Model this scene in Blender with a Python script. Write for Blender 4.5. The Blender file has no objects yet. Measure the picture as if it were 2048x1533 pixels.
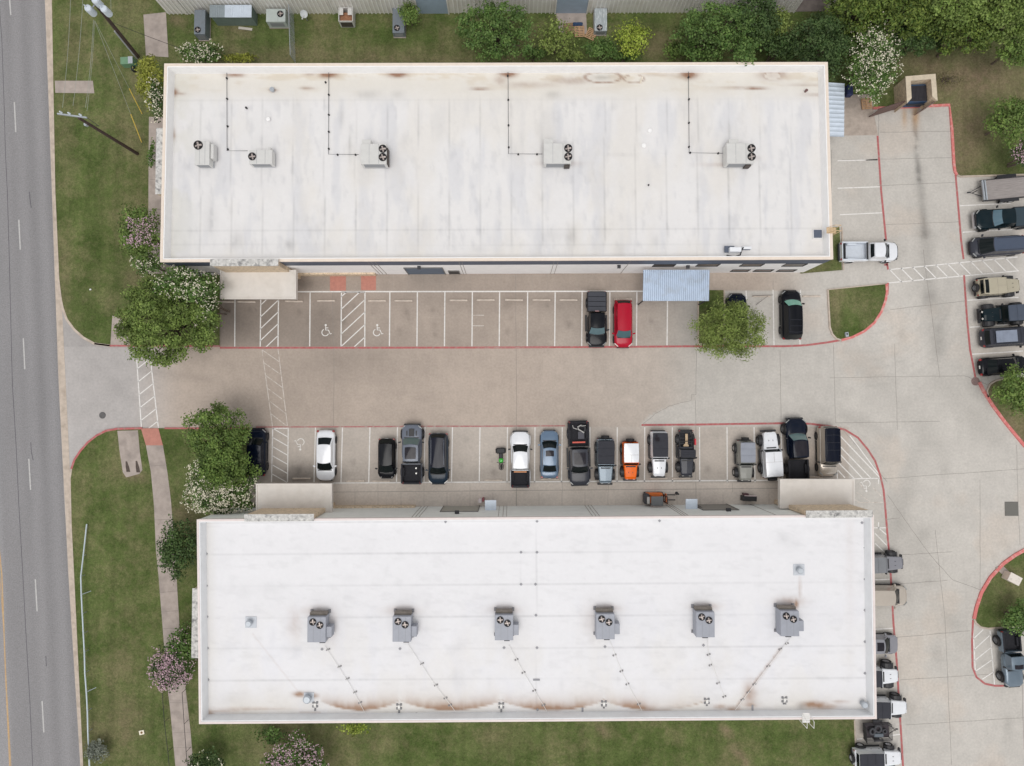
import bpy, bmesh, math, random
import numpy as np
from mathutils import Vector, Matrix
random.seed(7); rng = np.random.default_rng(7)
sc = bpy.context.scene
# ------------------------------------------------------------------ camera
FPX, CU, CV, HC = 1365.0, 1024.0, 766.5, 68.25
TILT = math.atan(43.5/1365.0)
cam = bpy.data.objects.new('camera', bpy.data.cameras.new('camera'))
sc.collection.objects.link(cam); sc.camera = cam
cam.data.sensor_fit = 'HORIZONTAL'; cam.data.sensor_width = 36.0
cam.data.lens = 36.0*FPX/2048.0
cam.data.clip_start = 1.0; cam.data.clip_end = 3000
cam.location = (0, 0, HC); cam.rotation_euler = (TILT, 0, 0)
# ------------------------------------------------------------------ world
SUN_EL, SUN_AZ = math.radians(74), math.radians(188)
w = bpy.data.worlds.new("World"); sc.world = w; w.use_nodes = True
nt = w.node_tree; N = nt.nodes; L = nt.links
bg = N['Background']
sky = N.new('ShaderNodeTexSky'); sky.sky_type = 'NISHITA'; sky.sun_disc = False
sky.sun_elevation = SUN_EL; sky.sun_rotation = SUN_AZ
hs = N.new('ShaderNodeHueSaturation'); hs.inputs['Saturation'].default_value = 0.06
L.new(sky.outputs[0], hs.inputs['Color'])
tc = N.new('ShaderNodeTexCoord')
no = N.new('ShaderNodeTexNoise'); no.inputs['Scale'].default_value = 8.0; no.inputs['Detail'].default_value = 8; no.inputs['Roughness'].default_value = 0.6
L.new(tc.outputs['Generated'], no.inputs['Vector'])
cr = N.new('ShaderNodeValToRGB'); cr.color_ramp.elements[0].position = 0.36; cr.color_ramp.elements[1].position = 0.64
cr.color_ramp.elements[0].color = (0.34, 0.37, 0.42, 1); cr.color_ramp.elements[1].color = (1.86, 1.82, 1.77, 1)
L.new(no.outputs['Fac'], cr.inputs[0])
mx = N.new('ShaderNodeMix'); mx.data_type = 'RGBA'; mx.blend_type = 'MULTIPLY'; mx.inputs[0].default_value = 1
L.new(hs.outputs[0], mx.inputs[6]); L.new(cr.outputs[0], mx.inputs[7]); L.new(mx.outputs[2], bg.inputs['Color'])
bg.inputs['Strength'].default_value = 0.15
sun = bpy.data.objects.new('sun', bpy.data.lights.new('sun', 'SUN')); sc.collection.objects.link(sun)
sun.data.energy = 1.1; sun.data.angle = math.radians(34); sun.data.color = (1.0, 0.97, 0.93)
_d = Vector((math.sin(SUN_AZ)*math.cos(SUN_EL), math.cos(SUN_AZ)*math.cos(SUN_EL), math.sin(SUN_EL)))
sun.rotation_euler = _d.to_track_quat('Z', 'Y').to_euler()
sc.view_settings.view_transform = 'Standard'; sc.view_settings.look = 'None'
sc.view_settings.exposure = 0.07; sc.view_settings.gamma = 1.0
# ------------------------------------------------------------------ photo point -> world
ct, st = math.cos(TILT), math.sin(TILT)
def ray(u, v):
    x, y, z = (u-CU)/FPX, -(v-CV)/FPX, -1.0
    return Vector((x, y*ct - z*st, y*st + z*ct))
def P(u, v, z=0.0):
    d = ray(u, v); s = (z-HC)/d.z
    return Vector((d.x*s, d.y*s, z))
def Pn(u, v, z=0.0):
    x = (u-CU)/FPX; y = -(v-CV)/FPX
    dy = y*ct+st; dz = y*st-ct; s = (z-HC)/dz
    return x*s, dy*s
def proj(x, y, z):
    X, Y, Z = x, y, z-HC
    yc = Y*ct + Z*st; zc = -Y*st + Z*ct
    return CU + FPX*X/(-zc), CV - FPX*yc/(-zc)
class Facade:                      # vertical plane through two ground points
    def __init__(s, A, B):
        s.A = Vector((A[0], A[1], 0)); s.B = Vector((B[0], B[1], 0))
        s.d = (s.B-s.A).normalized(); s.L = (s.B-s.A).length
        s.n = Vector((s.d.y, -s.d.x, 0)); s.ang = math.atan2(s.d.y, s.d.x)
    def at(s, u, v):
        d = ray(u, v); o = Vector((0, 0, HC))
        t = (s.A-o).dot(s.n)/d.dot(s.n); p = o+d*t
        return (p-s.A).dot(s.d), p.z
    def pt(s, a, out, z): return s.A + s.d*a + s.n*out + Vector((0, 0, z))
# ------------------------------------------------------------------ objects
COL = sc.collection
def tag(o, label=None, cat=None, group=None, kind=None):
    if label: o['label'] = label
    if cat: o['category'] = cat
    if group: o['group'] = group
    if kind: o['kind'] = kind
    return o
def thing(name, label, cat, loc=(0, 0, 0), rz=0.0, group=None):
    o = bpy.data.objects.new(name, None); COL.objects.link(o)
    o.empty_display_size = 0.3
    o.location = loc; o.rotation_euler = (0, 0, rz)
    return tag(o, label, cat, group)
def link(name, me, parent=None, loc=None, rz=None):
    o = bpy.data.objects.new(name, me); COL.objects.link(o)
    if parent is not None: o.parent = parent
    if loc is not None: o.location = loc
    if rz is not None: o.rotation_euler = (0, 0, rz)
    return o
class MB:
    def __init__(s): s.v = []; s.f = []; s.M = None
    def add(s, vs, fs):
        b = len(s.v)
        if s.M is not None: vs = [s.M @ Vector(p) for p in vs]
        s.v += [tuple(p) for p in vs]; s.f += [tuple(i+b for i in f) for f in fs]; return s
    def box(s, c, d, rz=0, ry=0, rx=0, taper=1.0):
        x, y, z = d[0]/2, d[1]/2, d[2]/2
        vs = [Vector((sx*x*(taper if sz > 0 else 1), sy*y*(taper if sz > 0 else 1), sz*z)) for sz in (-1, 1) for sx, sy in ((-1, -1), (1, -1), (1, 1), (-1, 1))]
        R = Matrix.Rotation(rz, 3, 'Z') @ Matrix.Rotation(ry, 3, 'Y') @ Matrix.Rotation(rx, 3, 'X')
        vs = [R @ p + Vector(c) for p in vs]
        return s.add(vs, [(3, 2, 1, 0), (4, 5, 6, 7), (0, 1, 5, 4), (1, 2, 6, 5), (2, 3, 7, 6), (3, 0, 4, 7)])
    def rbox(s, c, d, r=0.1, rz=0, n=4, top=0.0):
        # box with rounded vertical corners and a softened top edge
        x, y = d[0]/2, d[1]/2; pts = []
        for cx, cy, a0 in ((x-r, y-r, 0), (-x+r, y-r, 90), (-x+r, -y+r, 180), (x-r, -y+r, 270)):
            for k in range(n+1):
                a = math.radians(a0+90*k/n); pts.append((cx+r*math.cos(a), cy+r*math.sin(a)))
        lv = [(-d[2]/2, 0), (d[2]/2-top, 0)] + ([(d[2]/2, top)] if top else [])
        m = len(pts); vs = []; fs = []
        R = Matrix.Rotation(rz, 3, 'Z')
        for z, ins in lv:
            for px, py in pts:
                k = ins
                vs.append(R @ Vector((px*(1-k/x) if x else px, py*(1-k/y) if y else py, z)) + Vector(c))
        for l in range(len(lv)-1):
            for i in range(m):
                j = (i+1) % m; fs.append((l*m+i, l*m+j, (l+1)*m+j, (l+1)*m+i))
        fs.append(tuple(range(m-1, -1, -1))); fs.append(tuple((len(lv)-1)*m+i for i in range(m)))
        return s.add(vs, fs)
    def prism(s, pts, z0, z1):
        a = sum(pts[i][0]*pts[(i+1) % len(pts)][1]-pts[(i+1) % len(pts)][0]*pts[i][1] for i in range(len(pts)))
        if a < 0: pts = pts[::-1]
        m = len(pts); vs = [(p[0], p[1], z0) for p in pts]+[(p[0], p[1], z1) for p in pts]
        fs = [tuple(range(m-1, -1, -1)), tuple(range(m, 2*m))]+[(i, (i+1) % m, m+(i+1) % m, m+i) for i in range(m)]
        return s.add(vs, fs)
    def sheet(s, pts, z):
        a = sum(pts[i][0]*pts[(i+1) % len(pts)][1]-pts[(i+1) % len(pts)][0]*pts[i][1] for i in range(len(pts)))
        if a < 0: pts = pts[::-1]
        return s.add([(p[0], p[1], z) for p in pts], [tuple(range(len(pts)))])
    def tube(s, pts, r, n=8, r2=None):
        pts = [Vector(p) for p in pts]; m = len(pts); vs = []; fs = []
        r2 = r if r2 is None else r2; up0 = None
        for i, p in enumerate(pts):
            t = (pts[min(i+1, m-1)]-pts[max(i-1, 0)]).normalized()
            ref = Vector((0, 0, 1)) if abs(t.z) < 0.9 else Vector((1, 0, 0))
            a = t.cross(ref).normalized(); b = t.cross(a)
            rr = r+(r2-r)*i/max(1, m-1)
            for k in range(n):
                q = 2*math.pi*k/n; vs.append(p+a*math.cos(q)*rr+b*math.sin(q)*rr)
        for i in range(m-1):
            for k in range(n):
                fs.append((i*n+k, i*n+(k+1) % n, (i+1)*n+(k+1) % n, (i+1)*n+k))
        fs.append(tuple(range(n))); fs.append(tuple((m-1)*n+k for k in range(n-1, -1, -1)))
        return s.add(vs, fs)
    def lathe(s, prof, c=(0, 0, 0), n=20, axis='Z'):
        vs = []; fs = []; m = len(prof)
        for k in range(n):
            a = 2*math.pi*k/n
            for r, h in prof:
                if axis == 'Z': vs.append((c[0]+r*math.cos(a), c[1]+r*math.sin(a), c[2]+h))
                elif axis == 'Y': vs.append((c[0]+r*math.cos(a), c[1]+h, c[2]-r*math.sin(a)))
                else: vs.append((c[0]+h, c[1]+r*math.cos(a), c[2]+r*math.sin(a)))
        for k in range(n):
            for i in range(m-1):
                fs.append((k*m+i, ((k+1) % n)*m+i, ((k+1) % n)*m+i+1, k*m+i+1))
        return s.add(vs, fs)
    def strip(s, pts, wd, z0, z1=None, closed=False):
        # ribbon along a polyline; with z1 a solid curb
        pts = [Vector((p[0], p[1], 0)) for p in pts]; m = len(pts); A = []; B = []
        for i in range(m):
            if closed: t = pts[(i+1) % m]-pts[i-1]
            else: t = pts[min(i+1, m-1)]-pts[max(i-1, 0)]
            t.normalize(); n = Vector((-t.y, t.x, 0)); A.append(pts[i]+n*wd/2); B.append(pts[i]-n*wd/2)
        rngs = range(m if closed else m-1)
        if z1 is None:
            vs = [(p.x, p.y, z0) for p in A]+[(p.x, p.y, z0) for p in B]
            return s.add(vs, [(m+i, m+(i+1) % m, (i+1) % m, i) for i in rngs])
        vs = []
        for ring, z in ((A, z0), (B, z0), (B, z1), (A, z1)): vs += [(p.x, p.y, z) for p in ring]
        fs = []
        for i in rngs:
            j = (i+1) % m
            for q in range(4): fs.append((q*m+i, q*m+j, ((q+1) % 4)*m+j, ((q+1) % 4)*m+i))
        if not closed: fs += [(0, m, 2*m, 3*m), (m-1, 4*m-1, 3*m-1, 2*m-1)]
        return s.add(vs, fs)
    def mesh(s, name, m, smooth=False, bevel=0, sub=0):
        me = bpy.data.meshes.new(name); me.from_pydata(s.v, [], s.f)
        if isinstance(m, (list, tuple)):
            for q in m: me.materials.append(q)
        else: me.materials.append(m)
        bm = bmesh.new(); bm.from_mesh(me); bmesh.ops.recalc_face_normals(bm, faces=bm.faces); bm.to_mesh(me); bm.free()
        if smooth:
            me.polygons.foreach_set('use_smooth', [True]*len(me.polygons))
        return me
    def build(s, name, m, parent=None, smooth=False, bevel=0, sub=0, loc=None, rz=None):
        me = s.mesh(name, m, smooth); o = link(name, me, parent, loc, rz)
        if sub:
            md = o.modifiers.new('subsurf', 'SUBSURF'); md.levels = sub; md.render_levels = sub
        if bevel:
            md = o.modifiers.new('bevel', 'BEVEL'); md.width = bevel; md.segments = 2; md.limit_method = 'ANGLE'
        return o
    def flat(s, name, m, parent=None):       # without recalculated normals (open sheets)
        me = bpy.data.meshes.new(name); me.from_pydata(s.v, [], s.f); me.materials.append(m)
        return link(name, me, parent)
# ------------------------------------------------------------------ materials
def srgb(r, g, b):
    f = lambda c: (c/255/12.92 if c/255 <= 0.04045 else ((c/255+0.055)/1.055)**2.4)
    return (f(r), f(g), f(b))
MATS = {}
def mat(name, col, rough=0.6, metal=0.0, var=0.0, scale=2.0, bump=0.0, bscale=20.0, coat=0.0, spec=0.5, stretch=None, island=0.0, attr=False, wave=None, trans=0.0, dirt=None):
    if name in MATS: return MATS[name]
    m = bpy.data.materials.new(name); m.use_nodes = True; MATS[name] = m
    n = m.node_tree.nodes; l = m.node_tree.links; b = n['Principled BSDF']
    b.inputs['Roughness'].default_value = rough; b.inputs['Metallic'].default_value = metal
    b.inputs['Specular IOR Level'].default_value = spec
    b.inputs['Coat Weight'].default_value = coat; b.inputs['Coat Roughness'].default_value = 0.05
    tcn = n.new('ShaderNodeTexCoord'); vec = tcn.outputs['Object']
    if stretch:
        mp = n.new('ShaderNodeMapping'); mp.inputs['Scale'].default_value = stretch; l.new(vec, mp.inputs[0]); svec = mp.outputs[0]
    else: svec = vec
    if attr:
        at = n.new('ShaderNodeAttribute'); at.attribute_name = 'tint'; out = at.outputs['Color']
    else:
        rg = n.new('ShaderNodeRGB'); rg.outputs[0].default_value = (*col, 1); out = rg.outputs[0]
    def mul(out, fac, lo, hi):
        mr = n.new('ShaderNodeMapRange'); mr.inputs[3].default_value = lo; mr.inputs[4].default_value = hi
        mr.inputs[1].default_value = 0.3; mr.inputs[2].default_value = 0.7; mr.clamp = True
        l.new(fac, mr.inputs[0])
        v = n.new('ShaderNodeVectorMath'); v.operation = 'SCALE'
        l.new(out, v.inputs[0]); l.new(mr.outputs[0], v.inputs['Scale']); return v.outputs[0]
    if var:
        a = n.new('ShaderNodeTexNoise'); a.inputs['Scale'].default_value = scale; a.inputs['Detail'].default_value = 8; a.inputs['Roughness'].default_value = 0.65
        l.new(svec, a.inputs['Vector']); out = mul(out, a.outputs['Fac'], 1-var, 1+var)
    if dirt:      # (scale, amount, colour) blotches
        a = n.new('ShaderNodeTexNoise'); a.inputs['Scale'].default_value = dirt[0]; a.inputs['Detail'].default_value = 6
        l.new(svec, a.inputs['Vector'])
        mr = n.new('ShaderNodeMapRange'); mr.inputs[1].default_value = 0.5; mr.inputs[2].default_value = 0.72; mr.inputs[4].default_value = dirt[1]; l.new(a.outputs['Fac'], mr.inputs[0])
        mm = n.new('ShaderNodeMix'); mm.data_type = 'RGBA'; l.new(mr.outputs[0], mm.inputs[0]); l.new(out, mm.inputs[6]); mm.inputs[7].default_value = (*dirt[2], 1); out = mm.outputs[2]
    if island:
        g = n.new('ShaderNodeNewGeometry'); mr = n.new('ShaderNodeMapRange')
        mr.inputs[3].default_value = 1-island; mr.inputs[4].default_value = 1+island; l.new(g.outputs['Random Per Island'], mr.inputs[0])
        v = n.new('ShaderNodeVectorMath'); v.operation = 'SCALE'; l.new(out, v.inputs[0]); l.new(mr.outputs[0], v.inputs['Scale']); out = v.outputs[0]
    l.new(out, b.inputs['Base Color'])
    if bump:
        a = n.new('ShaderNodeTexNoise'); a.inputs['Scale'].default_value = bscale; a.inputs['Detail'].default_value = 4; l.new(svec, a.inputs['Vector'])
        bp = n.new('ShaderNodeBump'); bp.inputs['Strength'].default_value = bump; bp.inputs['Distance'].default_value = 0.05
        l.new(a.outputs['Fac'], bp.inputs['Height']); l.new(bp.outputs[0], b.inputs['Normal'])
    if trans:
        b.inputs['Transmission Weight'].default_value = trans
    return m
def grassmat(name, g1, g2, dry):
    m = bpy.data.materials.new(name); m.use_nodes = True; MATS[name] = m
    n = m.node_tree.nodes; l = m.node_tree.links; b = n['Principled BSDF']; b.inputs['Roughness'].default_value = 0.9; b.inputs['Specular IOR Level'].default_value = 0.1
    tcn = n.new('ShaderNodeTexCoord'); v = tcn.outputs['Object']
    def noise(s, d=6, r=0.6):
        a = n.new('ShaderNodeTexNoise'); a.inputs['Scale'].default_value = s; a.inputs['Detail'].default_value = d; a.inputs['Roughness'].default_value = r; l.new(v, a.inputs[0]); return a.outputs['Fac']
    def rg(x, a, c, lo=0, hi=1):
        q = n.new('ShaderNodeMapRange'); q.inputs[1].default_value = a; q.inputs[2].default_value = c; q.inputs[3].default_value = lo; q.inputs[4].default_value = hi; l.new(x, q.inputs[0]); return q.outputs[0]
    def mix(f, a, c):
        q = n.new('ShaderNodeMix'); q.data_type = 'RGBA'; l.new(f, q.inputs[0])
        for i, x in ((6, a), (7, c)):
            if isinstance(x, tuple): q.inputs[i].default_value = (*x, 1)
            else: l.new(x, q.inputs[i])
        return q.outputs[2]
    c = mix(rg(noise(0.35), 0.35, 0.65), g1, g2)
    c = mix(rg(noise(0.22, 10, 0.8), 0.46, 0.70, 0, 0.65), c, dry); c = mix(rg(noise(1.7, 8, 0.8), 0.5, 0.75, 0, 0.35), c, dry)
    at = n.new('ShaderNodeAttribute'); at.attribute_name = 'bare'
    ad = n.new('ShaderNodeMath'); ad.operation = 'MULTIPLY'; l.new(at.outputs['Fac'], ad.inputs[0]); l.new(rg(noise(1.3, 8, 0.7), 0.3, 0.6, 0.4, 1.0), ad.inputs[1])
    c = mix(ad.outputs[0], c, srgb(136, 118, 98))
    mp = n.new('ShaderNodeMapping'); mp.inputs['Scale'].default_value = (1.1, .035, 1); l.new(v, mp.inputs[0]); mw = n.new('ShaderNodeTexNoise'); mw.inputs['Scale'].default_value = 1.0; mw.inputs['Detail'].default_value = 2; l.new(mp.outputs[0], mw.inputs[0])
    s0 = n.new('ShaderNodeVectorMath'); s0.operation = 'SCALE'; l.new(c, s0.inputs[0]); l.new(rg(mw.outputs['Fac'], .35, .65, .91, 1.09), s0.inputs['Scale']); c = s0.outputs[0]
    sp = rg(noise(5.5, 8, 0.85), 0.3, 0.7, 0.45, 1.55)
    s = n.new('ShaderNodeVectorMath'); s.operation = 'SCALE'; l.new(c, s.inputs[0]); l.new(sp, s.inputs['Scale']); l.new(s.outputs[0], b.inputs['Base Color'])
    bp = n.new('ShaderNodeBump'); bp.inputs['Strength'].default_value = 0.6; bp.inputs['Distance'].default_value = 0.12; l.new(noise(9, 8, 0.8), bp.inputs['Height']); l.new(bp.outputs[0], b.inputs['Normal'])
    return m
GRASS = grassmat('lawn_grass', srgb(73, 88, 45), srgb(95, 107, 62), srgb(138, 126, 98))
TINT = mat('pavement_concrete', (1, 1, 1), 0.85, attr=True, var=0.10, scale=4.5, bump=0.15, bscale=14)
ROOFM = mat('roof_membrane', (1, 1, 1), 0.55, attr=True, var=0.02, scale=2.5, spec=0.3)
ASPH = mat('road_asphalt', (1, 1, 1), 0.9, attr=True, var=0.22, scale=9, bump=0.3, bscale=30)
WHITEP = mat('road_paint_white', srgb(226, 223, 219), 0.75, var=0.08, scale=5, dirt=(3.5, .45, srgb(186, 178, 170)))
DASHP = mat('worn_dash_paint', srgb(186, 184, 182), 0.8, var=0.15, scale=5)
FADEP = mat('faded_paint_white', srgb(204, 196, 188), 0.8, var=0.25, scale=4, dirt=(2.5, 1.6, srgb(174, 161, 150)))
REDP = mat('red_paint', srgb(176, 98, 98), 0.75, var=0.18, scale=3, dirt=(2.6, 1.0, srgb(168, 132, 126)))
REDF = mat('worn_red_paint', srgb(172, 116, 114), 0.8, var=0.2, scale=4, dirt=(2.0, 1.2, srgb(170, 155, 146)))
REDL = mat('red_curb_paint', srgb(208, 118, 114), 0.75, var=0.12, scale=3, dirt=(3.0, 0.6, srgb(205, 190, 182)))
YELP = mat('yellow_paint', srgb(190, 156, 112), 0.7, var=0.2, scale=5, dirt=(1.5, 0.5, srgb(170, 160, 140)))
JOINT = mat('joint_filler', srgb(138, 131, 125), 0.9, var=0.3, scale=1.5)
JOINTL = mat('faint_joint', srgb(150, 142, 134), 0.9, var=0.15, scale=1.0)
CURBM = mat('curb_concrete', srgb(190, 176, 162), 0.85, var=0.15, scale=2, dirt=(1.2, 0.5, srgb(140, 125, 110)))
PATHM = mat('path_concrete', srgb(168, 156, 148), 0.9, var=0.16, scale=1.3, dirt=(0.9, 0.6, srgb(135, 126, 120)))
RAMPM = mat('red_ramp_surface', srgb(182, 126, 112), 0.85, var=0.12, scale=3)
TANW = mat('tan_wall', srgb(222, 206, 188), 0.8, var=0.05, scale=1)
TANC = mat('tan_coping', srgb(226, 212, 198), 0.6, var=0.05, scale=2)
PINKC = mat('pale_coping', srgb(224, 212, 208), 0.6, var=0.05, scale=2)
WHITEW = mat('white_wall', srgb(246, 244, 243), 0.8, var=0.04, scale=1.2)
GREENW = mat('pale_green_wall', srgb(228, 230, 226), 0.8, var=0.05, scale=1.2)
BLUEB = mat('slate_blue_band', srgb(84, 92, 108), 0.6, var=0.08, scale=1.5)
LINER = mat('parapet_liner', srgb(238, 237, 236), 0.6, var=0.04, scale=1.5)
LINERG = mat('parapet_liner_grey', srgb(228, 229, 230), 0.6, var=0.05, scale=1.0)
def stonemat():
    m = mat('rough_stone', srgb(214, 194, 168), 0.9, var=0.2, scale=3.0, bump=0.8, bscale=6)
    n = m.node_tree.nodes; l = m.node_tree.links; b = n['Principled BSDF']
    old = b.inputs['Base Color'].links[0].from_socket
    vo = n.new('ShaderNodeTexVoronoi'); vo.feature = 'DISTANCE_TO_EDGE'; vo.inputs['Scale'].default_value = 2.2
    tcn = n.new('ShaderNodeTexCoord'); mp = n.new('ShaderNodeMapping'); mp.inputs['Scale'].default_value = (1, 1, 2.2); l.new(tcn.outputs['Object'], mp.inputs[0]); l.new(mp.outputs[0], vo.inputs['Vector'])
    r = n.new('ShaderNodeMapRange'); r.inputs[1].default_value = 0.0; r.inputs[2].default_value = 0.06; r.inputs[3].default_value = 0.6; r.inputs[4].default_value = 1.0; l.new(vo.outputs[0], r.inputs[0])
    s = n.new('ShaderNodeVectorMath'); s.operation = 'SCALE'; l.new(old, s.inputs[0]); l.new(r.outputs[0], s.inputs['Scale']); l.new(s.outputs[0], b.inputs['Base Color'])
    return m
STONE = stonemat()
CAPST = mat('weathered_cap', srgb(196, 194, 190), 0.85, var=0.3, scale=4, dirt=(3, 0.8, srgb(90, 90, 92)))
CANOPY = mat('canopy_metal', srgb(216, 210, 203), 0.55, var=0.05, scale=1.5, dirt=(0.7, 0.35, srgb(186, 178, 166)))
DKMETAL = mat('dark_metal', srgb(58, 58, 62), 0.5, metal=0.3, var=0.15)
GLASSD = mat('dark_window_glass', srgb(34, 40, 44), 0.06, spec=0.6)
BLUEM = mat('blue_corrugated_metal', srgb(176, 190, 208), 0.4, metal=0.35, var=0.08, scale=1.2, dirt=(1.4, 0.35, srgb(150, 150, 150)))
WHM = mat('white_corrugated_metal', srgb(206, 216, 228), 0.4, metal=0.2, var=0.07, scale=1.5)
SHEETM = mat('beige_sheet_metal', srgb(220, 217, 211), 0.55, metal=0.1, var=0.08, scale=0.7, dirt=(0.6, 0.3, srgb(176, 166, 150)))
GALV = mat('galvanised', srgb(176, 182, 188), 0.45, metal=0.4, var=0.1, scale=4)
UNITG = mat('unit_grey', srgb(150, 153, 162), 0.5, metal=0.1, var=0.06, scale=2)
UNITL = mat('unit_light', srgb(206, 205, 202), 0.5, metal=0.1, var=0.05, scale=2)
UNITD = mat('unit_dark', srgb(118, 126, 134), 0.5, metal=0.1, var=0.12, scale=2, dirt=(2, 0.4, srgb(96, 92, 90)))
BLACK = mat('black_plastic', srgb(30, 30, 33), 0.55, var=0.15, scale=5)
FANB = mat('fan_blade_metal', srgb(190, 178, 172), 0.4, metal=0.3)
FANDK = mat('fan_well', srgb(24, 23, 26), 0.8)
RUBBER = mat('tyre_rubber', srgb(38, 37, 39), 0.85, var=0.2, scale=9, bump=0.4, bscale=30)
RIM = mat('rim_alloy', srgb(120, 122, 126), 0.35, metal=0.6)
WOOD = mat('pallet_wood', srgb(186, 150, 116), 0.85, var=0.2, scale=4)
OLDW = mat('weathered_deck_wood', srgb(150, 143, 140), 0.9, var=0.25, scale=2.0, stretch=(0.6, 9, 1))
POLEW = mat('pole_wood', srgb(74, 60, 54), 0.9, var=0.25, scale=3)
LIGHTL = mat('headlight_lens', srgb(226, 224, 218), 0.15, spec=0.8)
TAILL = mat('tail_light_lens', srgb(140, 26, 28), 0.2, spec=0.8)
PAVE = 'x'
# ------------------------------------------------------------------ noise for surface wear
def vnoise(u, v, s, seed=0):
    r = np.random.default_rng(seed); g = r.random((64, 64))
    x = np.asarray(u)/s; y = np.asarray(v)/s; xi = np.floor(x).astype(int); yi = np.floor(y).astype(int)
    fx = x-xi; fy = y-yi; fx = fx*fx*(3-2*fx); fy = fy*fy*(3-2*fy)
    a = g[yi % 64, xi % 64]; b = g[yi % 64, (xi+1) % 64]; c = g[(yi+1) % 64, xi % 64]; d = g[(yi+1) % 64, (xi+1) % 64]
    return (a*(1-fx)+b*fx)*(1-fy)+(c*(1-fx)+d*fx)*fy
def fbm(u, v, s, seed=0, o=4):
    t = 0; a = 1; n = 0
    for k in range(o): t = t+a*vnoise(np.asarray(u)+k*17.3, np.asarray(v)+k*9.1, s/2**k, seed+k); n += a; a *= 0.55
    return t/n
def gauss(u, v, cu, cv, su, sv): return np.exp(-((u-cu)/su)**2-((v-cv)/sv)**2)
def sstep(x, a, b):
    t = np.clip((x-a)/(b-a), 0, 1); return t*t*(3-2*t)
def segd(u, v, x0, y0, x1, y1):
    dx, dy = x1-x0, y1-y0; t = np.clip(((u-x0)*dx+(v-y0)*dy)/(dx*dx+dy*dy), 0, 1)
    return np.hypot(u-x0-t*dx, v-y0-t*dy)
def setcol(me, arr, name='tint'):
    at = me.attributes.new(name, 'FLOAT_COLOR', 'POINT'); n = len(arr)
    d = np.ones((n, 4), dtype=np.float32); d[:, :3] = arr; at.data.foreach_set('color', d.ravel())
def gridmesh(name, us, vs, z, m, colfn, kind=True, keep=None):
    U, V = np.meshgrid(us, vs); X, Y = Pn(U, V, z if np.isscalar(z) else z); nu, nv = len(us), len(vs)
    co = np.stack([X.ravel(), Y.ravel(), np.full(X.size, z)], 1)
    idx = np.arange(nu*nv).reshape(nv, nu)
    q = np.stack([idx[:-1, :-1], idx[1:, :-1], idx[1:, 1:], idx[:-1, 1:]], -1).reshape(-1, 4)
    me = bpy.data.meshes.new(name); me.from_pydata(co.tolist(), [], q.tolist()); me.materials.append(m)
    setcol(me, colfn(U.ravel(), V.ravel())); return me
def L3(c): return np.array(srgb(*c))
# ================================================================== SETTING
base = MB().sheet([(-600, -600), (600, -600), (600, 600), (-600, 600)], -0.06)
tag(base.flat('ground', mat('far_ground', srgb(104, 108, 78), 0.95, var=0.3, scale=0.05)), kind='structure')
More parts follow.
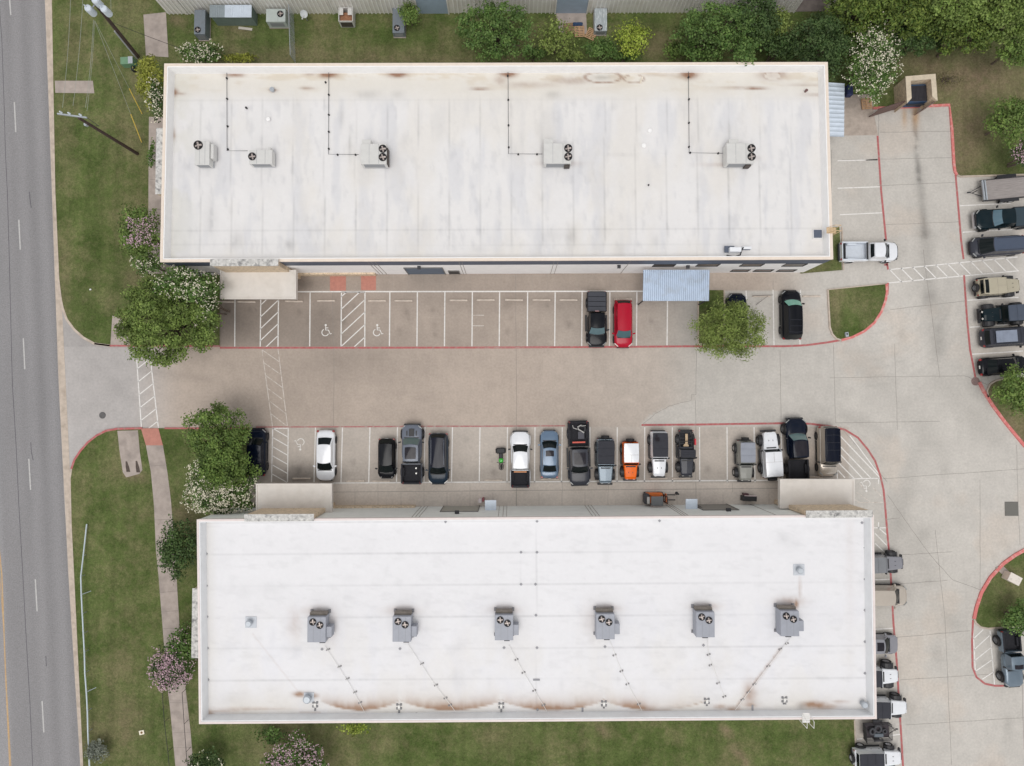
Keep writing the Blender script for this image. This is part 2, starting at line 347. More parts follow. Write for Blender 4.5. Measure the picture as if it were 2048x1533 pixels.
# ---- pavement (one sheet, worn colour painted by hand where the stains lie)
def pave_col(u, v):
    E = L3((190, 185, 178)); B = L3((179, 165, 153)); n1 = fbm(u, v, 160, 1); n2 = fbm(u, v, 45, 5); n3 = fbm(u, v, 14, 9)
    arc = np.where(u > 1283, 852-53*np.sqrt(np.clip((u-1283)/110, 0, 1)), 852)
    bm = (1-sstep(u, 1300, 1396)*.75-.25*sstep(u, 1391, 1393))*(1-.35*sstep(u, 1000, 1390))*np.where((v > arc) & (u > 1283), 0, 1)*sstep(v, 540, 560)
    bm = np.maximum(bm, (v < 583)*(v > 540)*1.0*(1-sstep(u, 1500, 1660)))
    bm = np.where(v > 853, 0.55*(u < 1700), bm)
    wst = sstep(u, 380, 250)*0.9
    c = E[None]*(1-bm[:, None])+B[None]*bm[:, None]
    c = c*(1-wst[:, None])+L3((176, 172, 170))[None]*wst[:, None]
    n4 = fbm(u, v*.35, 7, 13, 3); n5 = fbm(u*.3, v, 8, 15, 3); mult = 1+0.16*(n1-0.5)+0.13*(n2-0.5)+0.12*(n3-0.5)+0.10*(n4-.5)+.08*(n5-.5)
    top = ((v > 583) & (v < 696) & (u < 1400)); mult = np.where(top, mult*(0.80+0.12*n2), mult)
    mult = np.where(top, mult*(1-0.40*gauss(u, v, 500, 640, 110, 60)*(0.5+n2)-0.25*gauss(u, v, 1090, 600, 330, 22)*n3*1.4), mult)
    mult = np.where(top, mult*(1-0.30*gauss(u, v, 660, 650, 60, 60)), mult)
    mult *= 1-0.25*gauss(u, v, 700, 720, 150, 45)*(0.4+n1)-0.22*gauss(u, v, 600, 800, 130, 60)*n1
    walk = (v >= 545) & (v < 583) & (u > 590) & (u < 1660); mult = np.where(walk, mult*(0.78+0.2*sstep(u, 1250, 1500)), mult)
    mult = np.where(walk, mult*(1-0.5*gauss(u, v, 625, 568, 40, 14)*n2*1.3), mult)
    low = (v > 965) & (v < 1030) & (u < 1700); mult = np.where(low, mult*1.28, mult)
    stall = (v > 853) & (v <= 965) & (u < 1700); mult = np.where(stall, mult*(1.0-0.18*gauss(u*0, v, 0, 950, 1, 22)*n2*1.6), mult)
    mult = np.where(stall, mult*(1-0.45*gauss(u, v, 600, 945, 26, 26)*n3*1.6), mult)
    r_ = random.Random(3)
    for k in range(46):                          # oil drips in the bays
        cu = r_.choice([500, 592, 648, 700, 756, 808, 862, 917, 971, 1028, 1083, 1137, 1250, 1305, 1365])+r_.uniform(-14, 14) if k % 2 else r_.choice([603, 711, 766, 930, 986, 1096, 1425, 1480, 1150, 1260])+r_.uniform(-12, 12)
        cv = r_.uniform(610, 680) if k % 2 else r_.uniform(868, 955); s_ = r_.uniform(2, 6); mult *= 1-r_.uniform(.12, .34)*gauss(u, v, cu, cv, s_, s_*1.3)*(n3+.4)
    # tar and tyre streaks
    mult *= 1-0.42*np.exp(-(segd(u, v, 1828, 235, 1838, 360)/5)**2)*sstep(fbm(u, v, 16, 21), 0.35, 0.6)
    for a in ((1838, 340, 1850, 470, 9, .30), (1850, 470, 1862, 600, 16, .22), (1862, 600, 1880, 700, 18, .18), (1700, 700, 1880, 900, 26, .10), (1900, 560, 1870, 720, 14, .12), (1880, 760, 1990, 880, 22, .10), (1780, 1000, 1860, 1150, 20, .10), (1830, 905, 1760, 1200, 16, .09), (1690, 830, 1780, 870, 12, .10), (280, 740, 420, 760, 9, .12), (160, 700, 260, 800, 14, .08), (170, 820, 260, 760, 16, .08)):
        dd = segd(u, v, *a[:4]); mult *= 1-1.15*a[5]*np.exp(-(dd/a[4])**2)*(0.3+n3)*(.7+.6*n4)
    for k in range(26):
        r = random.Random(k); cu, cv = r.uniform(1690, 2040), r.uniform(520, 1500); mult *= 1-r.uniform(.05, .22)*gauss(u, v, cu, cv, r.uniform(6, 30), r.uniform(6, 30))*n3*1.5
    for k in range(7):                           # curved tyre marks on the drive
        rr = 110+k*17; d = np.abs(np.hypot(u-1730, v-560)-rr); mult *= 1-0.08*np.exp(-(d/2.0)**2)*(u > 1730)*(v > 600)*n3*1.6
        d = np.abs(np.hypot(u-420, v-1010)-(200+k*14)); mult *= 1-0.07*np.exp(-(d/2)**2)*(u < 330)*n3*1.6
    c = c*mult[:, None]
    rust = 0.6*gauss(u, v, 1809, 232, 5, 22)+0.8*gauss(u, v, 1831, 230, 7, 26)
    c = c*(1-rust[:, None])+L3((176, 140, 100))[None]*rust[:, None]
    warm = 0.5*sstep(fbm(u, v, 90, 40), .55, .75)*(u > 1600); c = c*(1-warm[:, None])+c*np.array([1.06, .98, .92])[None]*warm[:, None]
    return np.clip(c, 0.01, 0.9)
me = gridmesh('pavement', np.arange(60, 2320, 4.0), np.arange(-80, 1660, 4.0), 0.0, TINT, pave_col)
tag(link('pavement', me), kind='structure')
# ---- road
def road_col(u, v):
    lane = u-(v*0.044); c = np.tile(L3((138, 136, 137)), (len(u), 1)); m = 1+0.10*(fbm(u, v*0.2, 40, 3)-0.5)
    for a, wd, k in ((30, 9, .05), (68, 9, .05), (48, 10, -.10), (85, 8, -.09), (12, 7, -.05)): m *= 1+k*np.exp(-((lane-a)/wd)**2)
    m *= 1+0.16*sstep(lane, -38, -46)
    m *= 1-0.03*sstep(fbm(u*3, v*0.3, 60, 8), .5, .7)
    return c*m[:, None]
def edge(v):
    return np.interp(v, [-100, 0, 384, 560, 766, 1150, 1533, 1700], [85, 89, 103, 109, 116.5, 136, 160, 171])
vs = np.arange(-100, 1700, 8.0); W = 76
U = np.stack([edge(vs)-4.0*k for k in range(W)][::-1], 1); V = np.tile(vs[:, None], (1, W))
X, Y = Pn(U, V, 0.02); co = np.stack([X.ravel(), Y.ravel(), np.full(X.size, 0.02)], 1); idx = np.arange(U.size).reshape(U.shape)
q = np.stack([idx[:-1, :-1], idx[1:, :-1], idx[1:, 1:], idx[:-1, 1:]], -1).reshape(-1, 4)
me = bpy.data.meshes.new('road'); me.from_pydata(co.tolist(), [], q.tolist()); me.materials.append(ASPH); setcol(me, road_col(U.ravel(), V.ravel())); tag(link('road', me), kind='structure')
def pp(pts, z=0.0): return [P(a, b, z) for a, b in pts]
g = MB()                                            # gutter strip beside the road
eo = lambda v: float(np.interp(v, [-100, 0, 384, 560, 610, 900, 945, 1050, 1150, 1533, 1700], [100, 102, 109, 117, 123, 137, 139, 141, 146, 165, 173]))
gp = [P(float(edge(v))+1, v) for v in range(-90, 1680, 30)]+[P(eo(v)+1, v) for v in range(1650, -91, -30)]
g.sheet(gp, 0.010); tag(g.flat('gutter', CURBM), kind='structure')
ln = MB()
for a in ((17, -45, 18.5, -10), (19.5, 0, 22, 31), (29, 205, 32, 265), (38, 440, 41, 500), (47, 677, 50, 739), (58, 918, 61.5, 980), (71, 1159, 74.5, 1223), (84.5, 1402, 88, 1465)):
    ln.strip([P(a[0], a[1]), P(a[2], a[3])], 0.13, 0.026)
tag(ln.flat('lane_dashes', DASHP), kind='structure')
ln = MB(); ln.strip([P(-2, 1090), P(4, 1150), P(12, 1360), P(20, 1533), P(24, 1640)], 0.12, 0.026).strip([P(-1, 1140), P(7, 1250), P(15, 1400), P(22.5, 1533)], 0.06, 0.027)
tag(ln.flat('centre_line', YELP), kind='structure')
ln = MB(); ln.strip([P(a, b) for a, b in ((-2, 0), (4, 80), (9, 220), (11, 300), (15, 384), (19, 520), (25, 766), (33, 900), (38, 1010), (46, 1150), (54, 1300), (60, 1400), (66, 1540))], 0.055, 0.0245).strip([P(a, b) for a, b in ((59, 384), (61, 405), (63, 416))], 0.07, 0.0245).strip([P(a, b) for a, b in ((62, 885), (63, 905), (67, 921))], 0.06, 0.0245).strip([P(92, 1312), P(93, 1333)], 0.07, 0.0245)
tag(ln.flat('road_cracks', mat('crack_tar', srgb(88, 86, 92), 0.9, var=0.3, scale=1)), kind='structure')
# ---- lawns: clipped grids with curbs
def clip_cell(poly, x0, x1, y0, y1):
    for ax, lim, s in ((0, x0, 1), (0, x1, -1), (1, y0, 1), (1, y1, -1)):
        out = []; m = len(poly)
        for i in range(m):
            a, b = poly[i], poly[(i+1) % m]; da = (a[ax]-lim)*s; db = (b[ax]-lim)*s
            if da >= 0: out.append(a)
            if (da >= 0) != (db >= 0):
                t = da/(da-db); out.append((a[0]+(b[0]-a[0])*t, a[1]+(b[1]-a[1])*t))
        poly = out
        if len(poly) < 3: return []
    return poly
def lawn(name, pts, z=0.10, cell=1.0, m=None):
    poly = [(p.x, p.y) for p in pp(pts)]; xs = [p[0] for p in poly]; ys = [p[1] for p in poly]
    V = {}; VV = []; F = []
    def vid(p):
        k = (round(p[0], 4), round(p[1], 4))
        if k not in V: V[k] = len(VV); VV.append((p[0], p[1], z))
        return V[k]
    x = math.floor(min(xs))
    while x < max(xs):
        colp = clip_cell(poly, x, x+cell, -1e4, 1e4)
        y = math.floor(min(ys))
        while colp and y < max(ys):
            c = clip_cell(colp, x, x+cell, y, y+cell)
            if len(c) >= 3:
                ids = []
                for p in c:
                    i = vid(p)
                    if not ids or ids[-1] != i: ids.append(i)
                if len(ids) > 1 and ids[0] == ids[-1]: ids.pop()
                if len(set(ids)) == len(ids) and len(ids) >= 3: F.append(ids)
                elif len(set(ids)) >= 3: F.append(list(dict.fromkeys(ids)))
            y += cell
        x += cell
    me = bpy.data.meshes.new(name); me.from_pydata(VV, [], F); me.materials.append(m or GRASS)
    bm = bmesh.new(); bm.from_mesh(me); bmesh.ops.recalc_face_normals(bm, faces=bm.faces)
    for f in bm.faces:
        if f.normal.z < 0: f.normal_flip()
    bm.to_mesh(me); bm.free()
    co = np.array([v.co for v in me.vertices]); uv = np.array([proj(*c) for c in co]); u, v = uv[:, 0], uv[:, 1]
    b = np.zeros(len(u))
    for (cu, cv, su, sv, k) in ((267, 952, 22, 10, .9), (1950, 160, 120, 60, .9), (1930, 270, 60, 100, .75), (1860, 130, 60, 25, .8), (690, 112, 350, 12, .7), (560, 1490, 70, 60, .55), (270, 160, 12, 35, .6), (255, 280, 20, 30, .35), (125, 240, 16, 140, .35), (128, 560, 12, 80, .5), (265, 560, 20, 25, .6), (262, 955, 22, 10, 1.0), (350, 40, 16, 14, .8), (480, 55, 25, 12, .8), (185, 1460, 60, 50, .35), (240, 1440, 50, 60, .4), (245, 1330, 25, 30, .3), (375, 1030, 30, 25, .7), (1480, 1500, 9, 60, .0), (1000, 1480, 60, 30, .3), (1210, 1462, 14, 12, .8), (620, 1490, 90, 50, .4), (1670, 630, 12, 60, .4), (1715, 600, 40, 25, .25), (1320, 90, 40, 30, .6), (250, 30, 30, 40, .4), (150, 90, 30, 60, .3), (2030, 880, 60, 60, .8), (1985, 790, 14, 40, .8), (2020, 1180, 60, 40, .3), (1640, 500, 40, 60, .3), (1470, 1500, 30, 30, .2)):
        b = np.maximum(b, k*gauss(u, v, cu, cv, su, sv))
    b = np.maximum(b, 0.95*np.exp(-(segd(u, v, 1440, 1445, 1475, 1500)/5)**2)); b = np.maximum(b, 0.95*np.exp(-(segd(u, v, 1475, 1500, 1505, 1560)/8)**2))
    at = me.attributes.new('bare', 'FLOAT', 'POINT'); at.data.foreach_set('value', b.astype(np.float32))
    return tag(link(name, me), kind='structure')
W1 = [(100, -80), (103, 0), (110, 384), (118, 560), (123, 600), (127, 618), (135, 640), (150, 660), (168, 676), (190, 688), (221, 692)]
E1 = [(1745, 217), (1765, 217), (1898, 211), (1903, 260), (1907, 330), (1909, 344), (1913, 351), (1920, 354), (1990, 352), (2300, 343)]
lawn('lawn', W1+[(440, 692), (440, 560), (500, 500), (1500, 300), (1500, 190), (1745, 190)]+E1+[(2300, -80)])
lawn('lawn', [(1600, 520), (1600, 548), (1683, 541), (1678, 455), (1640, 455)], cell=.5)
I4 = [(1655, 580), (1772, 568), (1773, 585), (1770, 602), (1762, 624), (1748, 646), (1728, 663), (1704, 675), (1682, 681), (1672, 678), (1664, 669), (1659, 655)]
lawn('lawn', I4, cell=.5)
lawn('lawn', [(1418, 581), (1448, 581), (1448, 688), (1396, 688), (1396, 603), (1418, 603)], cell=.5)
W6 = [(285, 857), (235, 858), (213, 862), (195, 871), (177, 885), (162, 902), (150, 920), (144, 938), (141, 958), (143, 1050), (148, 1150), (166, 1533), (171, 1640)]
lawn('lawn', W6+[(1717, 1640), (1712, 1533), (1708, 1440), (1700, 1372), (1600, 1300), (1500, 1150), (600, 1100), (513, 1010), (497, 1000), (497, 857)])
I7 = [(2010, 757), (1990, 762), (1979, 769), (1973, 782), (1975, 795), (1992, 818), (2015, 850), (2040, 880), (2075, 915), (2300, 1100), (2300, 745)]
lawn('lawn', I7)
I8 = [(2300, 1060), (2060, 1094), (2030, 1110), (2005, 1128), (1980, 1155), (1962, 1185), (1952, 1215), (1947, 1238), (1951, 1246), (1960, 1254), (1975, 1257), (2060, 1250), (2300, 1236)]
lawn('lawn', I8)
def curb(pts, m, wd=0.16, z=0.12, name='curb'):
    return tag(MB().strip(pp(pts), wd, -0.02, z).build(name, m), kind='structure')
curb(W1[1:], CURBM, 0.22); curb([(190, 688), (221, 692), (440, 693)], REDP)
curb(E1[:7], REDL, 0.26); curb(E1[6:], CURBM)
curb(I4[1:9], REDL, 0.24); curb(I4[8:]+[I4[0]], CURBM); curb([(1655, 580), (1772, 568)], CURBM, .1)
curb([(1448, 581), (1448, 688)], CURBM, .14); curb([(1683, 455), (1686, 541)], CURBM, .14); curb([(1396, 603), (1396, 688), (1448, 688)], CURBM, .14)
curb(W6[0:8], REDP, 0.2); curb(W6[7:], CURBM, 0.18); curb([(330, 857), (500, 857)], REDP)
curb(I7[:5], CURBM); curb([(1958, 765), (1966, 782), (1985, 812), (2010, 846), (2048, 892), (2075, 918), (2200, 1020)], REDL, .3)
curb(I8[1:8], REDL, .32); curb(I8[7:12], CURBM)
curb([(1708, 1440), (1712, 1533), (1717, 1640)], CURBM, .14)
def slab(pts, m=PATHM, name='path', z=0.115): return tag(MB().prism(pp(pts), 0.02, z).build(name, m), kind='structure')
slab([(283, 857), (318, 857), (327, 891), (293, 891)], RAMPM, 'kerb_ramp', 0.118)
Lf = [(293, 891), (303, 945), (309, 1010), (313, 1100), (318, 1150), (326, 1250), (335, 1365), (341, 1415), (352, 1533), (356, 1620)]
Rt = [(327, 891), (336, 945), (343, 1000), (346, 1040), (350, 1090), (354, 1150), (360, 1250), (372, 1375), (382, 1460), (388, 1533), (392, 1620)]
slab(Lf+Rt[::-1]); slab([(236, 862), (277, 861), (281, 905), (286, 940), (280, 948), (254, 955), (247, 945), (240, 900)])
slab([(288, 31), (333, 26), (338, 116), (293, 113)]); slab([(111, 163), (187, 163), (190, 188), (112, 187)])
slab([(299, 235), (350, 235), (345, 520), (400, 548), (297, 548)]); slab([(222, 692), (226, 632), (245, 640), (262, 692)])
tag(MB().sheet(pp([(1744, 190), (1560, 190), (1560, 273), (1756, 271), (1746, 218)]), .014).flat('patio', mat('patio_concrete', srgb(176, 163, 152), .9, var=.2, scale=1.5)), kind='structure'); slab([(1990, 1136), (2003, 1130), (2022, 1148), (2012, 1158)])
slab([(1112, 28), (1172, 28), (1174, 70), (1118, 66)])
for a in ((311, 1040, 346, 1036), (317, 1130, 352, 1126), (320, 1187, 356, 1183), (324, 1224, 359, 1222), (329, 1258, 361, 1256), (344, 1405, 378, 1405), (350, 1465, 383, 1465), (352, 1495, 385, 1494), (304, 950, 337, 944)):
    pass
jl = MB()
for a in ((303, 932, 335, 930), (311, 1040, 346, 1038), (320, 1185, 356, 1182), (324, 1223, 359, 1221), (327, 1257, 361, 1256), (341, 1405, 377, 1405), (346, 1465, 382, 1464), (349, 1495, 385, 1494), (299, 300, 345, 300), (299, 360, 345, 360), (298, 420, 345, 420)):
    jl.strip([P(a[0], a[1]), P(a[2], a[3])], .035, .121)
tag(jl.flat('path_joints', JOINT), kind='structure')
for k, (a, b, c_, d) in enumerate(((254, 923, 258, 944), (274, 922, 278, 945))):
    tag(MB().prism([(P(a+q*2.6*(.6+.4*s), b+(d-b)*t_).x+(c_-a)*t_*.05, P(a, b+(d-b)*t_).y) for q, t_, s in ((-1, .0, 0), (1, .0, 0), (1.3, .5, 1), (1.5, 1, 1), (-1.5, 1, 1), (-1.3, .5, 1))], .09, .119).build('wheel_rut', mat('rut_mud', srgb(84, 74, 68), .95, var=.3, scale=5)), kind='structure')
# ---- concrete joints
j = MB(); J = [[(664, 550), (668, 700), (667, 853)], [(1031, 550), (1033, 760), (1033, 852), (1033, 1013)], [(1393, 700), (1392, 790)], [(1667, 690), (1671, 846)], [(666, 985), (1560, 977)],
     [(1392, 790), (1383, 790), (1383, 801), (1340, 812), (1310, 828), (1283, 852)], [(1391, 800), (1392, 1010)], [(1671, 846), (1880, 843)], [(1765, 958), (2048, 938)], [(1775, 990), (1810, 1040), (1860, 1110), (1905, 1160)], [(1560, 1020), (1560, 962)],
     [(1800, 1110), (1905, 1104)], [(1800, 1168), (1895, 1161)], [(1905, 1160), (1960, 1180)], [(1795, 1275), (1940, 1262)], [(1800, 1360), (2048, 1345)], [(1810, 1450), (2048, 1436)], [(1660, 600), (1775, 592)], [(1780, 620), (1930, 602)], [(1660, 756), (1930, 752)], [(1789, 688), (1795, 860)], [(1680, 853), (1775, 965)],
     [(1960, 960), (1960, 1180)], [(2033, 890), (2036, 1003), (2040, 1090)], [(1870, 1060), (1890, 1240), (1903, 1530)], [(1770, 1040), (1800, 1036)], [(1685, 320), (1905, 316)], [(1760, 265), (1905, 263)], [(1755, 372), (1915, 365)], [(1770, 450), (1920, 444)], [(1757, 225), (1757, 272)], [(1846, 500), (1880, 756)], [(1930, 752), (1975, 770)], [(1663, 300), (1663, 470)], [(2040, 1240), (2048, 1500)], [(1560, 702), (1562, 840)], [(1546, 562), (1548, 700)]]
for a in J:
    pts = []
    for k in range(len(a)-1):
        for t in np.linspace(0, 1, 8)[:-1]: pts.append((a[k][0]+(a[k+1][0]-a[k][0])*t+random.uniform(-.5, .5), a[k][1]+(a[k+1][1]-a[k][1])*t+random.uniform(-.5, .5)))
    pts.append(a[-1]); j.strip(pp(pts), .035, .003)
tag(j.flat('pavement_joints', JOINT), kind='structure')
j = MB()
for u in range(785, 1290, 31): j.strip([P(u, 549), P(u+.5, 582)], .022, .003)
for u in range(710, 1560, 46): j.strip([P(u, 985), P(u, 1014)], .022, .003)
for u in (664, 756, 848, 940, 1125, 1217, 1310, 1465): j.strip([P(u, 967), P(u, 985)], .022, .003)
tag(j.flat('walkway_joints', JOINTL), kind='structure')
# ---- parking markings
m = MB(); LW = .11
def line(a, b, c, d, w=LW, mm=None): (mm or m).strip([P(a, b), P(c, d)], w, .007)
for u in (620, 779.5, 834.5, 889.5, 944.5, 999, 1055, 1110, 1164, 1219.5, 1273.5): line(u+.3, 585, u-.6, 693)
line(470, 600, 469.5, 694); line(1335, 600, 1334, 691); line(1492, 582, 1493, 600); line(1546, 580, 1548, 692); line(1599.5, 676, 1600, 690); line(1601, 580, 1601, 590)
line(592, 584, 1286, 583, .13)
def hatch(tl, tr, bl, br, n, slope, w=LW, mm=None, edges='lrtb', off=0):
    mm = mm or m; tl, tr, bl, br = [Vector(x) for x in (tl, tr, bl, br)]
    if 'l' in edges: line(*tl, *bl, w, mm)
    if 'r' in edges: line(*tr, *br, w, mm)
    if 't' in edges: line(*tl, *tr, w, mm)
    if 'b' in edges: line(*bl, *br, w, mm)
    H = (bl-tl).length
    for k in range(-6, int(n)+8):
        a = (k+off)/n; b = a+slope        # left side param a, right side param b
        sa, sb = 0.0, 1.0
        if slope != 0:
            def par(val): return (val-a)/slope
            lo, hi = sorted((par(0), par(1))); sa, sb = max(0, lo), min(1, hi)
        if sb-sa < 0.08: continue
        def pt(s):
            t = a+slope*s; Lp = tl+(bl-tl)*t; Rp = tr+(br-tr)*t; return Lp+(Rp-Lp)*s
        p, q = pt(sa), pt(sb); line(p.x, p.y, q.x, q.y, w*.9, mm)
hatch((521.5, 600), (557, 600), (520.5, 695), (556, 695), 4, -.36, edges='lrb', off=.45)
hatch((683, 585), (730, 585), (682, 695), (729.5, 695), 4.4, -.40, edges='lrb', off=.35)
line(683, 585, 730, 585)
for u0, u1 in ((545.5, 543), (576.5, 575), (631, 628), (685, 682), (740, 737.5), (795, 793), (850, 848), (905, 903), (960, 958.5), (1015, 1014), (1070, 1069), (1124.5, 1123), (1180, 1179), (1234.5, 1234), (1289.5, 1289), (1344.5, 1345), (1399, 1399.5), (1454, 1454.5), (1508, 1510), (1562, 1565)): line(u0, 855, u1, 965)
line(665, 966.5, 1560, 961, .13); hatch((545.5, 857), (576, 857), (543, 966), (574, 966), 6, .16, edges='t')
hatch((273, 712), (300.5, 716), (283, 857), (317, 857), 5.6, -.17, edges='lr')
line(1775, 540, 2035, 514.5); line(1775, 566.5, 2038, 542)
for k in range(11): line(1775+k*23.2+4, 539.3-k*2.25, 1799+k*23.2+4, 564.2-k*2.3)
# east hatched corner
line(1673, 925, 1675, 960); line(1703, 958, 1760, 957); line(1757, 957, 1757, 968)
for a in ((1676, 941, 1690, 956), (1677, 926, 1708, 957), (1679, 908, 1725, 957), (1680, 893, 1742, 957), (1680, 872, 1760, 956), (1700, 872, 1757, 948)): line(*a)
line(1735, 1056, 1774, 1056); line(1757, 1045, 1757, 1056); line(1774, 1056, 1775, 1100)
for a in ((1757, 1056, 1774, 1071), (1750, 1067, 1774, 1092), (1750, 1087, 1770, 1106)): line(*a)
for a in ((1750, 1160, 1779, 1159), (1750, 1259, 1786, 1257), (1778, 1472, 1800, 1469), (1714, 1479, 1725, 1477.5), (1920, 412, 2021, 407), (1925, 465, 2025, 459.5), (1935, 601, 2037, 595), (1939, 655, 2041, 648), (1943, 709, 2046, 702.5), (1680, 430, 1764, 426), (1675, 377, 1761, 374), (1732, 321, 1755, 320), (1675, 322, 1755, 320)):
    line(*a)
hatch((1946, 1256), (1980, 1262), (1951, 1352), (1989, 1371), 4.4, -.38, edges='lr')
tag(m.flat('parking_lines', WHITEP), kind='structure')
m2 = MB(); hatch((524, 700), (556, 698), (545, 853), (575, 853), 6, .17, mm=m2, w=.08, edges='lr')
for a in ((1719, 968, 1735, 985), (1713, 985, 1742, 1005), (1745, 975, 1768, 998), (1700, 995, 1720, 1005), (1715, 1006, 1766, 1005), (945, 631, 968, 631), (945, 652, 968, 652)): line(*a, .08, m2)
tag(m2.flat('worn_parking_lines', FADEP), kind='structure')
r = MB()
def red(pts, w=.2): r.strip(pp(pts), w, .011)
red([(440, 696), (700, 696), (1000, 695.5), (1200, 694.5), (1400, 693), (1500, 693), (1570, 693), (1612, 691), (1650, 686), (1680, 681)])
red([(1283, 850.5), (1400, 849.5), (1560, 847), (1620, 848), (1660, 853), (1690, 860), (1716, 876), (1736, 900), (1750, 922), (1760, 950), (1767, 980), (1770, 1010), (1774, 1060), (1778, 1105), (1782, 1160), (1787, 1250), (1793, 1320), (1797, 1385), (1801, 1450), (1806, 1533), (1810, 1600)])
red([(1755, 272), (1762, 380), (1768, 440), (1772, 481)]); red([(1774, 526), (1776, 540)]); red([(1776, 566), (1775, 590)])
red([(1911, 350), (1917, 420), (1922, 480), (1927, 519)]); red([(1928, 551), (1934, 640), (1940, 700), (1946, 730), (1951, 757)]); red([(1946, 1240), (1944, 1280), (1945, 1335), (1953, 1355), (1970, 1368), (1990, 1372), (2015, 1372)])
red([(1768, 530), (1775, 530)])
tag(r.flat('fire_lane_stripe', REDP), kind='structure')
tag(MB().strip(pp([(512, 854.5), (700, 854), (860, 853), (960, 853), (1130, 852)]), .13, .0105).strip(pp([(950, 696), (1100, 695.3)]), .1, .0125).flat('worn_fire_lane_stripe', REDF), kind='structure')
def access_symbol(u, v, rz):
    a = MB(); a.lathe([(0.0, 0), (.11, 0)], (0.02, .62, .009), 12)
    a.strip([(.02, .50), (.02, .12), (.30, .12), (.48, -.28), (.62, -.22)], .085, .0085).strip([(.02, .34), (.28, .34)], .075, .0086)
    a.strip([(-.02+.34*math.cos(t), -.12+.34*math.sin(t)) for t in np.linspace(2.0, 5.9, 14)], .085, .0087)
    o = a.flat('access_symbol', WHITEP); o.location = P(u, v); o.rotation_euler = (0, 0, rz); tag(o, kind='structure')
access_symbol(651, 663, 0); access_symbol(754, 663, 0); access_symbol(601, 887, math.pi); access_symbol(1733, 970, math.pi)
rs = MB()
for a in ((660, 553, 692, 582), (722, 552, 752, 581)): rs.sheet(pp([(a[0], a[1]), (a[2], a[1]), (a[2], a[3]), (a[0], a[3])]), .006)
tag(rs.flat('tactile_pads', RAMPM), kind='structure')
def drain(name, label, u, v, r, m, group=None):
    t = MB().lathe([(0, .015), (r*.82, .015), (r*.85, .008), (r*.9, .015), (r, .015), (r*1.03, 0)], n=24).build(name, m)
    t.location = P(u, v); tag(t, label, 'manhole cover', group); return t
drain('manhole_cover', 'round dark manhole cover in the driveway near the road', 205, 831, .33, mat('manhole_iron', srgb(92, 90, 90), .7, var=.3, scale=8))
drain('manhole_cover', 'large round rusty manhole cover on the red stripe below the parked cars', 1951, 763, .42, mat('manhole_rust', srgb(138, 116, 112), .8, var=.3, scale=8))
t = thing('storm_drain', 'square slotted storm drain grate in the east drive', 'drain grate', P(2023, 1018)); MB().box((0, 0, .01), (1.35, 1.4, .02)).build('frame', mat('grate_frame', srgb(104, 102, 98), .8), t)
b = MB()
for k in range(13): b.box((-.6+.1*k, 0, .03), (.045, 1.28, .03))
b.build('grating', mat('grate_iron', srgb(128, 126, 120), .7), t)
# ---- wheel stops
WS = [(493, 604), (588, 603), (652, 602), (754, 602), (807, 602), (917, 601), (971.5, 600.5), (1028, 600.5), (1083, 600.5), (1137, 600.5), (1246, 599), (603, 957.5), (711, 962.5), (762, 962.5), (987, 961), (1100, 959), (1317, 957), (1362, 957), (1540, 956), (1627, 954), (1523, 593), (1623, 593), (450, 604)]
names = {0: 'under the brown canopy edge', 1: 'in the stall right of the narrow hatched bay', 2: 'at the head of the left accessible stall of the upper row', 3: 'at the head of the right accessible stall of the upper row'}
wsm = MB().rbox((0, 0, .065), (1.8, .17, .13), .05, top=.04).mesh('wheel_stop', mat('wheel_stop_concrete', srgb(196, 184, 172), .9, var=.2, scale=4))
for k, (u, v) in enumerate(WS):
    o = link('wheel_stop', wsm); o.location = P(u, v, .05).xy.to_3d(); o.rotation_euler = (0, 0, random.uniform(-.02, .02))
    row = 'upper' if v < 700 else 'lower'; idx = sorted([w_[0] for w_ in WS if (w_[1] < 700) == (v < 700)]).index(u)+1
    ordn = ['', 'first', 'second', 'third', 'fourth', 'fifth', 'sixth', 'seventh', 'eighth', 'ninth', 'tenth', 'eleventh', 'twelfth', 'thirteenth', 'fourteenth'][idx]
    tag(o, f'pale concrete wheel stop, {ordn} from the left in the {row} parking row', 'wheel stop', 'wheel stops at the heads of the stalls')
# ================================================================== BUILDINGS
def inset(poly, d):
    m = len(poly); out = []
    a = sum(poly[i].x*poly[(i+1) % m].y-poly[(i+1) % m].x*poly[i].y for i in range(m)); s = 1 if a > 0 else -1
    for i in range(m):
        p0, p1, p2 = poly[i-1], poly[i], poly[(i+1) % m]
        e1 = (p1-p0).normalized(); e2 = (p2-p1).normalized(); n1 = Vector((-e1.y, e1.x))*s; n2 = Vector((-e2.y, e2.x))*s
        k = (n1+n2); k = k/(k.dot(n1)); out.append(p1+k*d)
    return out
def ring(mb, o, i, z0, z1):
    m = len(o)
    for k in range(m):
        j = (k+1) % m; q = [o[k], o[j], i[j], i[k]]
        mb.prism([(p.x, p.y) for p in q], z0, z1)
    return mb
def slope_ring(mb, o, zo, i, zi):
    m = len(o); vs = [(p.x, p.y, zo) for p in o]+[(p.x, p.y, zi) for p in i]
    return mb.add(vs, [(k, (k+1) % m, m+(k+1) % m, m+k) for k in range(m)])
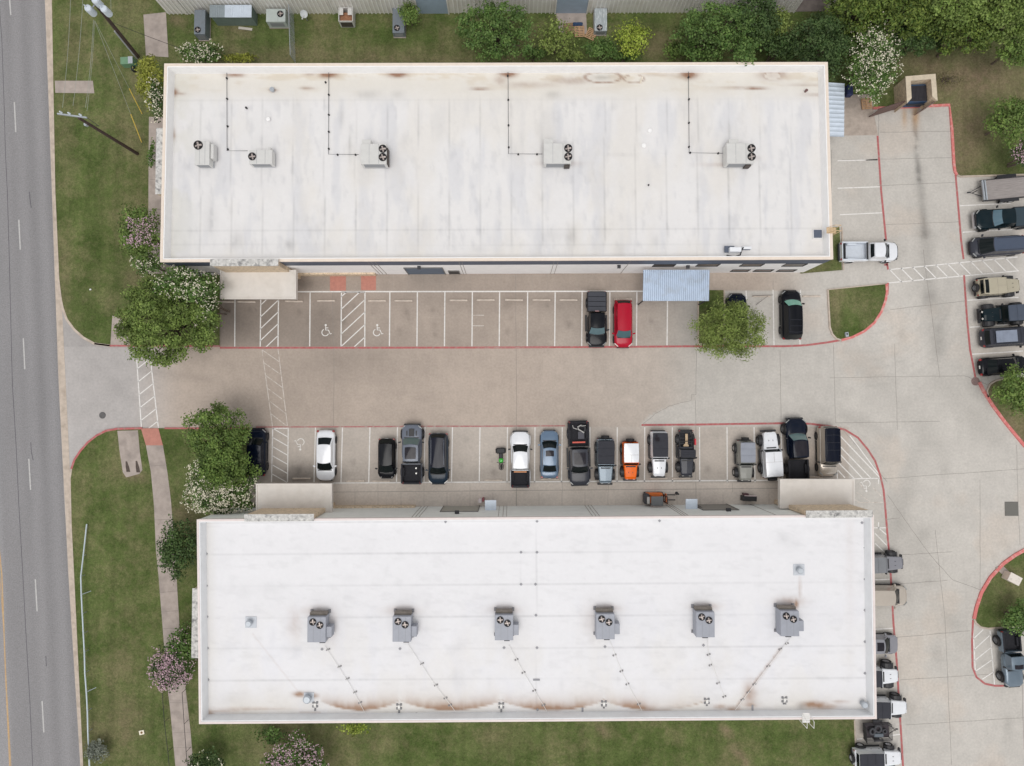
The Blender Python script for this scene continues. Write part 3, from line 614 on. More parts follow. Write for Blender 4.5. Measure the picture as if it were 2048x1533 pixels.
def building(name, label, px, H, deck, wallm, copem, linerm, colfn, step, copw=.2):
    C = [P(a, b, H).xy for a, b in px]
    t = thing(name, label, 'building')
    ring(MB(), C, inset(C, .22), 0, H).build('wall', wallm, t)
    ring(MB(), inset(C, -.04), inset(C, copw), H, H+.07).build('coping', copem, t)
    l = MB(); ring(l, inset(C, copw-.01), inset(C, copw+.10), deck-.05, H+.03); slope_ring(l, inset(C, copw+.10), H-.06, inset(C, copw+.20), deck+.02); slope_ring(l, inset(C, copw+.20), deck+.02, inset(C, copw+.22), deck-.03)
    l.build('parapet_lining', linerm, t)
    I = inset(C, copw+.15); xs = [p.x for p in I]; ys = [p.y for p in I]; nx = int((max(xs)-min(xs))/step); ny = int((max(ys)-min(ys))/step)
    S, T = np.meshgrid(np.linspace(0, 1, nx), np.linspace(0, 1, ny))
    A = np.array([[p.x, p.y] for p in I])
    XY = (1-S)[..., None]*(1-T)[..., None]*A[0]+S[..., None]*(1-T)[..., None]*A[1]+S[..., None]*T[..., None]*A[2]+(1-S)[..., None]*T[..., None]*A[3]
    X = XY[..., 0].ravel(); Y = XY[..., 1].ravel(); co = np.stack([X, Y, np.full(X.size, deck)], 1)
    idx = np.arange(nx*ny).reshape(ny, nx); q = np.stack([idx[:-1, :-1], idx[1:, :-1], idx[1:, 1:], idx[:-1, 1:]], -1).reshape(-1, 4)
    me = bpy.data.meshes.new('roof'); me.from_pydata(co.tolist(), [], q.tolist()); me.materials.append(ROOFM)
    u, v = proj(X, Y, deck); setcol(me, colfn(u, v)); o = link('roof', me, t)
    return t, C
HN, DN, HS, DS = 6.35, 5.35, 7.1, 6.12
def roofN(u, v):
    c = np.tile(L3((229, 227, 226)), (len(u), 1)); n = fbm(u*1.0, v*0.22, 26, 50); n2 = fbm(u, v, 40, 52); n3 = fbm(u, v*0.35, 9, 54)
    zone = sstep(v, 185, 215)*(1-sstep(v, 500, 520))
    k = sstep(n, .50, .70)*zone*.30; c = c*(1-k[:, None])+L3((194, 196, 204))[None]*k[:, None]
    k = sstep(n3, .55, .8)*zone*.26; c = c*(1-k[:, None])+L3((184, 184, 188))[None]*k[:, None]
    k = sstep(fbm(u, v*.5, 60, 57), .4, .7)*.4; c = c*(1-k[:, None])+L3((224, 218, 208))[None]*k[:, None]
    k = (1-sstep(v, 165, 215))*.55+.10*(1-zone); c = c*(1-k[:, None])+L3((222, 216, 204))[None]*k[:, None]
    k = (1-sstep(v, 150, 200))*sstep(fbm(u*.25, v, 12, 60), .5, .7)*.5; c = c*(1-k[:, None])+L3((206, 192, 170))[None]*k[:, None]
    yl = (1-sstep(u, 350, 420))*.6*sstep(n2, .35, .6); c = c*(1-yl[:, None])+L3((214, 212, 204))[None]*yl[:, None]
    sm = 0                                         # membrane seams
    for s in [524.5+62.2*i for i in range(-2, 18)]: sm = sm+.16*np.exp(-((u-s-1.2*np.sin(v/31))/1.3)**2)*zone*(0.4+n3)
    sm = sm+.14*np.exp(-((v-200+0.003*(u-500))/1.2)**2)*(.4+n3)+.10*np.exp(-((v-462+(u-500)*.004)/1.2)**2)*(.4+n3)+.07*np.exp(-((v-490)/1.2)**2)
    c = c*(1-np.clip(sm, 0, .6)[:, None])
    bl = 0
    for (a, b, su, sv, q) in ((683, 235, 6, 22, .16), (700, 290, 3, 30, .15), (205, 0, 1, 1, 0), (1240, 310, 26, 3, .1), (735, 190, 22, 9, .18), (795, 190, 12, 8, .14), (1106, 190, 14, 8, .2), (640, 495, 30, 12, .06), (475, 480, 14, 20, .18), (580, 490, 10, 10, .2), (1144, 470, 10, 18, .2), (1100, 470, 30, 14, .1), (420, 440, 14, 40, .12), (1240, 500, 12, 14, .12), (955, 500, 14, 8, .1), (1310, 480, 10, 14, .1)): bl = bl+q*gauss(u, v, a, b, su, sv)*(0.5+n3)
    c = c*(1-np.clip(bl, 0, .5)[:, None])
    R = L3((140, 98, 70)); rust = 0
    for (a, b, su, sv, q) in ((657, 150, 17, 6, .95), (794, 149, 18, 6, 1), (1016, 148, 16, 7, 1), (1377, 150, 18, 7.5, 1), (470, 151, 18, 3.5, .8), (1545, 150, 24, 9, .75), (620, 148, 14, 4, .4), (350, 185, 7, 7, .75), (356, 188, 14, 3, .4), (960, 178, 18, 2.2, .8), (1510, 177, 22, 2.5, .8), (1475, 176, 30, 3, .3), (1140, 162, 40, 7, .35), (1060, 170, 60, 6, .25), (1000, 160, 12, 10, .35), (614, 177, 14, 3, .45), (546, 181, 8, 3, .7), (1637, 190, 30, 3, .3), (1610, 170, 40, 2, .3), (1330, 150, 60, 3, .2), (347, 270, 4, 10, .5), (775, 333, 4, 3, .6), (1120, 328, 40, 5, .25), (1440, 330, 40, 4, .2), (1500, 316, 20, 5, .2)):
        rust = np.maximum(rust, q*gauss(u, v, a, b, su, sv)*(.7+1.1*fbm(u, v, 7, 70)))
    for (a, b, ra, rb, q) in ((1206, 155, 36, 11, .75), (1268, 158, 20, 8, .6), (1545, 152, 18, 8, .5)):
        d = np.abs(np.sqrt(((u-a)/ra)**2+((v-b)/rb)**2)-1); rust = np.maximum(rust, q*np.exp(-(d/.13)**2)*(.4+fbm(u, v, 6, 71)))
        rust = rust*np.where(((u-a)/ra)**2+((v-b)/rb)**2 < .75, .25, 1)
    rust = np.clip(rust, 0, .9); c = c*(1-rust[:, None])+R[None]*rust[:, None]
    g = .30*gauss(u, v, 1205, 155, 26, 7)*(.3+fbm(u, v, 5, 72)); c = c*(1-g[:, None])
    c *= (.93+.06*(n2-.5))[:, None]
    return np.clip(c, .01, .9)
def roofS(u, v):
    c = np.tile(L3((232, 231, 233)), (len(u), 1)); n2 = fbm(u, v, 60, 82); n3 = fbm(u, v, 10, 84)
    k = .30*sstep(v, 1180, 1330)*sstep(fbm(u, v*.6, 70, 86), .35, .7)+.5*sstep(v, 1370, 1420); c = c*(1-k[:, None])+L3((224, 219, 211))[None]*k[:, None]
    k = .5*(1-sstep(u, 410, 440)); c = c*(1-k[:, None])+L3((218, 214, 206))[None]*k[:, None]
    k = .16*sstep(fbm(u, v*.5, 34, 91), .5, .7)*sstep(v, 1170, 1220); c = c*(1-k[:, None])+L3((220, 221, 230))[None]*k[:, None]
    sm = 0
    for s in (1045, 1108, 1171, 1235, 1298, 1361): sm = sm+.16*np.exp(-((v-s+(u-600)*.0045)/1.2)**2)*(.4+n3)
    sm = sm+.12*np.exp(-((u-1073)/1.0)**2)*(v < 1420)+.10*np.exp(-((u-1042)/1.0)**2)*(v > 1105)*(v < 1168)
    r_ = random.Random(9); bl = 0
    for k in range(40): bl = bl+r_.uniform(.03, .10)*gauss(u, v, r_.uniform(430, 1720), r_.uniform(1060, 1400), r_.uniform(3, 26), r_.uniform(3, 22))*(.3+n3)
    sm = sm+bl+.05*sstep(fbm(u*.35, v, 9, 97), .55, .75)
    c = c*(1-sm[:, None])
    R = L3((156, 116, 84)); pk = np.array([560, 640, 800, 1002, 1208, 1414, 1600]); rust = 0
    yc = np.full(len(u), 1424.0); inten = np.zeros(len(u))
    for i in range(1, len(pk)-2):
        t = (u-pk[i])/(pk[i+1]-pk[i]); ok = (t >= 0) & (t < 1); b = np.sin(np.pi*np.clip(t, 0, 1)); yc = np.where(ok, 1399+21*b**.7, yc); inten = np.where(ok, b**.7, inten)
    inten = inten*(1-.75*sstep(u, 1275, 1320))
    up = yc-v; r1 = inten*np.where(up > 0, np.exp(-(up/13)**1.3), np.exp(-(up/1.5)**2))*(.5+1.3*fbm(u*1.0, v*.4, 13, 88))*.95
    edge_ = .5*np.exp(-((v-yc)/1.4)**2)*(u > 600)*(u < 1600)*(.4+n3); rust = np.maximum(r1, edge_)
    for (a, b, su, sv, q) in ((600, 1389, 12, 5, .9), (625, 1392, 12, 5, .6), (1580, 1204, 26, 9, .4), (1592, 1208, 5, 10, .8), (1630, 1410, 24, 7, .8), (1648, 1414, 26, 6, .5), (1680, 1404, 16, 3, .35), (1600, 1180, 3, 26, .25), (633, 1224, 30, 10, .25), (803, 1222, 30, 9, .3), (1008, 1220, 26, 8, .3), (1210, 1218, 26, 8, .35), (1411, 1214, 26, 8, .35), (590, 1250, 14, 30, .18), (1185, 1240, 20, 30, .14), (665, 1250, 10, 30, .16), (1440, 1414, 12, 5, .5), (1466, 1420, 16, 7, .5), (1500, 1390, 12, 24, .5), (1500, 1410, 14, 5, .5), (418, 1428, 10, 8, .5), (440, 1424, 60, 2, .4), (1740, 1425, 10, 8, .3), (500, 1418, 70, 3, .3), (1290, 1424, 60, 2, .3), (1700, 1100, 10, 200, .06)):
        rust = np.maximum(rust, q*gauss(u, v, a, b, su, sv)*(.7+1.2*fbm(u, v, 7, 90)))
    d = segd(u, v, 1470, 1418, 1560, 1300); rust = np.maximum(rust, .55*np.exp(-(d/3.5)**2)*fbm(u, v, 9, 93)*1.4)
    d = segd(u, v, 505, 1268, 600, 1388); rust = np.maximum(rust, .14*np.exp(-(d/1.6)**2))
    rust = np.clip(rust, 0, .88); c = c*(1-rust[:, None])+R[None]*rust[:, None]
    return np.clip(c*(.94+.04*(n2-.5))[:, None], .01, .9)
bn, CN = building('warehouse_building', 'long northern white flat-roofed building with rust-stained roof edge and slate blue facade band', [(330, 129), (1654, 126), (1665, 518.5), (321.5, 524)], HN, DN, WHITEW, TANC, LINER, roofN, .16)
bs, CS = building('warehouse_building', 'long southern white flat-roofed building with pale green facade and six grey roof units', [(395, 1040), (1746, 1031), (1752, 1437), (399.5, 1447)], HS, DS, GREENW, PINKC, LINERG, roofS, .16, .14)
FN = Facade(CN[3], CN[2]); FN.n = Vector((FN.d.y, -FN.d.x, 0))
FS = Facade(CS[0], CS[1]); FS.n = Vector((-FS.d.y, FS.d.x, 0))
def fbox(mb, F, s0, s1, z0, z1, o0, o1):
    c = F.pt((s0+s1)/2, (o0+o1)/2, (z0+z1)/2); mb.box(c, (abs(s1-s0), abs(o1-o0), z1-z0), rz=F.ang); return mb
# --- north building facade
fbox(MB(), FN, .02, FN.L-.02, 4.55, HN-.1, 0.0, .035).build('slate_band', BLUEB, bn)
fbox(MB(), FN, .02, FN.L-.02, HN-.1, HN-.02, 0.0, .05).build('fascia', TANC, bn)
sd = []
def door(F, b, u0, v0, u1, v1, name='roller_door', m=None, top=None, depth=.02, slats=True, fr=True):
    s0, z1 = F.at(u0, v0); s1, _ = F.at(u1, v0); z1 = top or z1
    f = MB()
    if fr:
        for q in ((s0-.06, s0, 0, z1+.06), (s1, s1+.06, 0, z1+.06), (s0, s1, z1, z1+.06)): fbox(f, F, q[0], q[1], q[2], q[3], 0.0, .09)
        fo = f.build('door_frame', mat('frame_grey', srgb(120, 118, 114), .7), b)
    d = MB(); fbox(d, F, s0, s1, 0.02, z1, 0, .03)
    if slats:
        z = .25
        while z < z1-.1: fbox(d, F, s0+.03, s1-.03, z, z+.04, .028, .05); z += .3
    return d.build(name, m or mat('roller_door_grey', srgb(128, 138, 150), .5, metal=.2, var=.1), b)
door(FN, bn, 808, 535.5, 884, 535.5, m=mat('roller_door_blue', srgb(96, 106, 120), .5, metal=.2, var=.1))
door(FN, bn, 897, 541.5, 917, 541.5, 'door', DKMETAL, slats=False)
for u0, u1, v0, v1 in ((1310, 1351, 528.5, 533), (1398, 1440, 528, 532.5), (1487, 1528, 528, 532.5), (1573, 1614, 528, 532.5), (1467, 1500, 539.5, 543), (1513, 1547, 539.5, 543), (1560, 1593, 539.5, 543)):
    s0, z1 = FN.at(u0, v0); s1, _ = FN.at(u1, v0); _, z0 = FN.at(u0, v1)
    f = MB()
    for q in ((s0-.06, s0, z0, z1), (s1, s1+.06, z0, z1), (s0-.06, s1+.06, z1, z1+.06), (s0-.06, s1+.06, z0-.06, z0)): fbox(f, FN, *q, 0.0, .06)
    wn = f.build('window', DKMETAL, bn); fbox(MB(), FN, s0, s1, z0, z1, 0, .02).build('pane', GLASSD, wn)
for u, v in ((838, 532.5), (1238, 530.5), (1376, 531.2)):
    s, z = FN.at(u, v); fbox(MB(), FN, s-.15, s+.15, z-.15, z+.1, 0, .3).build('wall_lamp', DKMETAL, bn)
gr = MB()
for u in (735, 742, 750, 918, 924, 1108, 1116, 1260):
    s, z = FN.at(u, 524); fbox(gr, FN, s-.015, s+.015, 0.01, HN-.3, 0, .038)
gr.build('wall_groove', JOINTL, bn)
def stone_portal(F, b, s0, s1, top, z0=0.0, out=.45):
    q = fbox(MB(), F, s0, s1, z0, top, 0.06, out).build('stone_panel', STONE, b)
    fbox(MB(), F, s0-.05, s1+.05, top, top+.1, -.12, out+.06).build('stone_cap', CAPST, b)
def canopy(F, b, u0, v0, u1, v1, z, outsign=1):
    # slab canopy from photo corners at height z
    A = P(u0, v0, z); B = P(u1, v1, z); cx = [P(u0, v0, z), P(u1, v0, z), P(u1, v1, z), P(u0, v1, z)]
    o = MB().prism([(p.x, p.y) for p in cx], z-.55, z).build('canopy', CANOPY, b, bevel=.02)
    e = MB(); ins = inset([p.xy for p in cx], -.02); ins2 = inset([p.xy for p in cx], .12); ring(e, ins, ins2, z-.01, z+.07); e.build('canopy_rim', CANOPY, o)
    return o
s0, _ = FN.at(416, 519); s1, _ = FN.at(552, 519)
stone_portal(FN, bn, s0, s1, HN+.35); canopy(FN, bn, 441, 541, 592, 598, 3.55)
sl = MB()
fbox(MB(), FN, FN.at(595, 548)[0], FN.at(752, 548)[0], 0, .9, 0.0, .18).build('stone_base', STONE, bn)
c0 = P(1286, 541, 3.3); c1 = P(1418, 602, 3.3)
cl = MB(); n = 34
cx = [P(1286, 541, 3.3), P(1418, 541, 3.3), P(1418, 602, 3.3), P(1286, 602, 3.3)]
aw = MB(); L0, R0, R1, L1 = cx
vs = []; fs = []
for i in range(n*4+1):
    t = i/(n*4); h = .045*(0.5+0.5*math.cos(i*math.pi/2)) if i % 4 in (0,) else 0
    a = L0.lerp(R0, t); b_ = L1.lerp(R1, t); vs += [(a.x, a.y, 3.5+h), (b_.x, b_.y, 3.2+h), (b_.x, b_.y, 3.15), (a.x, a.y, 3.45)]
for i in range(n*4):
    k = 4*i
    for q in ((0, 1, 5, 4), (1, 2, 6, 5), (2, 3, 7, 6), (3, 0, 4, 7)): fs.append(tuple(k+x for x in q))
an = tag(MB().add(vs, fs).build('awning', BLUEM, bn), 'blue corrugated metal awning')
po = MB()
for p in (L1.lerp(R1, .02), L1.lerp(R1, .98)): po.box((p.x, p.y+.1, 1.58), (.1, .1, 3.15))
po.build('awning_post', DKMETAL, an)
# east lean-to roof of the north building
cx = [P(1657, 163, 2.9), P(1690, 167, 2.7), P(1689, 273, 2.7), P(1661, 272, 2.9)]
FE_x = CN[1].x
aw = MB(); n = 12; vs = []; fs = []
for i in range(n*3+1):
    t = i/(n*3); h = .05 if i % 3 == 0 else 0; a = cx[0].lerp(cx[3], t); b_ = cx[1].lerp(cx[2], t); a.x = max(a.x, 0)-2.6
    vs += [(a.x, a.y, 3.0+h), (b_.x, b_.y, 2.6+h), (b_.x, b_.y, 2.55), (a.x, a.y, 2.95)]
for i in range(n*3):
    k = 4*i
    for q in ((0, 1, 5, 4), (1, 2, 6, 5), (2, 3, 7, 6), (3, 0, 4, 7)): fs.append(tuple(k+x for x in q))
tag(MB().add(vs, fs).build('awning', WHM, bn), 'white corrugated lean-to awning')
# west stone face strips
t = MB()
for (Fp, b, us, vs_, hh) in ((CN, bn, None, (258, 388), 6.0), (CS, bs, None, (1178, 1315), 6.7)):
    A = P(315.5 if b is bn else 387.5, vs_[0], hh); B = P(315.5 if b is bn else 387.5, vs_[1], hh)
    wx = (CN[0].x+CN[3].x)/2 if b is bn else (CS[0].x+CS[3].x)/2
    MB().box(((A.x+wx)/2, (A.y+B.y)/2, hh/2), (abs(wx-A.x)+.1, abs(A.y-B.y), hh)).build('stone_panel', STONE, b)
    MB().box(((A.x+wx)/2, (A.y+B.y)/2, hh+.03), (abs(wx-A.x)+.2, abs(A.y-B.y)+.1, .08)).build('stone_cap', CAPST, b)
# --- south building facade (faces the car park)
s0, _ = FS.at(515, 1040); s1, _ = FS.at(629, 1045)
s0 = (P(493, 1044, HS)-FS.A).dot(FS.d); s1 = (P(629, 1044, HS)-FS.A).dot(FS.d)
stone_portal(FS, bs, s0, s1, HS+.3); canopy(FS, bs, 512.5, 968, 663.5, 1027, 3.55)
s0 = (P(1610, 1036, HS)-FS.A).dot(FS.d); s1 = (P(1740, 1036, HS)-FS.A).dot(FS.d)
stone_portal(FS, bs, s0, s1, HS+.3); canopy(FS, bs, 1560, 959, 1708.5, 1017, 3.55)
fbox(MB(), FS, FS.at(600, 1015)[0], FS.at(830, 1015)[0], 0, .9, 0, .18).build('stone_base', STONE, bs)
door(FS, bs, 881, 1024.5, 955, 1024.5, m=mat('roller_door_sand', srgb(170, 166, 156), .5, var=.08))
door(FS, bs, 1407, 1021.5, 1478, 1021.5, m=mat('roller_door_taupe', srgb(150, 145, 138), .5, var=.08))
for u, v in ((914, 1028), (1457, 1023)):
    s, z = FS.at(u, v); fbox(MB(), FS, s-.2, s+.2, z-.15, z+.15, 0, .3).build('wall_lamp', DKMETAL, bs)
gr = MB()
for u in (828, 835, 842, 997, 1006, 1013, 1183, 1190, 1197, 1362, 1368, 1374, 1550):
    s, z = FS.at(u, 1030); fbox(gr, FS, s-.015, s+.015, 0.01, HS-.3, 0, .03)
gr.build('wall_groove', JOINTL, bs)
fbox(MB(), FS, .05, FS.L-.05, HS-.3, HS-.02, 0, .05).build('fascia', PINKC, bs)
for (u0, v0, u1, v1) in ((970, 1001, 992.5, 1021), (1371.5, 998.5, 1395, 1018)):
    o = MB().prism([(p.x, p.y) for p in (P(u0, v0, 2.7), P(u1, v0, 2.7), P(u1, v1, 2.7), P(u0, v1, 2.7))], 2.6, 2.7).build('door_awning', WHM, bs)
    c = P((u0+u1)/2, v1, 0); s = (c-FS.A).dot(FS.d); fbox(MB(), FS, s-.5, s+.5, 0.02, 2.15, 0, .05).build('door', DKMETAL, bs)
# --- metal shed at the top
A = P(336, 29); B = P(1586, 26); FM = Facade((A.x, A.y), (B.x, B.y)); HM = 5.2
t = thing('metal_building', 'beige ribbed metal building along the top edge behind the lawn strip', 'building')
q = MB(); back = Vector((-FM.n.x, -FM.n.y, 0))*22
q.prism([(A.x, A.y), (B.x, B.y), (B+back).xy.to_tuple(), (A+back).xy.to_tuple()], 0, HM); q.build('wall', SHEETM, t)
q = MB(); s = .15
SP = [((P(a, 28)-FM.A).dot(FM.d)-.3, (P(b, 28)-FM.A).dot(FM.d)+.25) for a, b in ((838, 897), (1111, 1172))]
while s < FM.L:
    inn = any(a < s < b for a, b in SP); fbox(q, FM, s, s+.12, 3.76 if inn else .05, HM, 0, .08); s += .42
q.build('wall_rib', mat('rib_metal_painted_lit', srgb(232, 230, 225), .5, metal=.1, var=.06), t)  # ribs coloured lighter than the sheet so their relief looks lit
s = MB(); 
for k in range(9): fbox(s, FM, 2+k*7.4, 2.12+k*7.4, .02, HM, 0, .12)
s.build('downpipe', SHEETM, t)
MB().prism([((A-back*.01).x-.2, (A-back*.01).y), ((B-back*.01).x+.2, (B-back*.01).y), (B+back).xy.to_tuple(), (A+back).xy.to_tuple()], HM+.003, HM+.15).build('roof', mat('shed_roof', srgb(196, 196, 192), .4, metal=.3, var=.1), t)
for u0, u1, in ((838, 897), (1111, 1172)):
    a0 = (P(u0, 28)-FM.A).dot(FM.d); a1 = (P(u1, 28)-FM.A).dot(FM.d); f = MB()
    for qq in ((a0-.12, a0, .02, 3.6), (a1, a1+.12, .02, 3.6), (a0-.12, a1+.12, 3.6, 3.75)): fbox(f, FM, *qq, 0, .16)
    f.build('door_frame', SHEETM, t); fbox(MB(), FM, a0, a1, .02, 3.6, 0, .06).build('roller_door', mat('roller_door_pale_blue', srgb(150, 166, 182), .5, var=.08), t)
# open shed bay at right end
t = thing('open_shed', 'dark open-fronted shed bay at the right end of the ribbed metal building', 'shed')
A2 = P(1588, 25); B2 = P(1652, 24); q = MB(); b3 = back*.25
q.prism([(B2.x, B2.y), (B2.x+.15, B2.y), (B2.x+.15+b3.x, B2.y+b3.y), (B2.x+b3.x, B2.y+b3.y)], 0, 4.4)
q.build('wall', SHEETM, t); MB().prism([(A2.x+.05, A2.y+1), (B2.x+.3, B2.y+1), (B2.x+.3, B2.y+6), (A2.x+.05, A2.y+6)], 4.4, 4.5).build('roof', WHM, t)
slab([(1588, 25), (1652, 24), (1652, -60), (1588, -60)], mat('dark_floor', srgb(110, 102, 98), .9, var=.3), 'path', .12)
# ================================================================== ROOF EQUIPMENT
def fan(parent, x, y, z, r):
    f = MB().lathe([(0, .01), (r*.9, .01), (r*.9, .07), (r, .07), (r, 0)], (x, y, z), 20).build('fan', FANDK, parent)
    b = MB()
    for k in range(4):
        a = k*math.pi/2+random.random()*.4; c = Vector((x+math.cos(a)*r*.45, y+math.sin(a)*r*.45, z+.035)); b.box(c, (r*.62, r*.38, .012), rz=a, rx=.15)
    b.lathe([(0, .05), (r*.16, .05), (r*.16, .02)], (x, y, z), 10); b.build('fan_blades', FANB, f)
    g = MB(); 
    for k in (.35, .65, .93): g.strip([(x+r*k*math.cos(a), y+r*k*math.sin(a)) for a in np.linspace(0, 2*math.pi, 17)[:-1]], .012, z+.075, z+.085, closed=True)
    g.build('fan_guard', DKMETAL, f)
def unit_light(label, u, v, w_, d_, fans, group, hood=None, name='rooftop_air_unit', dk=UNITL, z=DN, hh=1.15, seam=True, panel=None):
    """box centred on the photo pixel of its top"""
    H = z+.25+hh; p = P(u, v, H); t = thing(name, label, 'air conditioner', (p.x, p.y, z), 0, group)
    MB().box((0, 0, .13), (w_*.92, d_*.92, .24)).build('base_frame', GALV, t)
    body = MB().box((0, 0, .25+hh/2), (w_, d_, hh)).build('cabinet', dk, t, bevel=.025)
    k = MB()
    for x in (-w_*.17, w_*.2): k.box((x, 0, .25+hh+.004), (.02, d_*.98, .008))
    k.box((0, -d_/2-.005, .25+hh*.5), (w_*.8, .012, hh*.7)); k.build('panel_seam', mat('seam_grey', srgb(140, 142, 146), .6), body)
    for (fx, fy, fr) in fans: fan(t, fx, fy, .25+hh+.003, fr)
    if hood: MB().box((hood[0], hood[1], .25+hh*.45), (hood[2], hood[3], hh*.8), taper=.96).build('intake_hood', UNITG if dk is UNITG else UNITL, t, bevel=.02)
    if panel: MB().box((panel[0], panel[1], .25+hh*.42), (panel[2], panel[3], hh*.7)).build('coil_panel', mat('coil_dark', srgb(70, 62, 58), .7, var=.2), t)
    return t
GA = 'rooftop air units on the northern building'; GB = 'grey twin-fan units on the southern roof'
unit_light('light grey square roof unit with one fan, leftmost on the northern roof', 404, 306, 1.35, 2.2, [(-.35, .7, .42)], GA, (.85, 0.2, .3, 1.4), hh=.9)
unit_light('small light grey roof unit with its fan at the left end, northern roof', 521, 314, 2.1, 1.3, [(-.75, .02, .36)], GA, (.75, .75, .25, .4), hh=.9)
unit_light('light grey twin-fan roof unit, left of the middle one on the northern roof', 747, 308, 2.35, 1.85, [(.85, .45, .37), (.85, -.32, .37)], GA, (-.7, 1.15, .85, .5), panel=(1.2, -.1, .12, 1.5))
unit_light('light grey roof unit with reddish fans near the middle of the northern roof', 1115, 307, 2.5, 1.85, [(.98, .45, .37), (.98, -.32, .37)], GA, (-.8, 1.15, .9, .5), panel=(.9, -1.0, .5, .14))
unit_light('light grey roof unit with reddish fans, rightmost on the northern roof', 1481, 307, 2.5, 1.85, [(1.0, .45, .37), (1.0, -.32, .37)], GA, (-.55, 1.15, .9, .5), panel=(.8, -1.0, .5, .14))
nth = ['leftmost', 'second from left', 'third from left', 'fourth from left', 'fifth from left', 'rightmost']
ex = ['with side box', 'with side box', 'with side box', 'with side box', 'without a side box', 'beside the strong rust streak']
for i, (u, v) in enumerate(((633, 1260), (803.5, 1259), (1008, 1256), (1211, 1254), (1411, 1250), (1580, 1248))):
    t = unit_light(f'grey twin-fan unit {ex[i]}, {nth[i]} on the southern roof', u, v, 1.62, 2.2, [(-.33, .68, .31), (.30, .40, .31)], GB, None if i == 4 else (1.05, -.25, .5, .95), dk=UNITG, z=DS, hh=1.1)
    MB().box((0, 1.22, .55), (1.5, .25, .6)).build('coil_panel', mat('coil_dark2', srgb(120, 112, 104), .7, var=.3), t)
    f = MB()
    for sx in (-1, 1): f.box((sx*.8, 1.25, .06), (.22, .3, .12)); f.box((sx*.8, -1.0, .06), (.22, .25, .12))
    f.build('corner_pad', mat('pad_grey', srgb(130, 130, 134), .8), t)
    MB().box((.25, -1.35, .2), (.5, .3, .35)).box((.55, -1.28, .35), (.12, .12, .2)).build('valve_box', DKMETAL, t)
def pipe_run(label, pts, z, blocks, m, bm_, r=.035, group=None, cat='pipe', off=.13, bs_=.22, rd=True):
    W = [P(a, b, z+off) for a, b in pts]; t = thing('condensate_pipe', label, cat, (W[0].x, W[0].y, z), 0, group)
    L_ = [(p.x-W[0].x, p.y-W[0].y, off) for p in W]; MB().tube(L_, r, 6).build('pipe', m, t)
    for a, b in blocks:
        p = P(a, b, z+.08); l = (p.x-W[0].x, p.y-W[0].y, 0)
        q = MB()
        if rd: q.lathe([(0, .17), (bs_*.45, .17), (bs_*.55, 0)], l, 10)
        else: q.box((l[0]-.10, l[1]-.04, .05), (.13, .11, .1), rz=.5).box((l[0]+.10, l[1]+.04, .05), (.13, .11, .1), rz=.5)
        q.build('pipe_support', bm_, t)
    return t
DP = mat('dark_pipe', srgb(70, 70, 74), .5, metal=.3); WPI = mat('white_pipe', srgb(228, 226, 222), .5)
GP = 'dark drain pipes on the northern roof'
pipe_run('dark drain pipe with a branch to the small unit, leftmost on the northern roof', [(453.5, 143), (454, 302), (495, 302)], DN, [(453.5, 157), (454, 198), (455, 253), (455.5, 299)], DP, BLACK, .022, group=GP, bs_=.17)
pipe_run('dark drain pipe bending right to the third roof unit', [(657.5, 143), (657, 309), (717, 309.5)], DN, [(651, 165), (657.5, 190), (657.5, 230), (657.5, 264), (657.5, 298), (675, 310), (711, 310)], DP, BLACK, .022, group=GP, bs_=.17)
pipe_run('dark drain pipe bending right to the middle roof unit', [(1016, 142), (1017, 308), (1085, 308.5)], DN, [(1015.5, 152), (1016.5, 200), (1017, 251), (1017.5, 295), (1036.5, 309), (1074, 309)], DP, BLACK, .022, group=GP, bs_=.17)
pipe_run('dark drain pipe bending right to the rightmost northern roof unit', [(1377, 142), (1378.5, 306), (1446, 307)], DN, [(1377, 155), (1378, 199), (1378, 246), (1378, 294), (1380.5, 306), (1436.5, 307)], DP, BLACK, .022, group=GP, bs_=.17)
GQ = 'white condensate pipes on the southern roof'
PR = [([(650, 1293), (700, 1370), (732, 1430)], [(656, 1300), (679, 1334), (695, 1358), (710, 1385), (720, 1406)]), ([(816, 1289), (870, 1370), (916, 1430)], [(844, 1328), (872, 1371), (891, 1397), (900, 1411)]), ([(1018, 1291), (1048, 1346), (1098, 1430)], [(1033, 1320), (1047, 1346), (1068.5, 1382), (1087, 1411)]), ([(1220, 1283), (1244, 1345), (1285, 1424)], [(1229, 1311), (1243, 1343), (1255, 1369), (1278, 1409)]), ([(1415, 1280), (1418, 1312), (1450, 1397)], [(1417.5, 1310), (1421.5, 1331), (1436.5, 1367), (1449, 1394)]), ([(1580, 1278), (1535, 1335), (1468, 1424)], [(1574, 1288), (1561, 1299), (1537, 1333), (1509, 1369), (1497, 1385), (1485, 1400)])]
for i, (pt, bl) in enumerate(PR):
    pipe_run(f'thin white pipe from the {nth[i]} grey unit to the south gutter', pt, DS, bl, WPI, mat('pipe_block', srgb(140, 138, 138), .8), .02, GQ, rd=False)
def vent(label, u, v, z, r=.3, pad=1.0, m=GALV, h=.6, group=None, name='roof_vent', cat='roof vent'):
    p = P(u, v, z+h); t = thing(name, label, cat, (p.x, p.y, z), 0, group)
    if pad: MB().box((.05, 0, .03), (pad, pad, .06)).build('curb_pad', mat('pad_pale', srgb(196, 200, 206), .6, var=.06), t)
    MB().lathe([(r*.7, 0), (r*.7, h*.7), (r, h*.7), (r, h*.85), (r*.75, h), (0, h)], n=18).build('cap', m, t); return t
GV = 'vents on the southern roof'
vent('round capped vent on a square pad at the left of the southern roof', 496, 1249, DS, group=GV)
vent('round capped vent on a square pad at the upper right of the southern roof', 1602, 1143, DS, group=GV)
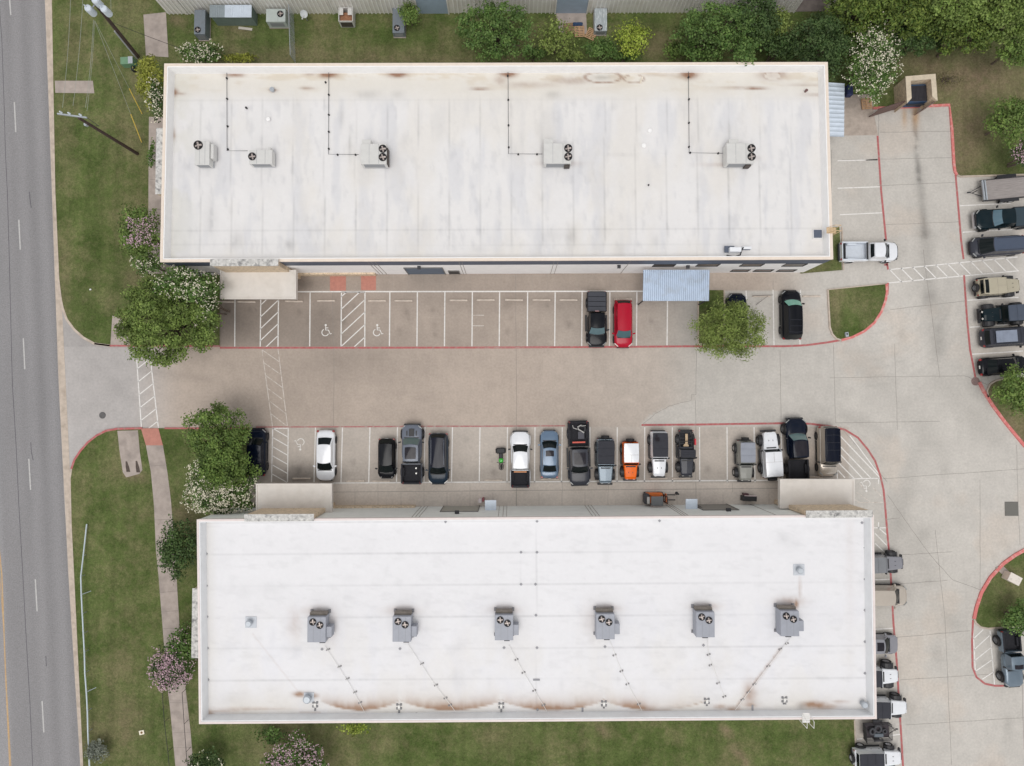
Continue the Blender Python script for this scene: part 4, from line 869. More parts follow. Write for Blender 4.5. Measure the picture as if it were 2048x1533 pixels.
vent('domed vent at the start of the rust stains, lower left of the southern roof', 613, 1401, DS, r=.36, pad=.9, group=GV)
vent('small round vent tucked in the lower right corner of the southern roof', 1731, 1412, DS, r=.3, pad=.0, group=GV)
vent('small grey vent left of the first dark pipe pair near the north parapet', 543, 178, DN, r=.22, pad=0, h=.4, group='vents on the northern roof')
vent('tiny black pipe stub between the first two dark pipes', 491.5, 215, DN, r=.1, pad=0, m=BLACK, h=.3, group='vents on the northern roof')
vent('small white dome beside a smear left of the second dark pipe', 536, 238, DN, r=.2, pad=0, m=LINER, h=.25, group='vents on the northern roof')
vent('white low dome above the middle-right of the northern roof', 1300, 261, DN, r=.2, pad=0, m=LINER, h=.2, group='vents on the northern roof')
vent('white low dome with faint ring near the joint of two seams', 1288, 291, DN, r=.22, pad=0, m=LINER, h=.2, group='vents on the northern roof')
vent('tiny dark stub in the lower middle of the northern roof', 1297.5, 370, DN, r=.08, pad=0, m=BLACK, h=.2, group='vents on the northern roof')
vent('bent brown pipe stub in the upper right corner of the northern roof', 1614, 180, DN, r=.13, pad=0, m=mat('rusty', srgb(112, 84, 82), .8), h=.4, group='vents on the northern roof')
p = P(1281, 165, DN+.1); q = P(1285, 154, DN+.9); o = MB().tube([(0, 0, 0), (q.x-p.x, q.y-p.y, .8)], .07, 8).build('vent_pipe', mat('cream_pipe', srgb(232, 222, 204), .5)); o.location = (p.x, p.y, DN); tag(o, 'leaning cream vent pipe at the end of the ringed puddle stain', 'pipe')
PADM = mat('cross_pad', srgb(128, 128, 130), .8)
for i, (u, v) in enumerate(((630, 1410), (798, 1414), (1002.5, 1412), (1208, 1408), (1414, 1403), (1569.5, 1400))):
    p = P(u, v, DS+.1); t = thing('pipe_pad', f'small white four-pad fitting, {nth[i]} of six along the south gutter', 'roof pad', (p.x, p.y, DS), 0, 'four-pad fittings along the southern gutter')
    b = MB()
    for sx in (-.17, .17):
        for sy in (-.17, .17): b.box((sx, sy, .04), (.17, .17, .08))
    b.box((0, -.45 if i < 3 else -.38, .04), (.16 if i < 5 else .3, .22 if i < 3 else .1, .07)); b.build('pad', PADM, t); MB().box((0, 0, .1), (.2, .26, .16)).build('fitting', WPI, t)
fasts = MB()
for u, v in ((411, 1045), (413, 1108), (413, 1172), (414, 1234), (415, 1297), (416, 1360), (1724, 1046), (1730, 1096), (1730, 1159), (1730, 1221), (1730, 1284), (1730, 1347), (1730, 1408), (1042, 1105), (1074, 1105), (1042, 1169), (1071, 1169), (1074, 1043), (1072, 1231), (1074, 1296), (1075, 1420), (1319, 1042), (891, 1044), (656, 1235), (824, 1234), (644, 1299), (800, 1298), (1008, 1296), (1210, 1294), (1407, 1291)):
    p = P(u, v, DS+.02); fasts.box((p.x, p.y, DS+.025), (.2, .2, .03), rz=.78)
for u, v, h in ((833, 1430, .9), (1165, 1424, 2.2), (1505, 1418, 2.0), (1073, 1360, .2)):
    p = P(u, v, DS+.02); fasts.box((p.x, p.y, DS+.03), (.16 if h > .5 else .6, h*.28+.1, .04))
fasts.build('membrane_patch', mat('patch_grey', srgb(150, 150, 154), .8), bs)
p = P(1636, 468, DN+.35); t = thing('roof_hatch', 'dark square roof hatch near the south-east corner of the northern roof', 'roof hatch', (p.x, p.y, DN)); MB().box((0, 0, .15), (.8, .8, .3)).build('curb', LINER, t); MB().box((0, 0, .33), (.74, .74, .06)).build('lid', BLUEB, t, bevel=.02)
p = P(1468, 500, DN+.6); t = thing('condenser_unit', 'white split condenser with dark side standing by the south edge of the northern roof', 'air conditioner', (p.x, p.y, DN))
MB().box((.1, 0, .45), (1.05, .42, .7)).build('cabinet', mat('unit_white', srgb(228, 230, 234), .5), t, bevel=.03); MB().box((-.35, .1, .35), (.9, .6, .1)).build('mount', BLUEB, t); MB().tube([(-.5, -.4, .05), (.2, -.55, .1), (.7, -.4, .2), (.75, 0, .5), (.9, .25, .5)], .06, 6).build('hose', BLACK, t)
p = P(1494, 496, DN+.4); t = thing('roof_box', 'small white flat box with dark edge right of the white condenser', 'equipment box', (p.x, p.y, DN)); MB().box((0, 0, .25), (.85, .25, .3)).build('housing', mat('unit_white', (1, 1, 1)), t, bevel=.02); MB().box((0, -.14, .22), (.7, .04, .22)).build('grille', BLUEB, t)
# ladders over the east and south edges
def ladder(label, x, y, z0, z1, dirv, m, wd=.5):
    t = thing('roof_ladder', label, 'ladder', (x, y, z0)); n = Vector((-dirv[1], dirv[0], 0)); d = Vector((dirv[0], dirv[1], 0)); b = MB()
    for s in (-1, 1):
        o = n*s*wd/2; b.tube([o+d*.35, o+d*.35+Vector((0, 0, z1-z0+1)), o-d*.2+Vector((0, 0, z1-z0+1.05)), o-d*.55+Vector((0, 0, z1-z0+.1))], .03, 6)
    b.build('side_rail', m, t); r = MB(); z = .3
    while z < z1-z0: r.tube([n*wd/2+d*.35+Vector((0, 0, z)), -n*wd/2+d*.35+Vector((0, 0, z))], .02, 6); z += .3
    r.build('rung', m, t)
    pl = MB()
    for k in range(5): pl.box(d*(-.5+.17*k)+Vector((0, 0, z1-z0+.12)), (.14 if abs(d.x) > .5 else wd*1.1, wd*1.1 if abs(d.x) > .5 else .14, .03))
    pl.build('platform', m, t)
FE = (CN[1]+CN[2])/2; pe = P(1664, 462, HN); ladder('tan access ladder over the east edge of the northern building', pe.x+.02, pe.y, 0.05, HN, (1, 0), mat('tan_steel', srgb(206, 178, 140), .6))
pe = P(1611, 1438, HS); ladder('white access ladder over the south edge of the southern building', pe.x, pe.y-.02, 0.1, HS, (0, -1), WPI, .6)
# ================================================================== GROUND EQUIPMENT ALONG THE TOP
GC = 'ground air units beside the ribbed metal building'
def gunit(label, u0, v0, u1, v1, h, fans, m, name='ground_air_unit'):
    a = P(u0, v1, h); b = P(u1, v0, h); w_, d_ = b.x-a.x, b.y-a.y; t = thing(name, label, 'air conditioner', ((a.x+b.x)/2, (a.y+b.y)/2, .1), 0, GC)
    MB().box((0, 0, .05), (w_*1.05, d_*1.05, .1)).build('slab', PATHM, t); MB().box((0, 0, h/2), (w_, d_, h-.15)).build('cabinet', m, t, bevel=.03)
    MB().box((w_*.12, 0, h-.07), (.02, d_*.96, .012)).box((0, -d_/2, h*.5), (w_*.7, .02, h*.5)).build('panel_seam', MATS['seam_grey'], t)
    for fu, fv, r in fans:
        c = P(fu, fv, h); fan(t, c.x-(a.x+b.x)/2, c.y-(a.y+b.y)/2, h-.072, r)
    return t
gunit('tall blue-grey unit with one fan at its lower end, leftmost beside the metal building', 388, 20, 411, 69, 1.3, [(396, 60.5, .3)], UNITD)
t = gunit('pale grey boxy unit with a fan in its upper right corner', 532, 18, 571, 44, 1.3, [(561, 29, .32)], mat('unit_pale_green', srgb(176, 184, 180), .5, var=.06))
gunit('narrow grey unit with a fan, partly under the small bright tree', 785, 15, 809, 66, 1.0, [(794, 57, .3)], UNITD)
gunit('pale grey unit with white streaks standing right of the pallets', 1189, 17, 1214, 62, 1.0, [(1199, 56, .3)], mat('unit_streaky', srgb(160, 168, 172), .5, var=.1, dirt=(5, .8, srgb(225, 228, 230)), stretch=(3, .5, 1)))
a = P(677, 42, 1.3); b = P(705, 15, 1.3); w_, d_ = b.x-a.x, b.y-a.y; t = thing('stripped_air_unit', 'opened white air unit showing rusty insides, between the dish and the small tree', 'air conditioner', ((a.x+b.x)/2, (a.y+b.y)/2, .1), 0, GC)
q = MB()
for s in (-1, 1): q.box((s*w_/2, 0, .6), (.06, d_, 1.1)); q.box((0, s*d_/2, .6), (w_, .06, 1.1))
q.box((-w_*.32, d_*.2, 1.15), (w_*.28, d_*.5, .04)).box((w_*.3, d_*.2, 1.15), (w_*.3, d_*.5, .04)); q.build('casing', UNITL, t); MB().box((0, -d_*.1, .45), (w_*.9, d_*.75, .7)).build('rusty_core', mat('rust_core', srgb(150, 108, 82), .9, var=.4, scale=6), t)
MB().box((0, -d_/2-.035, .55), (w_*.86, .02, .8)).build('coil_panel', MATS['coil_dark'], t)
a = P(419, 35, 1.9); b = P(503, 10, 1.9); w_, d_ = b.x-a.x, b.y-a.y; t = thing('storage_lean_to', 'low metal storage lean-to with half grey, half bright roof beside the metal building', 'shed', ((a.x+b.x)/2, (a.y+b.y)/2, .1))
MB().box((0, .1, .85), (w_*.97, d_*.9, 1.7)).build('wall', mat('shed_wall', srgb(108, 122, 116), .7, var=.12), t)
for s, m_, lab in ((-1, mat('shed_roof_grey', srgb(150, 160, 166), .4, metal=.3, var=.1), 'grey half of the roof'), (1, WHM, 'bright half of the roof')):
    r_ = MB(); x0, x1 = (-w_/2, -w_*.14) if s < 0 else (-w_*.14, w_/2); r_.box(((x0+x1)/2, 0, 1.76), (x1-x0, d_, .05)); k = x0+.1
    while k < x1: r_.box((k, 0, 1.8), (.04, d_, .03)); k += .22
    tag(r_.build('roof', m_, t), lab)
MB().box((w_*.2, -d_/2-.2, .12), (1.4, .25, .05), rz=-.12).build('loose_board', mat('board_pale', srgb(190, 184, 174), .8), t)
p = P(608, 29, 1.2); t = thing('satellite_dish', 'grey satellite dish on a stub mast at the edge of the lawn', 'satellite dish', (p.x, p.y, .1))
d = MB().lathe([(0, -.08), (.2, -.06), (.36, 0), (.37, .02), (.36, .015), (.2, -.04), (0, -.06)], n=20).build('dish', mat('dish_grey', srgb(186, 190, 192), .5), t); d.location = (0, 0, 1.15); d.rotation_euler = (.5, .2, 0)
MB().tube([(0, 0, 0), (0, .05, 1.1)], .04, 8).build('mast', GALV, t); MB().tube([(0, -.1, 1.1), (-.1, -.55, 1.3)], .025, 6).box((-.1, -.57, 1.3), (.12, .12, .12)).build('feed_arm', UNITL, t)
# chain-link fence
A = P(588, 27); B = P(592, 128); t = thing('chain_link_fence', 'grey chain-link fence crossing the grass strip at right angles', 'fence', (A.x, A.y, 0))
D = B-A; n = 5; q = MB(); rl = MB().tube([(0, 0, 1.8), (D.x, D.y, 1.8)], .03, 6)
for k in range(n+1): q.tube([(D.x*k/n, D.y*k/n, 0), (D.x*k/n, D.y*k/n, 1.85)], .035, 6)
q.build('post', GALV, t); rl.build('top_rail', GALV, t); wn = MB(); Ln = D.length; k = -1.8
while k < Ln:
    for s in (1, -1):
        a0, a1 = (k, k+1.8); lo, hi = max(a0, 0), min(a1, Ln)
        if hi > lo:
            z0 = (lo-k) if s > 0 else 1.8-(lo-k); z1 = (hi-k) if s > 0 else 1.8-(hi-k); wn.tube([(D.x*lo/Ln, D.y*lo/Ln, z0), (D.x*hi/Ln, D.y*hi/Ln, z1)], .006, 3)
    k += .16
wn.build('mesh_wire', GALV, t)
# pallets
def pallet(label, u, v, rz, m=WOOD, tilt=0, z=.12):
    p = P(u, v); t = thing('wooden_pallet', label, 'pallet', (p.x, p.y, z), rz, 'pallets by the shrubs'); a = MB(); b = MB()
    for k in range(7): a.box((0, -.5+k*.167, .13), (1.0, .1, .022))
    for k in (-.45, 0, .45): b.box((k, 0, .06), (.09, 1.05, .1))
    a.build('deck_slats', m, t); b.build('stringers', m, t)
    if tilt: t.rotation_euler = (tilt, 0, rz)
    return t
pallet('upright-lying wooden pallet with a blue tarp at its upper edge', 1158.5, 66, .05); pallet('tilted wooden pallet leaning right beside the streaked unit', 1182, 71, -.45, tilt=.0)
pallet('darker wooden pallet half hidden under shrubs left of the others', 1137, 60, .1, mat('pallet_old', srgb(150, 120, 92), .9, var=.25), z=.12)
p = P(1155, 52); t = tag(MB().rbox((0, 0, .12), (1.0, .35, .2), .1, top=.08).build('folded_tarp', mat('tarp_blue', srgb(36, 62, 96), .6, bump=.5, bscale=9)), 'dark blue folded tarp above the upright pallet', 'tarp'); t.location = (p.x, p.y, .2)
pallet('light wooden pallet on the patio under the white-flowering tree', 1731, 210, .1, z=.13)
p = P(1694, 186); t = tag(MB().rbox((0, 0, .3), (.6, 1.1, .6), .12, top=.1).build('blue_bin', mat('tarp_navy', srgb(44, 54, 96), .6)), 'navy blue covered bin between the lean-to awning and the white-flowering tree', 'bin'); t.location = (p.x, p.y, .115)
# dumpster enclosure
t = thing('dumpster_enclosure', 'square block-wall enclosure with open brown gates at the top of the east drive', 'enclosure'); hh = 2.2
o = [P(1811, 155, hh).xy, P(1869, 150, hh).xy, P(1873, 202, hh).xy, P(1814, 207, hh).xy]; i = inset(o, .38); q = MB()
for a, b in ((3, 0), (0, 1), (1, 2)):
    q.prism([(o[a].x, o[a].y), (o[b].x, o[b].y), (i[b].x, i[b].y), (i[a].x, i[a].y)], 0, hh)
q.build('wall', STONE, t); c = MB(); o2 = inset(o, -.05); i2 = inset(o, .43)
for a, b in ((3, 0), (0, 1), (1, 2)): c.prism([(o2[a].x, o2[a].y), (o2[b].x, o2[b].y), (i2[b].x, i2[b].y), (i2[a].x, i2[a].y)], hh, hh+.1)
c.build('wall_cap', mat('wall_cap_tan', srgb(206, 192, 170), .9, var=.15), t)
G0 = Vector((i[3].x, i[3].y)); G1 = P(1741, 235, 0); gd = (G1.xy-G0).normalized(); g_ = MB(); L_ = 3.2
for k in range(15):
    c_ = G0+gd*(.12+k*L_/15); g_.box((c_.x, c_.y, 1.1), (.17, .04, 1.8), rz=math.atan2(gd.y, gd.x))
g_.build('gate', mat('gate_brown', srgb(112, 90, 84), .7, var=.15), t)
g_ = MB(); c_ = G0+gd*L_/2
for z in (.3, 1.9): g_.box((c_.x, c_.y+.06, z), (L_, .07, .1), rz=math.atan2(gd.y, gd.x))
g_.build('gate_frame', mat('gate_dark', srgb(84, 66, 62), .7), t)
G2 = Vector((o[2].x, o[2].y)); MB().box((G2.x-.45, G2.y-.25, 1.1), (1.25, .06, 1.9), rz=.55).build('gate', MATS['gate_brown'], t)
p = P(1833, 188, 1.2); t = thing('dumpster', 'dark blue steel dumpster with ribbed black lid inside the block enclosure', 'dumpster', (p.x, p.y, 0), .03)
DB = mat('dumpster_blue', srgb(46, 78, 112), .5, var=.2, dirt=(3, .4, srgb(90, 80, 76)))
b = MB().box((0, 0, .7), (1.95, 1.75, 1.3)); b.box((0, .95, 1.0), (1.9, .2, .3)); b.build('bin_body', DB, t, bevel=.03)
l = MB().box((0, -.05, 1.38), (1.9, 1.55, .05))
for k in range(14): l.box((-.85+k*.13, -.05, 1.43), (.05, 1.5, .05))
l.build('lid', mat('lid_black', srgb(52, 50, 56), .7, var=.2), t); f = MB()
for s in (-.9, .5): f.box((s, 1.15, 1.1), (.1, .5, .1), rz=-.6)
f.box((0, -.98, .9), (1.8, .12, .12)); f.build('lift_bar', DKMETAL, t)
# benches, cabinets and posts
p = P(253, 121, .9); t = thing('transformer_box', 'green pad-mounted electric transformer cabinet on the grass by the yellow-green tree', 'transformer box', (p.x, p.y, .1), .05)
GM = mat('cabinet_green', srgb(104, 140, 110), .5, var=.08); MB().box((0, 0, .4), (1.3, .75, .8), taper=.97).build('cabinet', GM, t, bevel=.03); MB().box((.4, 0, .83), (.45, .7, .06)).build('lid', GALV, t)
p = P(271, 142); t = tag(MB().rbox((0, 0, .25), (.35, .45, .5), .08, top=.05).build('utility_box', BLACK), 'small black utility box at the foot of the yellow-green tree', 'utility box'); t.location = (p.x, p.y, .1)
p = P(285, 1464); t = thing('valve_cover', 'small white square valve cover on the lower lawn', 'valve cover', (p.x, p.y, .1), .2); MB().box((0, 0, .04), (.48, .4, .08)).build('frame', mat('valve_white', srgb(232, 224, 206), .8), t); MB().lathe([(0, .09), (.1, .09), (.12, .08)], n=12).build('lid', mat('valve_lid', srgb(120, 90, 50), .8), t)
p = P(1691, 670); t = thing('utility_pad', 'small grey meter box at the bottom of the rounded grass island', 'meter box', (p.x, p.y, .1), .1); MB().box((0, 0, .12), (.3, .45, .24)).build('body', GALV, t); MB().box((0, .05, .26), (.12, .2, .04)).build('lid', DKMETAL, t)
p = P(2028, 1158, .9); t = thing('equipment_cabinet', 'beige weathered equipment cabinet on the lower right island', 'equipment cabinet', (p.x, p.y, .1), -.5); MB().box((0, 0, .45), (1.2, .8, .9)).build('cabinet', mat('cab_beige', srgb(206, 194, 180), .8, var=.1), t, bevel=.03); MB().box((0, 0, .92), (1.25, .85, .05)).build('lid', mat('cab_lid', srgb(220, 212, 202), .8, dirt=(3, .5, srgb(160, 150, 140))), t)
# ================================================================== VEHICLES
def paint(name, col, rough=.2, coat=.15, metal=.12, **k): return mat('paint_'+name, col, rough, metal=metal, coat=coat, var=k.pop('var', .04), scale=3, **k)
TRIMB = mat('trim_black', srgb(33, 33, 37), .5, var=.1, scale=5)
SOFTT = mat('soft_top_black', srgb(50, 51, 58), .85, var=.12, scale=3, bump=.3, bscale=5)
GLV = mat('vehicle_glass', srgb(18, 25, 26), .08, spec=.22)
LINERB = mat('bed_liner', srgb(34, 34, 40), .8, var=.2, scale=5)
WM = {}
def wheel(par, x, y, r=.34, wd=.22, rim=RIM, side=1, name='wheel', ang=0):
    k = (round(r, 2), round(wd, 2))
    if k not in WM:
        h = wd/2; a = MB().lathe([(r*.60, -h*.7), (r*.72, -h), (r*.93, -h), (r, -h*.7), (r, h*.7), (r*.93, h), (r*.72, h), (r*.60, h*.7)], n=24, axis='Y')
        b = MB().lathe([(r*.61, -h*.6), (r*.61, h*.6)], n=20, axis='Y').lathe([(r*.6, h*.8), (r*.56, h*.55), (r*.16, h*.5), (r*.14, h*.72), (0, h*.72)], n=20, axis='Y').lathe([(r*.6, -h*.8), (r*.56, -h*.55), (0, -h*.6)], n=20, axis='Y')
        for q in range(5):
            t = q*2*math.pi/5; b.box((math.cos(t)*r*.36, h*.66, math.sin(t)*r*.36), (r*.42, h*.12, r*.12), ry=-t)
        WM[k] = (a.mesh('wheel', RUBBER, True), b.mesh('rim', RIM))
    o = link(name, WM[k][0], par, (x, y, r)); o.rotation_euler = (0, 0, (0 if side > 0 else math.pi)+ang)
    c = link('rim', WM[k][1], o)
    if rim is not RIM: c.data = c.data.copy(); c.data.materials[0] = rim
    return o
def loft(st, wd, nm=None):
    """closed body from stations (x, halfwidth, z bottom, z shoulder, z top, crown)"""
    mb = MB(); vs = []; n = 0
    for x, hw, zb, zs, zt in st:
        r = [(0, zb), (hw*.8, zb), (hw*.97, zb+.08), (hw, zb+(zs-zb)*.45), (hw*.985, zs), (hw*.90, zt-.015), (hw*.5, zt+.025), (0, zt+.035)]
        full = r+[(-a, b) for a, b in r[-2:0:-1]]; n = len(full); vs += [(x, a, b) for a, b in full]
    fs = []
    for i in range(len(st)-1):
        for k in range(n): fs.append((i*n+k, (i+1)*n+k, (i+1)*n+(k+1) % n, i*n+(k+1) % n))
    fs.append(tuple(range(n))); fs.append(tuple((len(st)-1)*n+k for k in range(n-1, -1, -1)))
    return mb.add(vs, fs)
class Cabin:
    def __init__(s, xf0, xf1, xr1, xr0, w0, w1, z0, z1, bf0=.2, bf1=.1, br0=.1, br1=.06, crown=.04):
        s.__dict__.update(locals())
    def side(s, v): L = lambda a, b: a+(b-a)*v; return L(s.xf0, s.xf1), L(s.xr0, s.xr1), L(s.w0, s.w1), L(s.z0, s.z1), L(s.bf0, s.bf1), L(s.br0, s.br1)
    def front(s, a, v): xf, xr, w_, z, bf, br = s.side(v); return Vector((xf+bf*(1-a*a), a*w_, z+.012*(1-a*a)*4*v*(1-v)+s.crown*(1-a*a)*v))
    def rear(s, a, v): xf, xr, w_, z, bf, br = s.side(v); return Vector((xr-br*(1-a*a), a*w_, z+s.crown*(1-a*a)*v))
    def lat(s, t, v, sg): xf, xr, w_, z, bf, br = s.side(v); return Vector((xf+(xr-xf)*t, sg*(w_+.03*4*t*(1-t)*v), z))
    def roof(s, t, a):
        f = s.front(a, 1); r = s.rear(a, 1); y = f.lerp(r, t); y.y += .03*4*t*(1-t)*a; y.z += .03*math.sin(math.pi*t)*(1-a*a); return y
def patch(mb, fn, u0, u1, v0, v1, off, nu=6, nv=3, thick=0):
    P_ = [[fn(u0+(u1-u0)*i/nu, v0+(v1-v0)*j/nv) for j in range(nv+1)] for i in range(nu+1)]
    vs = []
    for i in range(nu+1):
        for j in range(nv+1):
            a = P_[min(i+1, nu)][j]-P_[max(i-1, 0)][j]; b = P_[i][min(j+1, nv)]-P_[i][max(j-1, 0)]; n = a.cross(b).normalized()
            c = P_[i][j]; vs.append(c+n*off)
    fs = [(i*(nv+1)+j, (i+1)*(nv+1)+j, (i+1)*(nv+1)+j+1, i*(nv+1)+j+1) for i in range(nu) for j in range(nv)]
    return mb.add(vs, fs)
def openmesh(mb, name, m, parent, smooth=True, solid=0.0):
    me = bpy.data.meshes.new(name); me.from_pydata(mb.v, [], mb.f); me.materials.append(m)
    me.polygons.foreach_set('use_smooth', [smooth]*len(me.polygons)); o = link(name, me, parent)
    return o
def cabin_parts(t, c, pm, roofm=None, rear=True, splits=(.5,), sun=None, pill=.03, glass=None, rearglass=(.12, .92), wglass=None, pano=None):
    g = glass or GLV; sh = MB()
    patch(sh, c.front, -1, 1, 0, 1, 0, 8, 3); patch(sh, lambda a, v: c.rear(a, v), -1, 1, 0, 1, 0, 8, 3)
    for sg in (-1, 1): patch(sh, lambda a, v: c.lat(a, v, sg), 0, 1, 0, 1, 0, 6, 2)
    o = openmesh(sh, 'cabin_frame', pm, t)
    rf = MB(); patch(rf, lambda a, b: c.roof(a, b), 0, 1, -1, 1, 0, 8, 8); ro = openmesh(rf, 'roof', roofm or pm, t)
    wsd = MB(); patch(wsd, c.front, -.93, .93, .03, .95, .012, 10, 4); openmesh(wsd, 'windshield', wglass or g, t)
    if rear:
        w_ = MB(); patch(w_, c.rear, -.86, .86, *rearglass, -.012, 8, 3); openmesh(w_, 'rear_window', g, t)
    cuts = [0.04]+list(splits)+[.96]
    for sg in (-1, 1):
        for k in range(len(cuts)-1):
            a0 = cuts[k]+(.012 if k else 0); a1 = cuts[k+1]-.012; w_ = MB()
            patch(w_, lambda a, v: c.lat(a, v, sg), a0, a1, .12, .90, .012*(-sg), 4, 2); openmesh(w_, 'side_window', g, t)
    if sun:
        s_ = MB(); patch(s_, lambda a, b: c.roof(a, b), sun[0], sun[1], -sun[2], sun[2], -.014, 4, 4); openmesh(s_, 'sunroof', mat('sunroof_glass', srgb(40, 38, 44), .08, spec=.2), ro)
    return ro
def mirrors(t, x, y, z, m):
    for s in (-1, 1): MB().rbox((0, 0, 0), (.14, .24, .17), .05, top=.03).build('side_mirror', m, t, loc=(x, s*(y+.13), z), rz=s*.25)
HL = None; LENSG = mat('lens_grey', srgb(150, 152, 152), .12, spec=.8)
def lamps(t, L_, W, zf, zr, hl=.16, tl=.14, rearm=True):
    for s in (-1, 1):
        MB().rbox((L_/2-.25, s*(W/2-.22), zf+.02), (.46, .09, .12), .04, rz=-s*.85, top=.03).build('headlight', HL or LENSG, t)
        if rearm: MB().rbox((-L_/2+.12, s*(W/2-.17), zr), (.2, .22, .2), .06, rz=s*.5, top=.04).build('tail_light', TAILL, t)
def plate(t, L_, rear=True):
    MB().box((-L_/2-.005, 0, .75), (.02, .32, .16)).build('number_plate', mat('plate_white', srgb(224, 224, 220), .5), t)
def spawn(name, label, cat, u, v, deg, z=.8, group=None):
    p = P(u, v, z); return thing(name, label, cat, (p.x, p.y, 0.004), math.radians(deg), group)
GRP = 'vehicles parked around the two buildings'
def car(label, u, v, deg, L_, W, H, pm, kind='sedan', cat='car', name=None, roofm=None, sun=None, rack=None, rim=None, hood=None, wglass=None, splits=None, belt=None, lower=None, rglass=None):
    t = spawn(name or ('parked_car' if kind in ('sedan', 'hatch') else 'parked_suv' if kind == 'suv' else 'parked_minivan'), label, cat, u, v, deg, .85, GRP)
    K = {'sedan': (.245, .38, .70, .86, .88, .92), 'suv': (.235, .36, .90, .975, .98, 1.02), 'hatch': (.19, .36, .86, .965, .92, .98), 'van': (.14, .33, .93, .985, .95, 1.0), 'boxy': (.24, .315, .955, .985, 1.05, 1.10)}[kind]
    zh = {'sedan': .84, 'suv': .98, 'hatch': .88, 'van': .96, 'boxy': 1.08}[kind]; zb = .27; hw = W/2
    X = lambda f: L_/2-f*L_; tr = zh+.06 if kind == 'sedan' else zh+.10
    rc = .36 if kind != 'boxy' else .70
    st = [(X(0.0), hw*rc, zb+.12, .50, .58), (X(.007), hw*(rc+.20), zb+.04, .58, .66), (X(.022), hw*(.76 if kind != 'boxy' else .93), zb+.01, .66, .76), (X(.055), hw*.90 if kind != 'boxy' else hw*.97, zb, .72, zh-.08), (X(.11), hw*.975, zb, .80, zh-.02), (X(.19), hw, zb, zh-.06, zh+.03),
          (X(.30), hw*.99, zb, zh-.02, zh+.08), (X(.5), hw*.99, zb, zh, zh+.09), (X(.70), hw, zb, zh, zh+.09), (X(.82), hw*.995, zb, zh, tr), (X(.91), hw*.96, zb, zh-.02, tr-.01), (X(.965), hw*.86, zb+.02, zh-.05, tr-.05), (X(.990), hw*.70, zb+.05, zh-.15, tr-.17), (X(1.0), hw*.50, zb+.14, zh-.26, tr-.32)]
    if kind in ('suv', 'van', 'boxy', 'hatch'):
        for k in range(9, 14): x, a, b, c_, d = st[k]; st[k] = (x, min(hw, a*(1.05 if kind != 'boxy' else 1.12)), b, c_, [zh+.1, zh+.1, zh+.06, zh-.02, zh-.2][k-9])
    body = loft(st, W).build('body', lower or pm, t, smooth=True, sub=1)
    z0 = zh+.055; cb = Cabin(X(K[0])-.02, X(K[1]), X(K[2]), X(K[3]), hw*.87, hw*(.70 if kind != 'boxy' else .80), z0, H-.05, .22 if kind != 'boxy' else .06, .12 if kind != 'boxy' else .04, .10, .07)
    cabin_parts(t, cb, pm if not (roofm and kind == 'boxy') else pm, roofm, splits=splits or ((.47,) if kind == 'sedan' else (.38, .70)), sun=sun, wglass=wglass, rearglass=(.15, .92))
    s_ = MB()                                             # shut lines of bonnet and boot
    hz = zh+.062
    s_.strip([(X(.05), -hw*.62), (X(.10), -hw*.76), (X(K[0])-.02, -hw*.80)], .018, hz-.03, hz-.01); s_.strip([(X(.05), hw*.62), (X(.10), hw*.76), (X(K[0])-.02, hw*.80)], .018, hz-.03, hz-.01)
    MB().box((X(K[0])+.15, 0, zh+.085), (.10, hw*1.45, .03)).build('cowl', TRIMB, t)
    for sx in (.175 if kind != 'van' else .16, .80):
        for sg in (-1, 1):
            a = MB().lathe([(.0, 0), (.41, 0), (.41, .01), (0, .01)], (X(sx), sg*(hw-.012)-.005, .34), 20, 'Y').build('wheel_arch', TRIMB, t); wheel(t, X(sx), sg*(hw-.09), .335 if kind in ('sedan', 'hatch') else .37, .22, rim or RIM, sg)
    mirrors(t, X(K[0])-.25, hw-.02, zh+.12, pm if kind != 'boxy' else TRIMB); lamps(t, L_, W, zh-.18, zh-.1); plate(t, L_)
    MB().rbox((L_/2-.04, 0, .42), (.16, W*.66, .2), .05).build('grille', TRIMB, t)
    if rack:
        for sg in (-1, 1): MB().tube([cb.roof(.08, sg*.88)+Vector((0, 0, .02)), cb.roof(.15, sg*.88)+Vector((0, 0, .07)), cb.roof(.85, sg*.88)+Vector((0, 0, .07)), cb.roof(.95, sg*.88)+Vector((0, 0, .02))], .022, 6).build('roof_rail', rack[0], t)
        if rack[1]:
            for k in range(rack[1]):
                f = rack[2]+(rack[3]-rack[2])*k/max(1, rack[1]-1); MB().tube([cb.roof(f, -.88)+Vector((0, 0, .09)), cb.roof(f, 0)+Vector((0, 0, .085)), cb.roof(f, .88)+Vector((0, 0, .09))], .02, 6).build('roof_bar', rack[0], t)
    MB().box((X(.49), 0, zb+.02), (L_*.42, W*.99, .09)).build('sill', TRIMB, t)
    return t, cb
